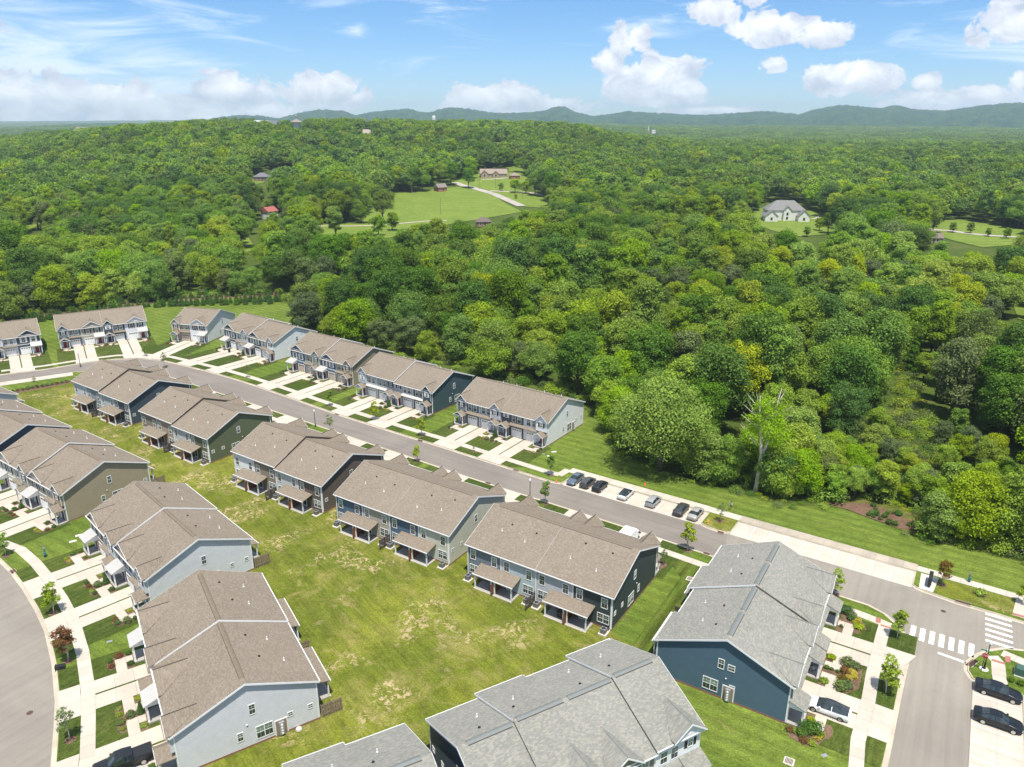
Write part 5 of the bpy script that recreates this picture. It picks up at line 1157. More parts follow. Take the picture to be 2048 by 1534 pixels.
def lid(P, size, mat, name, z=.012, rot=-33, group='lids and grates set in the ground'):
    p = g(*P); r = ob(name, (MB().box(-size[0], -size[1], z - .02, size[0], size[1], z), M[mat]), None, (p.x, p.y, 0), rd(rot), **_S); return r
def manhole(P, z): p = g(*P); m = MB(); m.cyl((0, 0), .36, .36, z - .02, z + .004, 20); m.lathe((0, 0), [(.3, z + .004), (.3, z + .008)], 18); ob('manhole_cover', (m, M['iron']), None, (p.x, p.y, 0), None, **_S)
manhole((1887, 1221), -.112); manhole((59, 1424), -.112)
def grate(P, L, rot, z=.03, w=.35): 
    p = g(*P); m = MB(); n = int(L * 2 / .14)
    for k in range(n): m.box(-L + k * .14, -w, z - .05, -L + k * .14 + .09, w, z)
    m.box(-L, -w, z - .06, L, w, z - .03); r = ob('storm_drain', (m, M['iron']), None, (p.x, p.y, 0), rd(rot), **_S)
    m = MB(); m.box(-L - .06, -w - .06, z - .07, L + .06, -w, z + .002); m.box(-L - .06, w, z - .07, L + .06, w + .06, z + .002); ob('rim', (m, M['kerb']), r)
for P, L, a in (((1926, 1205.5), 1.0, -34), ((1812, 1277), .95, -65), ((1944, 1326), .95, 35), ((1441, 1065), .5, -33), ((1413, 1107), .5, -33), ((674.5, 828), .6, -33), ((840, 881), .6, -33), ((1033, 940), .6, -33), ((976, 966), .5, -33), ((26, 1142), .55, 140)): grate(P, L, a)
for P in ((1578, 1523), (1380, 1158)):
    p = g(*P); m = MB(); m.box(-.55, -.55, 0, .55, .55, .05); r = ob('lawn_inlet', (m, M['pad']), None, (p.x, p.y, 0), rd(-30), **_S); m = MB()
    for k in range(6): m.box(-.4 + k * .14, -.4, .05, -.32 + k * .14, .4, .09)
    ob('grate', (m, M['iron']), r)
for P, a in (((1649, 1511), 20), ((1087, 908), -33), ((219, 1283), 30)): lid(P, (.35, .2), 'metergrey', 'valve_cover', .03, a)
for P, a in (((1099, 912), 10), ((1108, 904), 10), ((158, 1071), 35), ((146, 1083), 35)): lid(P, (.55, .32), 'pad', 'splash_slab', .06, a)
p = g(598, 1459); m = MB(); m.lathe((0, 0), [(.45, 0), (.43, .16), (.25, .24)], 12); ob('rock', m.mesh('rock', M['pad'], True), None, (p.x, p.y, 0), None, label='pale boulder on the grass below the meter board of the blue-grey ended block', category='rock')
# patio furniture
def chair(x, y, z, a, lab):
    r = empty('patio_chair', (x, y, z), a, label=lab, category='chair', group='patio chairs'); m = MB(); m.box(-.27, -.27, .38, .27, .27, .46); ob('seat', (m, M['pad']), r); m = MB(); m.box(-.27, .22, .46, .27, .28, .95); ob('backrest', (m, M['dark']), r)
    for sx in (-1, 1):
        for sy in (-1, 1): m = MB(); m.box(sx * .26 - .02, sy * .26 - .02, 0, sx * .26 + .02, sy * .26 + .02, .38 if sy < 0 else .5); ob('leg', (m, M['dark']), r)
def at(key, x, y): o, h, _ = BL[key]; return o + dirv(h) * x + dirv(h + 90) * y
for key, x, y, a, lab in (('A4', 7.3, -1.1, 2.4, 'patio chair with a pale seat left on the covered patio of the cream ended block'), ('A4', 8.5, -1.3, 3.6, 'pale seated patio chair nearer the post behind the cream ended block'), ('D1', 13.6, 16.3, .5, 'dark chair on the middle porch of the steel blue ended block'), ('B7', 1.4, 16.4, .2, 'dark chair on the end porch of the white ended block by the bays')):
    p = at(key, x, y); chair(p.x, p.y, .125 if key == 'A4' else .205, a, lab)
p = at('A5', 17.4, -1.2); r = empty('grill', (p.x, p.y, .125), rd(-33), label='dark covered grill on the left patio bay of the dark green ended block', category='grill'); m = MB(); m.box(-.65, -.3, 0, .65, .3, .85); ob('cabinet', (m, M['dark']), r); m = MB(); m.yz([(-.3, .86), (.3, .86), (.22, 1.15), (-.1, 1.2)], -.42, .42); ob('lid', (m, M['black']), r)
# a walker on the pavement behind the island
p = g(1461, 1020)
sk = bpy.data.meshes.new('body'); J = [(0, 0, .94), (0, .01, 1.18), (.0, .03, 1.42), (0, .05, 1.54), (0, .07, 1.67), (.1, .01, .9), (.11, .16, .50), (.11, .05, .09), (.11, .18, .05), (-.1, 0, .9), (-.11, -.08, .50), (-.11, -.32, .16), (-.11, -.24, .05), (.19, .03, 1.38), (.25, -.08, 1.12), (.24, .06, .92), (-.19, .03, 1.38), (-.25, .08, 1.12), (-.22, .26, .98)]
sk.from_pydata(J, [(0, 1), (1, 2), (2, 3), (3, 4), (0, 5), (5, 6), (6, 7), (7, 8), (0, 9), (9, 10), (10, 11), (11, 12), (2, 13), (13, 14), (14, 15), (2, 16), (16, 17), (17, 18)], [])
so = bpy.data.objects.new('tmp', sk); COL.objects.link(so); md = so.modifiers.new('s', 'SKIN'); RD = [.13, .12, .13, .06, .10, .09, .06, .045, .045, .09, .06, .045, .045, .06, .045, .04, .06, .045, .04]
for v_, q_ in zip(sk.skin_vertices[0].data, RD): v_.radius = (q_, q_)
sk.skin_vertices[0].data[0].use_root = True; sb = so.modifiers.new('b', 'SUBSURF'); sb.levels = sb.render_levels = 1
bpy.context.view_layer.update(); me = bpy.data.meshes.new_from_object(so.evaluated_get(bpy.context.evaluated_depsgraph_get())); bpy.data.objects.remove(so)
me.name = 'body'; me.materials.clear()
for k in ('skin', 'shirt', 'shorts', 'shoe'): me.materials.append(M[k])
for pl in me.polygons:
    z = pl.center.z; pl.material_index = 3 if z < .11 else (2 if .48 < z < .98 and abs(pl.center.x) < .2 else (1 if .98 <= z < 1.47 and abs(pl.center.x) < .27 and not (abs(pl.center.x) > .19 and z < 1.15) else 0))
me.shade_smooth(); r = ob('person', me, None, (p.x, p.y, .05), rd(150), label='person in a grey shirt and dark shorts walking on the pavement by the island', category='person')
m = MB(); m.lathe((0, .07), [(.115, 1.66), (.11, 1.74), (.05, 1.79)], 10); ob('cap', m.mesh('cap', M['shorts'], True), r)

# ------------------------------------------------------------------ street trees in mulch rings
ST_ = [((71, 772), 'sparse', .75, 'small thin street tree above the row of shrubs at the far left'), ((330, 734), 'sparse', 1.2, 'thin street tree beside the bend, behind the navy ended block'), ((290, 712), 'young', .8, 'small street tree by the right end of the long roofed block'), ((381, 716), 'sparse', .8, 'thin street tree before the two unit block'),
  ((495, 755), 'sparse', 1.0, 'thin street tree on the verge before the charcoal and white block'), ((660, 812), 'young', 1.0, 'small green street tree before the blue and khaki block'), ((748, 840), 'youngY', 1.15, 'yellow green street tree before the gap left of the teal ended block'), ((844, 872), 'youngY', 1.15, 'yellow green street tree before the right unit of the teal ended block'),
  ((948, 903), 'sparse', .45, 'tiny newly planted tree before the white ended block'), ((1101, 951), 'young', 1.15, 'green street tree beside the orange cone at the end of the bays'), ((1090, 1008), 'young', 1.15, 'green street tree behind the roof of the dark green ended block'), ((1376, 1102), 'youngY', 1.35, 'bright green street tree between the road and the grey roof'),
  ((834, 923), 'youngY', .95, 'street tree behind the brown ended block roof'), ((661, 866), 'sparse', 1.2, 'thin street tree beside the lamp post on the near verge'), ((1440, 1043), 'sparse', 1.0, 'thin yellowing tree in a mulch ring on the hydrant island'), ((1884, 1170), 'youngR', 1.0, 'red leaved tree beside the cluster mailboxes'),
  ((1793.5, 1277), 'young', 1.15, 'dense green street tree at the corner by the crossing'), ((1772, 1386), 'youngY', 1.35, 'large yellow green street tree by the drive with the white car'), ((1670, 1190), 'youngY', 1.1, 'green tree showing past the edge of the grey roof'), ((2043, 1207), 'youngY', .9, 'small tree at the right edge of the verge'),
  ((12, 1112), 'young', 1.0, 'green street tree at the left edge on the arc verge'), ((107, 1226), 'youngY', 1.25, 'bright street tree between two drives of the blue-grey ended block'), ((137, 1322), 'youngR', 1.25, 'orange tinted street tree above the fallen bin'), ((141, 1480), 'sparse', 1.3, 'thin street tree on the bottom left verge'), ((1327, 1130), 'sparse', .8, 'small reddish tree in a mulch ring at the corner of the dark green ended block')]
for (P, k, s, lab) in ST_:
    p = g(*P); tree(k, p.x, p.y, 0, s, rnd.uniform(0, 6), lab, 'young street trees on the verges', 'street_tree')
    m = MB(); m.cyl((0, 0), .62, .62, 0, .03, 16); ob('mulch_ring', m.mesh('mulch_ring', M['mulch']), None, (p.x, p.y, .0), None, **_S)
p = g(1960, 1189); m = MB(); m.cyl((0, 0), .8, .8, 0, .03, 16); ob('mulch_ring', m.mesh('mulch_ring', M['mulch']), None, (p.x, p.y, .0), None, **_S); shrub('lime', p.x, p.y, 'in a mulch ring right of the red leaved tree', 2.0)
p = g(2038, 1349); 
for dx, dy in ((-2.2, -1.2), (-1.4, -1.9), (-.4, -2.2)): shrub('green', g(2044, 1349).x + dx, g(2044, 1349).y + dy, 'at the foot of the green utility box', 1.0)
# shrub row beside the road at the far left
flat('mulch_bed', G((22, 783), (148, 760), (150, 765), (24, 789)), .016, M['mulch'], **_S)
for k in range(13):
    t = k / 12; P = (26 + 118 * t, 784 - 21 * t); q = g(*P); shrub(['green', 'rust', 'green', 'olive'][k % 4], q.x, q.y, 'in the row along the pavement at the far left', rnd.uniform(.8, 1.1), group='shrub row along the far left pavement')
# ------------------------------------------------------------------ berm planting, right hand mulch bank
flat('mulch_berm', G((-60, 668), (0, 655), (95, 634), (200, 619), (330, 604), (440, 597), (556, 592), (556, 584), (440, 588), (330, 594), (200, 607), (95, 620), (0, 640), (-60, 652)), .02, M['mulch'], **_S)
bm_pts = [(-60 + 9 * k, 676 - .9 * k) for k in range(7)]
for k in range(58):
    px = 8 + 552 * k / 57; pyb = np.interp(px, [0, 95, 200, 330, 440, 560], [662, 640, 624, 612, 606, 603]); bm_pts.append((px + rnd.uniform(-3, 3), pyb + rnd.uniform(-1.5, 1.5)))
for k in range(40):
    px = 30 + 530 * k / 39; pyb = np.interp(px, [0, 95, 200, 330, 440, 560], [648, 627, 611, 598, 593, 588]); bm_pts.append((px + rnd.uniform(-4, 4), pyb + rnd.uniform(-1.5, 1.5)))
for k in range(14): px = 330 + 16 * k; bm_pts.append((px + rnd.uniform(-4, 4), np.interp(px, [330, 560], [606, 600]) + 7))
for bi_, (px, py) in enumerate(bm_pts):
    p = g(px, py); s = rnd.uniform(1.1, 1.9); o = ob('evergreen_shrub', SH['cone'][0], None, (p.x, p.y, 0), rnd.uniform(0, 6), label='cone shaped evergreen in the ' + ('lower' if bi_ >= 7 and bi_ < 65 else ('upper' if bi_ < 105 else 'grass side')) + ' berm row ' + next(z_ for l_, z_ in ((30, 'at the left edge'), (95, 'left of the long roof'), (160, 'behind the long roof left end'), (225, 'behind the long roof middle'), (290, 'behind the long roof right end'), (345, 'left of the two unit block'), (400, 'behind the two unit block'), (460, 'right of the two unit block'), (515, 'behind the charcoal block'), (9999, 'by the dark wood corner')) if px < l_), category='shrub', group='young evergreens on the berm'); o.scale = (s * 1.35, s * 1.35, s)
mulch_r = G((1650, 1006), (1690, 1006), (1738, 1008), (1785, 1024), (1820, 1042), (1842, 1062), (1800, 1058), (1748, 1040), (1695, 1020))
flat('mulch_bank', mulch_r, .12, M['mulch'], **_S)
for k in range(44):
    px = rnd.uniform(1700, 1840); py = rnd.uniform(1010, 1060)
    if bool(inpoly(px, py, [(1650, 1005), (1740, 1004), (1790, 1020), (1830, 1045), (1845, 1062), (1800, 1058), (1700, 1020)])): p = g(px, py); shrub('green', p.x, p.y, 'in the new planting on the mulch bank by the weeds', rnd.uniform(.8, 1.3), .12, 'new shrubs on the mulch bank')
# ------------------------------------------------------------------ clearings beyond the wood
def GT(*L): return [gt(*p) for p in L]
clear_px = {
 'meadow': [(790, 388), (918, 374), (950, 378), (985, 390), (1012, 408), (1045, 424), (1000, 432), (930, 444), (885, 452), (800, 460), (745, 455), (722, 449), (738, 425), (762, 408)], 'meadow_strip': [(634, 449), (722, 448), (800, 458), (798, 474), (765, 478), (742, 470), (715, 474), (690, 468), (640, 478)],
 'meadow_right': [(953, 374), (1010, 372), (1100, 398), (1098, 418), (1050, 414), (1000, 392)],
 'house_lawn': [(905, 366), (958, 344), (1045, 346), (1060, 364), (1010, 378), (925, 376)],
 'mansion_lawn': [(1480, 436), (1520, 418), (1618, 420), (1680, 447), (1672, 468), (1600, 474), (1545, 462)],
 'roadside_lawn': [(1852, 442), (1920, 440), (2060, 462), (2060, 488), (1965, 496), (1905, 482), (1868, 470)],
 'left_clearing': [(40, 455), (78, 436), (82, 448), (60, 462)], 'hill_lawn': [(497, 372), (500, 360), (530, 357), (528, 366)], 'upper_lawn': [(1010, 335), (1040, 332), (1050, 345), (1020, 344)],
 'left_meadow': [(478, 476), (492, 468), (512, 500), (490, 506)], 'far_lawn': [(1600, 252), (1640, 250), (1650, 256), (1612, 258)], 'ridge_lawn': [(585, 262), (612, 262), (600, 270)], 'ridge_lawn2': [(625, 266), (655, 268), (640, 272)],
 'scrub_clearing': [(1640, 935), (1760, 880), (1800, 800), (1790, 740), (1815, 742), (1880, 880), (1960, 930), (2060, 985), (2060, 1120), (1850, 1080), (1700, 1020), (1640, 1010)], 'side_lawn': [(2022, 598), (2080, 600), (2080, 650), (2035, 640)]}
CLEAR = []
HPX = []
for k, P in clear_px.items():
    Q = GT(*P) if k != 'scrub_clearing' else [Vector((*g(*p), 0)) for p in P]; CLEAR.append([(q.x, q.y) for q in Q])
    if k == 'scrub_clearing': continue
    sheet('meadow', CLEAR[-1], [], (lambda x, y: ht(x, y) + .25), M['meadow'], 14, **_S)
def gd(px, py, R): d = ray(px, py); hl = math.hypot(d.x, d.y); return Vector((d.x / hl * R, d.y / hl * R, CAM_H + d.z / hl * R))
def road_strip(name, pts, w, mat, dz=.4):
    P = [gt(*p) for p in pts]; out = [P[0]]
    for a, b in zip(P[:-1], P[1:]):
        k = max(1, int((b - a).length / 12)); out += [a + (b - a) * j / k for j in range(1, k + 1)]
    m = MB(); n = len(out)
    L = []
    for i, p in enumerate(out):
        d = (out[min(i + 1, n - 1)] - out[max(i - 1, 0)]); d = Vector((d.x, d.y)).normalized(); nn = Vector((-d.y, d.x)) * w / 2
        for s in (-1, 1): x, y = p.x + nn.x * s, p.y + nn.y * s; L.append((x, y, ht(x, y) + dz))
    m.v = L; m.f = [(2 * i, 2 * i + 1, 2 * i + 3, 2 * i + 2) for i in range(n - 1)]
    ob(name, (m, mat), None, **_S)
    CLEAR.append([(out[0].x - 4, out[0].y)] + [(p.x + 5, p.y + 5) for p in out] + [(p.x - 5, p.y - 5) for p in reversed(out)])
M['oldroad'] = asphalt('pale country asphalt', (.40, .365, .32)); M['gravel'] = concrete('pale gravel', (.46, .41, .33))
road_strip('country_road', [(910, 366), (922, 371), (945, 376), (990, 390), (1043, 413)], 7.5, M['oldroad'])
road_strip('farm_track', [(634, 453), (700, 453.5), (760, 452), (850, 444), (894, 442)], 3.4, M['gravel'])
road_strip('drive', [(962, 360), (985, 359.5), (1016, 357)], 4, M['gravel']); road_strip('drive', [(980, 383), (1030, 385), (1060, 386), (1088, 393)], 4.5, M['gravel'])
road_strip('drive', [(1624, 438), (1650, 442), (1672, 447), (1684, 449)], 4.5, M['gravel'])
road_strip('lane', [(1845, 459), (1875, 461), (1900, 463), (1935, 468), (1975, 472), (2034, 475)], 6.0, M['oldroad'])
# ------------------------------------------------------------------ houses beyond the wood
def house(px, py, w, d, hw, hr, rot, wallc, roofc, label, hip=True, wins=(3, 1), name='house', chim=None, cat='house', wing=None, R=None):
    b = gd(px, py, R) if R else gt(px, py); r = empty(name, (b.x, b.y, b.z), rd(rot), label=label, category=cat, group='houses beyond the wood')
    sc_ = CAM_F / b.length
    if 'showing through' not in label and 'left of the mansion' not in label and 'broad brown' not in label and 'by the lane at the right' not in label and 'lower brown' not in label: ex_ = 5 * sc_ if b.length > 500 else 0; HPX.append([(px - w * .42 * sc_ - ex_, py - hw * .3 * sc_), (px + w * .42 * sc_ + ex_, py - hw * .3 * sc_), (px + w * .3 * sc_ + ex_, py - (hw + hr) * sc_ - ex_), (px - w * .3 * sc_ - ex_, py - (hw + hr) * sc_ - ex_)])
    m = MB(); m.box(-w / 2, -d / 2, -6 if R else -1, w / 2, d / 2, hw)
    if not hip: 
        for s in (-1, 1): m.yz([(-d / 2, hw), (d / 2, hw), (0, hw + hr - .1)], s * w / 2 - .05 * (s > 0), s * w / 2 + .05 * (s < 0))
    wm = plain('wall ' + label, wallc, .85, .2, 0, .08, 2); ob('wall', (m, wm), r)
    rm = plain('roof ' + label, roofc, .9, .15, 0, .14, 1.5); e = .5; m = MB()
    def hiproof(m, x0, y0, x1, y1, z, h, hipped):
        i = (min(x1 - x0, y1 - y0) / 2) if hipped else 0; yc = (y0 + y1) / 2
        if (x1 - x0) >= (y1 - y0): A, B = (x0 + i, yc, z + h), (x1 - i, yc, z + h)
        else: A, B = ((x0 + x1) / 2, y0 + i, z + h), ((x0 + x1) / 2, y1 - i, z + h)
        V = [(x0, y0, z), (x1, y0, z), (x1, y1, z), (x0, y1, z), A, B, (x0, y0, z - .2), (x1, y0, z - .2), (x1, y1, z - .2), (x0, y1, z - .2)]; n = len(m.v); m.v += V
        F = [(0, 1, 5, 4), (1, 2, 5), (2, 3, 4, 5), (3, 0, 4)] if (x1 - x0) >= (y1 - y0) else [(0, 1, 4), (1, 2, 5, 4), (2, 3, 5), (3, 0, 4, 5)]
        m.f += [tuple(n + k for k in f) for f in F + [(6, 7, 1, 0), (7, 8, 2, 1), (8, 9, 3, 2), (9, 6, 0, 3), (9, 8, 7, 6)]]
    hiproof(m, -w / 2 - e, -d / 2 - e, w / 2 + e, d / 2 + e, hw, hr, hip); rf = ob('roof', (m, rm), r)
    if wing:
        for (wx, ww, wd, wh, wr) in wing:
            m = MB(); m.box(wx - ww / 2, -d / 2 - wd, -1, wx + ww / 2, -d / 2 - .01, wh); m.xz([(wx - ww / 2, wh), (wx + ww / 2, wh), (wx, wh + wr - .15)], -d / 2 - wd, -d / 2 - wd + .1); ob('wing_wall', (m, wm), r)
            m = MB()
            for sg in (-1, 1):
                a = [(wx, wh + wr), (wx + sg * (ww / 2 + e), wh - .2), (wx + sg * (ww / 2 + e), wh - .4), (wx, wh + wr - .2)]
                m.xz(a if sg < 0 else a[::-1], -d / 2 - wd - e, 0)
            ob('wing_roof', (m, rm), r)
            if wh > 2.6:
                for zz in ([.9] if wh < 5 else [.9, 3.8]): q = MB(); q.box(-.7, -.08, 0, .7, 0, 1.9); wq = ob('window', (q, M['dark']), r, (wx, -d / 2 - wd, zz)); q = MB(); q.box(-.6, -.1, .1, .6, -.081, 1.8); ob('pane', (q, M['pane_dark']), wq)
    n, fl = wins
    for f in range(fl):
        for k in range(n):
            xx = -w / 2 + (k + .5) * w / n
            if wing and any(abs(xx - q[0]) < q[1] / 2 + .8 for q in wing): continue
            q = MB(); q.box(-.65, -.06, 0, .65, 0, 1.6); wq = ob('window', (q, M['white']), r, (xx, -d / 2, .9 + f * 3)); q = MB(); q.box(-.5, -.075, .12, .5, -.061, 1.48); ob('pane', (q, M['pane_dark']), wq)
    q = MB(); q.box(-.5, -.05, 0, .5, 0, 2.1); ob('door', (q, M['door3']), r, (w * .08, -d / 2, .0))
    if chim is not None: q = MB(); q.box(chim - .6, -.6, hw, chim + .6, .6, hw + hr + 1.2); ob('chimney', (q, M['brick']), rf)
    CLEAR.append([(b.x - w * .62, b.y - d - 9), (b.x + w * .62, b.y - d - 9), (b.x + w * .62, b.y + d * .6), (b.x - w * .62, b.y + d * .6)]); return r
house(1566, 439, 26, 14, 7.0, 6.2, -6, (.74, .73, .69), (.21, .21, .20), 'large white mansion with a grey hip roof and arched entrance on its lawn', True, (6, 2), 'mansion', wing=[(-11, 8.5, 6.5, 3.6, 4.0), (11, 7.5, 5.5, 3.8, 4.2), (.5, 5, 1.6, 7.2, 3.0)])
house(987, 354, 26, 10, 3.4, 4.4, 4, (.42, .31, .24), (.30, .245, .20), 'long brick ranch house with a brown roof on the slope past the field', False, (8, 1), chim=-8, wing=[(-9, 7, 2, 3.4, 3.4), (2, 6, 2, 3.4, 2.8)])
house(1029, 358, 9, 9, 3.2, 2.8, 10, (.40, .17, .11), (.28, .23, .19), 'brick garage with a hip roof right of the ranch house', True, (1, 1), 'garage', cat='garage')
house(881, 383, 9, 7, 3.6, 3.0, 40, (.36, .15, .10), (.22, .19, .17), 'small brick house under the trees at the top of the field', False, (2, 1))
house(967, 452, 9.5, 8, 3.2, 2.6, 8, (.30, .19, .15), (.16, .125, .115), 'house with a dark brown hip roof half hidden at the foot of the field', True, (2, 1))
house(540, 437, 8, 8, 5.2, 2.8, 55, (.75, .74, .72), (.36, .12, .10), 'white house with a red roof among the trees', False, (2, 2))
house(525, 361, 13, 10, 3.4, 3.4, 5, (.26, .17, .14), (.17, .17, .19), 'brick house with a slate grey hip roof by the hill clearing', True, (3, 1)); house(566, 353, 17, 9, 3.4, 3.2, -8, (.3, .26, .22), (.22, .22, .24), 'low house with a grey gable roof beside the hip roofed one', False, (3, 1))
house(1824, 470, 22, 13, 3.2, 4.8, -10, (.40, .34, .28), (.19, .155, .125), 'house with a brown hip roof by the lane at the right', True, (4, 1)); house(1860, 484, 11, 8, 3.0, 2.4, -14, (.42, .36, .30), (.19, .155, .125), 'lower brown roofed wing house beside the lane', False, (2, 1), 'garage', cat='garage')
house(1728, 536, 12, 9, 3.2, 3.4, 20, (.35, .30, .26), (.17, .15, .13), 'roof showing through the wood at the right, upper one', True, (2, 1)); house(1858, 572, 12, 9, 3.4, 3.6, -25, (.3, .25, .22), (.16, .14, .125), 'roof showing through the wood at the right, lower one', True, (2, 1))
house(1345, 425, 12, 9, 3.2, 3.0, 5, (.33, .26, .2), (.20, .13, .10), 'brown roof among the trees left of the mansion', False, (3, 1)); house(1437, 434, 9, 6, 2.8, 1.8, 0, (.5, .52, .54), (.42, .42, .43), 'pale shed behind the mansion lawn', False, (2, 1), 'shed', cat='shed')
house(548, 263, 16, 12, 9, 8, -10, (.42, .13, .10), (.16, .17, .19), 'tall red brick house standing on the wooded ridge', False, (2, 2), R=1330); house(528, 258, 30, 12, 10, 4, 0, (.7, .7, .66), (.55, .55, .53), 'long pale building behind the ridge house', False, (5, 2), R=1420); house(735, 278, 10, 8, 7, 5, 0, (.7, .66, .62), (.4, .33, .3), 'pale house catching light on the wooded slope', False, (2, 2))
house(1307, 263, 12, 7, 2, 3, 5, (.75, .75, .73), (.35, .35, .35), 'white church body among the far trees', False, (4, 1), 'church', cat='church', R=2600)
house(1655, 272, 14, 10, 5, 5, 0, (.5, .4, .34), (.38, .32, .28), 'small brown house in the far trees at the right', True, (3, 1)); house(1768, 278, 22, 12, 5, 7, 0, (.45, .4, .35), (.36, .32, .28), 'house with a broad roof in the far trees at the right', True, (4, 1)); house(1826, 336, 8, 6, 3, 2.5, 30, (.3, .1, .07), (.30, .09, .07), 'red barn glimpsed in the trees at the right', False, (2, 1), 'barn', cat='barn'); house(1975, 282, 20, 12, 5, 6, 0, (.5, .46, .42), (.42, .38, .35), 'pale roofed house in the far trees near the right edge', True, (3, 1))
house(1000, 300, 20, 10, 4, 5, 0, (.4, .4, .4), (.30, .31, .33), 'grey roofed house in the trees above the ranch house', True, (3, 1))
HPX.append([(580, 262), (608, 262), (606, 232), (582, 232)]); HPX.append([(858, 250), (878, 250), (876, 228), (860, 228)])
# steeple and domed tower
b = gd(1297, 262, 2600); r = empty('steeple', (b.x, b.y, b.z), 0, label='slim white steeple over the far trees', category='steeple'); m = MB(); m.box(-1.2, -1.2, 0, 1.2, 1.2, 7); ob('tower', (m, M['white']), r); m = MB(); m.cyl((0, 0), 1.5, .1, 7.01, 18, 4); ob('spire', (m, M['white']), r)
b = gd(594, 257, 1500); r = empty('domed_pavilion', (b.x, b.y, b.z + 2), 0, label='round pavilion with a pale domed roof and finial on the ridge', category='pavilion'); m = MB(); m.lathe((0, 0), [(7, -10), (7, 9)], 12); ob('drum', (m, M['s_silver']), r); m = MB(); m.lathe((0, 0), [(11, 9.01), (9, 11), (4, 13), (2, 14)], 14); ob('dome', (m, M['shut_taupe']), r); m = MB(); m.lathe((0, 0), [(1.6, 14.01), (1.2, 18), (2.2, 19), (.3, 24)], 8); ob('finial', (m, M['s_beige']), r)
b = gd(868, 249, 2300); r = empty('water_tank', (b.x, b.y, b.z + 1), 0, label='white banded tank on legs on the wooded skyline', category='tank'); m = MB(); m.lathe((0, 0), [(5, 12), (5, 20), (2, 23)], 12); ob('tank', (m, M['white']), r); m = MB()
for k in range(4): m.box(4 * math.cos(k * 1.57 + .78) - .3, 4 * math.sin(k * 1.57 + .78) - .3, -6, 4 * math.cos(k * 1.57 + .78) + .3, 4 * math.sin(k * 1.57 + .78) + .3, 12)
ob('leg_frame', (m, M['iron']), r)
def pole(px, py, h, lab, arm=True):
    b = gt(px, py); r = empty('utility_pole', (b.x, b.y, b.z), rd(rnd.uniform(-20, 20)), label=lab, category='utility pole', group='utility poles along the country road'); m = MB(); m.cyl((0, 0), .19, .13, 0, h, 7); ob('post', (m, M['greywood']), r)
    if arm: m = MB(); m.box(-1.2, -.08, h - .9, 1.2, .08, h - .7); ob('crossarm', (m, M['greywood']), r)
for a in ((881.5, 429, 12, 'bare utility pole standing in the middle of the field', False), (958.5, 379, 11, 'utility pole on the far side of the country road'), (991, 376, 11, 'utility pole before the ranch house'), (1045, 396, 11, 'utility pole right of the country road by the group of trees'), (1726, 440, 15, 'pale utility pole rising from the trees right of the mansion'), (421, 382, 16, 'pale utility pole in the wood on the left hill'), (824, 387, 10, 'utility pole by the trees left of the field')): pole(*a)
# pool and canopies left of the mansion
b = gt(1500, 437); m = MB(); m.box(-3, -2, -.5, 3, 2, .8); ob('pool_cover', (m, M['blue']), None, (b.x, b.y, b.z + .3), 0, label='bright blue pool screen left of the mansion', category='pool')

# ------------------------------------------------------------------ woods
rng = np.random.default_rng(5)
EDGE = [(p.x, p.y) for p in wood_edge]
front_xy = dev[:]
devP = simplify(dev)
def free(x, y, margin=3.0):
    ok = ~inpoly(x, y, devP)
    for C in CLEAR: 
        ok &= ~inpoly(x, y, C)
    return ok
def ring(r0, r1, step, jit=.42):
    n = int(2 * r1 / step) + 2; gx, gy = np.meshgrid(np.arange(-n // 2, n // 2) * step, np.arange(-3, n) * step); gx = gx + (np.arange(gy.shape[0])[:, None] % 2) * step / 2
    x = gx.ravel() + rng.uniform(-jit, jit, gx.size) * step; y = gy.ravel() + rng.uniform(-jit, jit, gx.size) * step
    r = np.hypot(x, y); a = np.abs(np.degrees(np.arctan2(x, y))); k = (r >= r0) & (r < r1) & (a < 44 + 900 / np.maximum(r, 60)) & (y > 20); x, y = x[k], y[k]
    f = free(x, y); return x[f], y[f]
def edge_dist(x, y):
    P = np.array(EDGE); d = np.full(x.shape, 1e9)
    for a, b in zip(P[:-1], P[1:]):
        e = b - a; t = np.clip(((x - a[0]) * e[0] + (y - a[1]) * e[1]) / (e @ e), 0, 1); d = np.minimum(d, np.hypot(x - a[0] - t * e[0], y - a[1] - t * e[1]))
    return d
keys = ['broadA', 'deepC', 'tallD', 'flatE', 'broadB', 'oliveP', 'brightG', 'cedar', 'small', 'ragged', 'spread', 'skirtA', 'skirtB']
base_w = np.array([.19, .12, .14, .11, .09, .05, .09, .05, .04, .04, .08])
CPX = [np.array(P, float) for k_, P in clear_px.items() if k_ != 'scrub_clearing'] + [np.array(P, float) for P in HPX]
def proj(x, y, z):
    dz = z - CAM_H; d = y * math.cos(CAM_P) - dz * math.sin(CAM_P); up = y * math.sin(CAM_P) + dz * math.cos(CAM_P); u = CAM_F * x / d; v = -CAM_F * up / d
    return 1024 + u - CAM_R * v, 767 + v + CAM_R * u
def opens(x, y, h, r):
    """keep clear views that the place really has: no tall tree stands between the hill road and the open ground"""
    z = hts(x, y); bad = np.zeros(x.shape, bool)
    for dx in (-.7, 0, .7):
        for f in (.45, .7, .97):
            a, b = proj(x + dx * r, y, z + h * f)
            for P in CPX:
                P_ = [(float(q[0]), float(q[1])) for q in P]; bad |= inpoly(a, b, P_)
    return ~bad
near_x, near_y = ring(60, 620, 8.6)
d_e = edge_dist(near_x, near_y); k = d_e > 3.2; near_x, near_y, d_e = near_x[k], near_y[k], d_e[k]
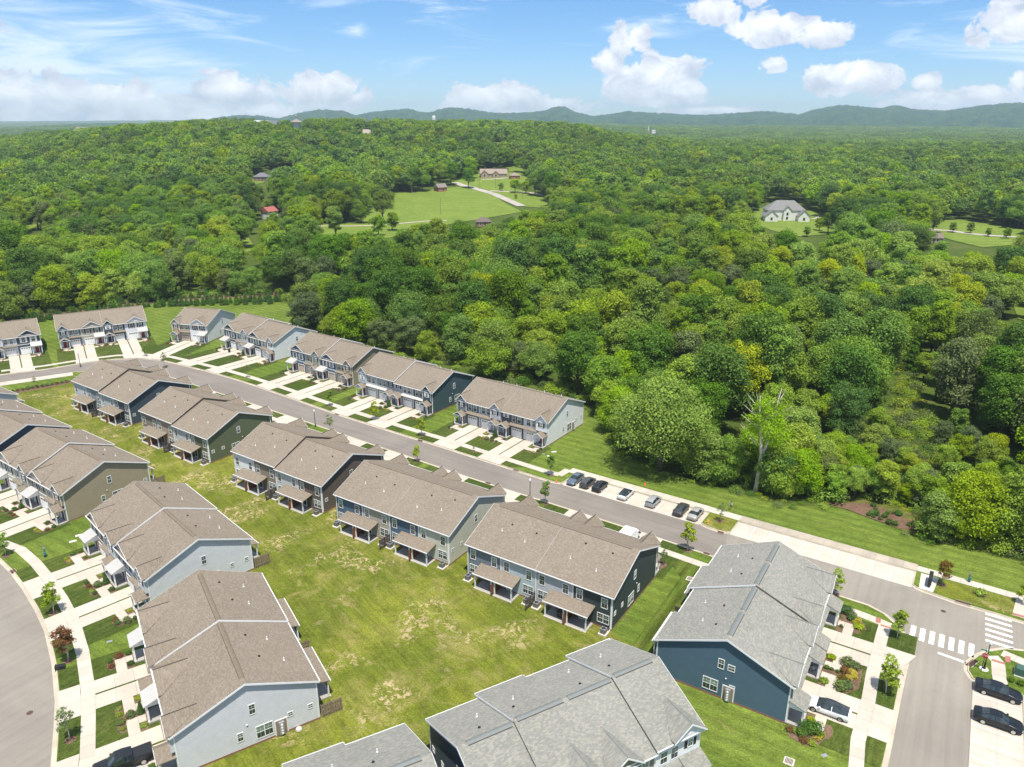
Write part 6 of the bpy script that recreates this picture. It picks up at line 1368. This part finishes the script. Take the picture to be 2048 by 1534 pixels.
def kinds(x, y):
    f = npt(x, y, 1 / 55., 2.2) + rng.normal(0, .5, x.shape); u = 1024 + 1494.6 * x / y * 1.05
    K = rng.choice(11, len(x), p=base_w)
    br = (f > .55) & (y < 330) & (u > 900); K[br] = rng.choice([4, 6, 3, 5], br.sum(), p=[.35, .35, .2, .1])
    dk = (f < -.9); K[dk] = rng.choice([1, 7, 2], dk.sum(), p=[.7, .1, .2]); return K
K = kinds(near_x, near_y); ed_ = d_e < 15; K[ed_] = rng.choice([11, 12, 5, 7, 11, 3, 1], int(ed_.sum()), p=[.3, .2, .12, .08, .1, .1, .1]); rad = np.hypot(near_x, near_y)
S = rng.uniform(.72, 1.38, len(K)) * (1 + .1 * npt(near_x, near_y, 1 / 80., .4)); S[d_e < 12] *= .9
u_ = 1024 + 1494.6 * near_x / near_y * 1.05
k = opens(near_x, near_y, 16 * S, 5.5 * S); near_x, near_y, K, S, rad, d_e, u_ = [a_[k] for a_ in (near_x, near_y, K, S, rad, d_e, u_)]
# keep the trees right behind the front facing row low enough and leave room for the featured trees
feat = []
def fx(px, py): p = g(px, py); feat.append((p.x, p.y)); return p
p_big = fx(1322, 945); p_syc = fx(1510, 985)
for (qx, qy), rr_ in ((feat[0], 8.5), (feat[1], 4.5)):
    k = np.hypot(near_x - qx, near_y - qy) > rr_; near_x, near_y, K, S, rad, d_e, u_ = [a_[k] for a_ in (near_x, near_y, K, S, rad, d_e, u_)]
order = np.argsort(rad); vis = (u_[order] > -60) & (u_[order] < 2110); ind = order[vis][:182]
names = {'skirtA': 'low skirted leafy tree', 'skirtB': 'bright bushy tree', 'ragged': 'thin ragged tree', 'spread': 'wide spreading green tree', 'broadA': 'broad mid green tree', 'deepC': 'deep green dense tree', 'tallD': 'narrow green tree', 'flatE': 'flat topped green tree', 'broadB': 'yellow green broad tree', 'oliveP': 'pale olive tree', 'brightG': 'bright green upright tree', 'cedar': 'dark conical cedar', 'small': 'small green tree'}
for n in ind:
    kx = keys[K[n]]; uu = u_[n]; ZN = [(120, 'behind the block at the left edge'), (300, 'behind the long roofed block'), (560, 'behind the berm evergreens'), (700, 'behind the grassy corner'), (830, 'behind the blue and khaki block'), (960, 'behind the teal ended block'), (1200, 'behind the white ended block'), (1420, 'by the huge light green tree'), (1620, 'by the forked pale trunk'), (1850, 'behind the mulch bank'), (9999, 'near the right edge')]
    zone = next(z_ for lim_, z_ in ZN if uu < lim_); size = 'tall ' if S[n] > 1.15 else ('low ' if S[n] < .92 else '')
    place = ' at the wood edge ' if d_e[n] < 13 else ' inside the wood '
    tree(kx, near_x[n], near_y[n], ht(near_x[n], near_y[n]) - .1, float(S[n]), float(rng.uniform(0, 6.28)), size + names[kx] + place + zone, 'front trees of the wood', 'broadleaf_tree' if kx != 'cedar' else 'cedar_tree', float(S[n] * rng.uniform(.88, 1.12)))
SRC = bpy.data.collections.new('scatter sources')
def gn_scatter(name, x, y, z, rot, scl, vid, meshes, **props):
    c = bpy.data.collections.new(name + ' sources')
    for i, me in enumerate(meshes): o = bpy.data.objects.new('%02d %s' % (i, name), me); c.objects.link(o)
    me = bpy.data.meshes.new(name); n = len(x); me.vertices.add(n); me.vertices.foreach_set('co', np.stack([x, y, z], 1).astype(np.float32).ravel())
    for an, ty, v in (('rotz', 'FLOAT', rot), ('scl', 'FLOAT', scl), ('vid', 'INT', vid)):
        a = me.attributes.new(an, ty, 'POINT'); a.data.foreach_set('value', np.asarray(v, np.float32 if ty == 'FLOAT' else np.int32))
    me.update(); o = ob(name, me, None, **props); ng = bpy.data.node_groups.new(name, 'GeometryNodeTree')
    ng.interface.new_socket('Geometry', in_out='INPUT', socket_type='NodeSocketGeometry'); ng.interface.new_socket('Geometry', in_out='OUTPUT', socket_type='NodeSocketGeometry')
    N = ng.nodes.new; L = ng.links.new; gi, go = N('NodeGroupInput'), N('NodeGroupOutput'); ci = N('GeometryNodeCollectionInfo'); ci.inputs['Collection'].default_value = c; ci.inputs['Separate Children'].default_value = True; ci.inputs['Reset Children'].default_value = True
    ip = N('GeometryNodeInstanceOnPoints'); ip.inputs['Pick Instance'].default_value = True
    def attr(nm, dt): a = N('GeometryNodeInputNamedAttribute'); a.data_type = dt; a.inputs['Name'].default_value = nm; return a.outputs['Attribute']
    cx = N('ShaderNodeCombineXYZ'); L(attr('rotz', 'FLOAT'), cx.inputs[2]); L(gi.outputs[0], ip.inputs['Points']); L(ci.outputs[0], ip.inputs['Instance']); L(attr('vid', 'INT'), ip.inputs['Instance Index'])
    L(cx.outputs[0], ip.inputs['Rotation']); L(attr('scl', 'FLOAT'), ip.inputs['Scale']); L(ip.outputs[0], go.inputs[0]); md = o.modifiers.new('scatter', 'NODES'); md.node_group = ng; return o
def joined(tm, cm, name):
    bm = bmesh.new(); bm.from_mesh(tm); a = bpy.data.meshes.new(name); n0 = len(bm.faces); bm.from_mesh(cm); bm.faces.ensure_lookup_table()
    for f in bm.faces[n0:]: f.material_index = 1
    bm.to_mesh(a); bm.free(); a.materials.append(tm.materials[0]); a.materials.append(cm.materials[0]); return a
rest = np.setdiff1d(np.arange(len(near_x)), ind)
gn_scatter('forest', near_x[rest], near_y[rest], hts(near_x[rest], near_y[rest]) - .1, rng.uniform(0, 6.28, len(rest)), S[rest], K[rest], [joined(TREES[k][0], TREES[k][1], 'tree') for k in keys], kind='stuff', label='dense broadleaf wood behind its front trees')
# middle distance: lighter trees
mids = []
for i, (mat, form, seed) in enumerate((('leafF', 'round', 201), ('leafF', 'flat', 202), ('leafC', 'round', 203), ('leafF', 'oval', 204), ('leafB', 'round', 205), ('leafA', 'round', 206))):
    c, _ = crown('far_tree', 6.2, 5.5, 13.5, 20, 3600, .75, mat, seed, form); mids.append(c)
mx, my = ring(620, 1650, 12.0); k = opens(mx, my, 13.5, 5.5); mx, my = mx[k], my[k]; KM = rng.choice(6, len(mx), p=[.28, .2, .14, .16, .04, .18])
gn_scatter('hill_forest', mx, my, hts(mx, my) - .5, rng.uniform(0, 6.28, len(mx)), rng.uniform(.95, 1.65, len(mx)), KM, mids, kind='stuff', label='wooded hillside in the middle distance')
def clump(seed, mat, n=15, size=44, leaf=2.1, cnt=210):
    r = np.random.default_rng(seed); V = []; Q = []; off = 0
    for i in range(n):
        x, y = r.uniform(-size / 2, size / 2, 2); s = r.uniform(.75, 1.3); L = crown_lobes(r, 6.6 * s, 3 * s, 11 * s, 7); P, Nn = blob_cloud(r, L, cnt); P[:, 0] += x; P[:, 1] += y
        v, q = leaf_cards(P, Nn + np.array([0, 0, .3]), leaf, seed + i); V.append(v); Q.append(q + off); off += len(v)
    return np_mesh('clump', np.concatenate(V), np.concatenate(Q), M[mat])
CL = [clump(300, 'leafF'), clump(320, 'leafF'), clump(340, 'leafC'), clump(360, 'leafF'), clump(380, 'leafA')]
fx_, fy_ = ring(1650, 5200, 36); KC = rng.choice(5, len(fx_), p=[.3, .3, .1, .2, .1])
dn = npt(fx_, fy_, 1 / 300., 3.3); kk = dn > -1.15; fx_, fy_, KC = fx_[kk], fy_[kk], KC[kk]
gn_scatter('distant_forest', fx_, fy_, hts(fx_, fy_) - 1, rng.uniform(0, 6.28, len(fx_)), rng.uniform(.85, 1.3, len(fx_)), KC, CL, kind='stuff', label='distant woodland reaching to the hills')
# underwood and weeds along the edge of the wood and in the clearing
def bush_mesh(seed, mat, n=420, R=1.5, H=1.6, leaf=.22): return shrub_mesh('bush', R, H, n, leaf, mat, seed)
BU = [bush_mesh(401, 'leafA'), bush_mesh(402, 'leafB'), bush_mesh(403, 'leafP', 320), bush_mesh(404, 'leafC'), bush_mesh(405, 'leafB', 260, 1.1, .9, .16)]
bx = []; by = []; bs = []; bk = []
EP = [Vector(p) for p in EDGE]
for a, b in zip(EP[:-1], EP[1:]):
    L_e = (b - a).length; nrm = Vector((-(b - a).y, (b - a).x)).normalized(); mid_u = 1024 + 1494.6 * ((a + b) / 2).x / ((a + b) / 2).y * 1.05
    nn_ = int(L_e * (2.2 if mid_u > 1200 else 1.1))
    for _ in range(nn_):
        t = rng.uniform(); w_ = rng.uniform(-1.2, 12) if mid_u > 1200 else rng.uniform(.5, 12); q = a + (b - a) * t + nrm * w_
        bx.append(q.x); by.append(q.y); s = rng.uniform(.5, 1.5) * (1 if w_ > 2 else .55); bs.append(s); bk.append(int(rng.choice(5, p=[.3, .25, .12, .2, .13])))
SC = [(p[0], p[1]) for p in [g(*q) for q in clear_px['scrub_clearing']]]
sx = rng.uniform(min(p[0] for p in SC), max(p[0] for p in SC), 9000); sy = rng.uniform(min(p[1] for p in SC), max(p[1] for p in SC), 9000); k = inpoly(sx, sy, SC) & ~inpoly(sx, sy, simplify(mulch_r)) & (~inpoly(sx, sy, devP)); sx, sy = sx[k][:1900], sy[k][:1900]
bx += list(sx); by += list(sy); bs += list(rng.uniform(.25, .85, len(sx)) + .9 * (rng.uniform(0, 1, len(sx)) < .10)); bk += list(rng.choice(5, len(sx), p=[.12, .28, .28, .04, .28]))
bx, by = np.array(bx), np.array(by); bs, bk = np.array(bs), np.array(bk)
MR2 = [(q.x, q.y) for q in G((1640, 1003), (1700, 1000), (1750, 998), (1805, 1018), (1845, 1042), (1862, 1072), (1800, 1066), (1690, 1026))]; k = ~inpoly(bx, by, MR2); bx, by, bs, bk = bx[k], by[k], bs[k], bk[k]
gn_scatter('undergrowth', bx, by, hts(bx, by) - .05, rng.uniform(0, 6.28, len(bx)), np.array(bs), np.array(bk), BU, kind='stuff', label='bushes and weeds along the edge of the wood')
# scattered small trees in the clearing
for kx, px, py, s in (('brightG', 1870, 800, .72), ('brightG', 1845, 770, .6), ('oliveP', 1700, 900, .55), ('oliveP', 1770, 940, .5), ('small', 1660, 960, .9), ('flatE', 1620, 935, .55), ('brightG', 1590, 900, .6), ('small', 1905, 1010, 1.1), ('small', 1985, 1075, 1.05), ('flatE', 1950, 1060, .6), ('oliveP', 1930, 930, .6), ('brightG', 1660, 870, .55), ('small', 1540, 985, 1.15), ('deepC', 1563, 990, .5), ('small', 1600, 985, .8)):
    p = g(px, py); tree(kx, p.x, p.y, 0, s, rnd.uniform(0, 6), names[kx] + ' standing in or beside the weedy clearing', names[kx] + 's by the weedy clearing', 'broadleaf_tree')
sheet('scrub_grass', SC, [devP], (lambda x, y: ht(x, y) + .05), M['scrub'], 12, **_S)
nsc = 0
while nsc < 64:
    px = rnd.uniform(1560, 2070); py = rnd.uniform(790, 1112); p = g(px, py)
    if not bool(inpoly(p.x, p.y, SC)) or bool(inpoly(p.x, p.y, devP)) or bool(inpoly(p.x, p.y, MR2)) or (1780 < px < 1880 and py < 940): continue
    kx = rnd.choice(['brightG', 'flatE', 'oliveP', 'small', 'small', 'broadB', 'brightG']); s = rnd.uniform(.30, .62) * (1.5 if kx == 'small' else 1); nsc += 1
    tree(kx, p.x, p.y, 0, s, rnd.uniform(0, 6), ('taller ' if s > .5 else 'shrubby ') + names[kx] + (' on the weedy slope' if py > 960 else ' higher in the weedy clearing') + (' toward the right edge' if px > 1850 else ''), 'trees in the weedy clearing', 'broadleaf_tree')
for kx, px, py, s in (('skirtA', 1236, 872, .8), ('skirtA', 1262, 902, .85), ('skirtB', 1218, 842, .9), ('skirtA', 1385, 955, .85), ('skirtB', 1425, 970, .95), ('skirtA', 1452, 974, .7), ('skirtA', 1558, 996, .7), ('skirtB', 1585, 1002, .75), ('skirtA', 1605, 1002, .7), ('skirtB', 1880, 1088, .8), ('skirtA', 1950, 1092, .9), ('skirtB', 2010, 1105, .9), ('skirtA', 2050, 1105, 1.0)):
    p = g(px, py); tree(kx, p.x, p.y + 2, 0, s, rnd.uniform(0, 6), names[kx] + ' on the lawn edge ' + ('beside the huge light green tree' if px < 1400 else ('around the forked pale trunk' if px < 1620 else 'toward the right edge')), 'trees along the lawn edge', 'broadleaf_tree')
# featured trees of the front edge
cm, L1 = crown('crown', 9.2, 5.5, 17.5, 40, 24000, .42, 'leafG', 501); tm = trunk_mesh(21, .5, L1, M['bark'], 501, 9)
r = empty('broadleaf_tree', (p_big.x, p_big.y + 1.0, 0), 0, label='very large light green tree on the lawn edge behind the parked cars', category='tree'); ob('trunk', tm, r); ob('crown', cm, r)
cm, L1 = crown('crown', 5.6, 11, 21, 18, 6000, .36, 'leafG', 511, 'flat'); m = MB()
m.tube([(0, 0, -.2), (.3, 0, 5), (.5, .2, 9), (-.1, .3, 13), (-1.2, 0, 19), (-1.6, 0, 23)], [.55, .45, .4, .28, .16, .05], 9); m.tube([(.45, .1, 8.5), (1.6, 0, 12.5), (2.2, .3, 18), (3.2, 0, 24.5)], [.36, .28, .18, .04], 8)
rg = random.Random(4)
for k in range(26):
    z = rg.uniform(11, 21); sx_ = rg.choice((-1, 1)); a = rg.uniform(0, 6.28); x0 = (2.0 if sx_ > 0 else -1.1); m.tube([(x0, .1, z), (x0 + 1.6 * math.cos(a), 1.6 * math.sin(a), z + 1.2), (x0 + 3.8 * math.cos(a), 3.8 * math.sin(a), z + 2.6 + rg.uniform(0, 1.5))], [.12, .07, .02], 5)
r = empty('sycamore_tree', (p_syc.x, p_syc.y, 0), rd(10), label='half bare tree with a tall forked pale trunk at the front of the wood', category='tree'); ob('trunk', m.mesh('trunk', M['palebark'], True), r); ob('crown', cm, r); r.scale = (.86, .86, .86)
# meadow trees
MT = [('broadA', 766, 448, 1.3), ('deepC', 937, 377, 1.0), ('deepC', 655, 438, 1.15), ('tallD', 700, 444, 1.25), ('flatE', 725, 428, 1.1), ('broadB', 712, 408, 1.0), ('deepC', 740, 400, .9), ('small', 785, 462, 1.5), ('small', 757, 472, 1.6), ('flatE', 845, 383, 1.35), ('deepC', 828, 385, 1.2), ('broadA', 880, 374, 1.25), ('deepC', 902, 371, 1.15), ('broadA', 858, 372, 1.2), ('broadA', 943, 358, 1.2),
      ('small', 1002, 382, .9), ('flatE', 1030, 386, .9), ('small', 1052, 388, 1.4), ('broadA', 1070, 392, 1.2), ('deepC', 1090, 394, 1.3), ('deepC', 1105, 404, 1.3), ('broadA', 1085, 380, 1.2), ('small', 1638, 462, 1.1), ('small', 1612, 474, .8), ('deepC', 1655, 468, .75), ('broadA', 795, 384, 1.25), ('brightG', 775, 392, 1.1), ('small', 1032, 398, .5),
      ('small', 1848, 459, .8), ('small', 1872, 455, .75), ('small', 1905, 466, .85), ('small', 1940, 468, .9), ('small', 1975, 474, .7), ('small', 2012, 478, .85)]
for kx, px, py, s in MT:
    p = gt(px, py); tree(kx, p.x, p.y, p.z, s, rnd.uniform(0, 6), names[kx] + (' by the mansion or lane at the right' if px > 1200 else ' standing in the open meadow beyond the wood'), names[kx] + ('s by the lane' if px > 1200 else 's of the meadow'), 'broadleaf_tree')
# ------------------------------------------------------------------ hills
def hill(name, pts, R, depth, low, mat, seed):
    u = [p[0] for p in pts]; yv = [p[1] for p in pts]; U = np.linspace(min(u), max(u), 900); Yv = np.interp(U, u, yv); r = np.random.default_rng(seed)
    ker = np.exp(-np.linspace(-2, 2, 9) ** 2); ker /= ker.sum(); Yv = np.convolve(np.pad(Yv, 4, 'edge'), ker, 'valid'); Yv = Yv + np.where(Yv < 240, (Yv - 240) * .0, 0) + r.normal(0, .35, len(Yv))
    rows = 34; V = []
    for j in range(rows + 8):
        t = j / rows
        for i, (uu, yy) in enumerate(zip(U, Yv)):
            d = ray(uu, yy); hl = math.hypot(d.x, d.y); top = CAM_H + d.z / hl * R
            rr_ = R - depth * (1 - t) if t <= 1 else R + depth * (t - 1)
            pz = low + (top - low) * (1 - (1 - t) ** 1.6 if t < 1 else max(0, 1 - (t - 1) * 1.5))
            x, y = d.x / hl * rr_, d.y / hl * rr_; pz += float(npt(x, y, 1 / 170., seed)) * 7 * math.sin(min(t, 1) * 3.1) + r.uniform(-7, 7) * (1 if j > 0 else 0) * (R / 6500.0) * (.3 if abs(t - 1) < .02 else 1)
            V.append((x, y, pz))
    V = np.array(V); nU = len(U); idx = np.arange(len(V)).reshape(-1, nU); q = np.stack([idx[:-1, :-1], idx[:-1, 1:], idx[1:, 1:], idx[1:, :-1]], -1).reshape(-1, 4)
    ob(name, np_mesh(name, V, q, mat, False), None, **_S)
t = NT('distant wooded hills'); p_ = t.pos(); n1 = t.noise(p_, .012, 8, .75); n2 = t.noise(p_, .002, 5, .6)
cc = t.mix(t.rng(n1, .35, .65), (.012, .042, .028, 1), (.060, .105, .045, 1)); cc = t.mix(t.rng(n2, .62, .72, 0, .4), cc, (.10, .14, .06, 1)); M['hill'] = t.out(cc, 1.0, 0.0)
hill('far_hills', [(-500, 255), (-100, 250), (0, 258), (60, 256), (150, 249), (230, 247), (300, 248), (400, 246), (430, 236), (475, 231), (520, 231), (555, 239), (600, 226), (640, 220), (690, 222), (712, 232), (745, 224), (800, 220), (815, 217), (850, 227), (870, 222), (900, 215), (935, 218), (990, 227), (1060, 225), (1095, 221), (1110, 214), (1128, 213), (1150, 225), (1185, 233), (1240, 226), (1250, 222), (1300, 226), (1400, 231), (1450, 228), (1530, 222), (1600, 230), (1620, 222), (1680, 211), (1720, 213), (1760, 218), (1790, 211), (1830, 220), (1890, 222), (1940, 215), (2000, 208), (2060, 206), (2500, 214), (2900, 225)], 6800, 2200, 10, M['hill'], 3)
hill('near_hill', [(90, 270), (130, 262), (190, 258), (230, 256), (290, 256), (330, 257), (380, 262), (430, 268)], 3600, 700, 10, M['hill'], 8)
for k, (px, py, R_) in enumerate(((165, 261, 3500), (1040, 231, 6300), (880, 224, 6500), (1780, 229, 6100), (1250, 236, 5900), (20, 276, 4800))):
    d = ray(px, py); hl = math.hypot(d.x, d.y); z = CAM_H + d.z / hl * R_; m = MB(); m.box(-22, -8, -20, 22, 8, 7); r = empty('hill_building', (d.x / hl * R_, d.y / hl * R_, z), .2 * k, label=['pale hall on the low hill at the far left', 'white building on the far slope right of centre', 'large pale house on the far hill top', 'pale houses on the far right slope', 'small pale building at the foot of the far hills', 'low white sheds on the plain at the left edge'][k], category='building', group='buildings on the far hills')
    ob('wall', (m, M['s_silver']), r); m = MB(); m.yz([(-9, 7.01), (9, 7.01), (0, 12)], -23, 23); ob('roof', (m, M['shut_taupe']), r)
# ------------------------------------------------------------------ air
m = MB(); m.box(-12000, -250, -30, 12000, 10200, 250)
t = NT('air'); pv = t.n('ShaderNodeVolumePrincipled'); pv.inputs['Color'].default_value = (.66, .82, 1.0, 1); pv.inputs['Density'].default_value = HAZE; pv.inputs['Anisotropy'].default_value = .2
o_ = t.n('ShaderNodeOutputMaterial'); t.l(pv.outputs[0], o_.inputs['Volume']); ob('haze', (m, t.m), None, kind='stuff', label='thin summer haze')

# ------------------------------------------------------------------ labels: tell look-alikes apart by their order
def px_of(o):
    p = o.matrix_world.translation if False else o.location; dz = p.z - CAM_H; d = p.y * math.cos(CAM_P) - dz * math.sin(CAM_P); return CAM_F * p.x / max(d, .1)
byl = {}
for o in scene.objects:
    if o.parent is None and o.get('label'): byl.setdefault(o['label'], []).append(o)
ORD = 'first second third fourth fifth sixth seventh eighth ninth tenth eleventh twelfth thirteenth fourteenth fifteenth sixteenth seventeenth eighteenth nineteenth twentieth'.split()
for lab, L in byl.items():
    if 1 < len(L) <= 20 and len(lab.split()) <= 13:
        for k, o in enumerate(sorted(L, key=px_of)): o['label'] = lab + ', ' + ('leftmost one' if k == 0 else ('rightmost one' if k == len(L) - 1 else ORD[k] + ' from left'))
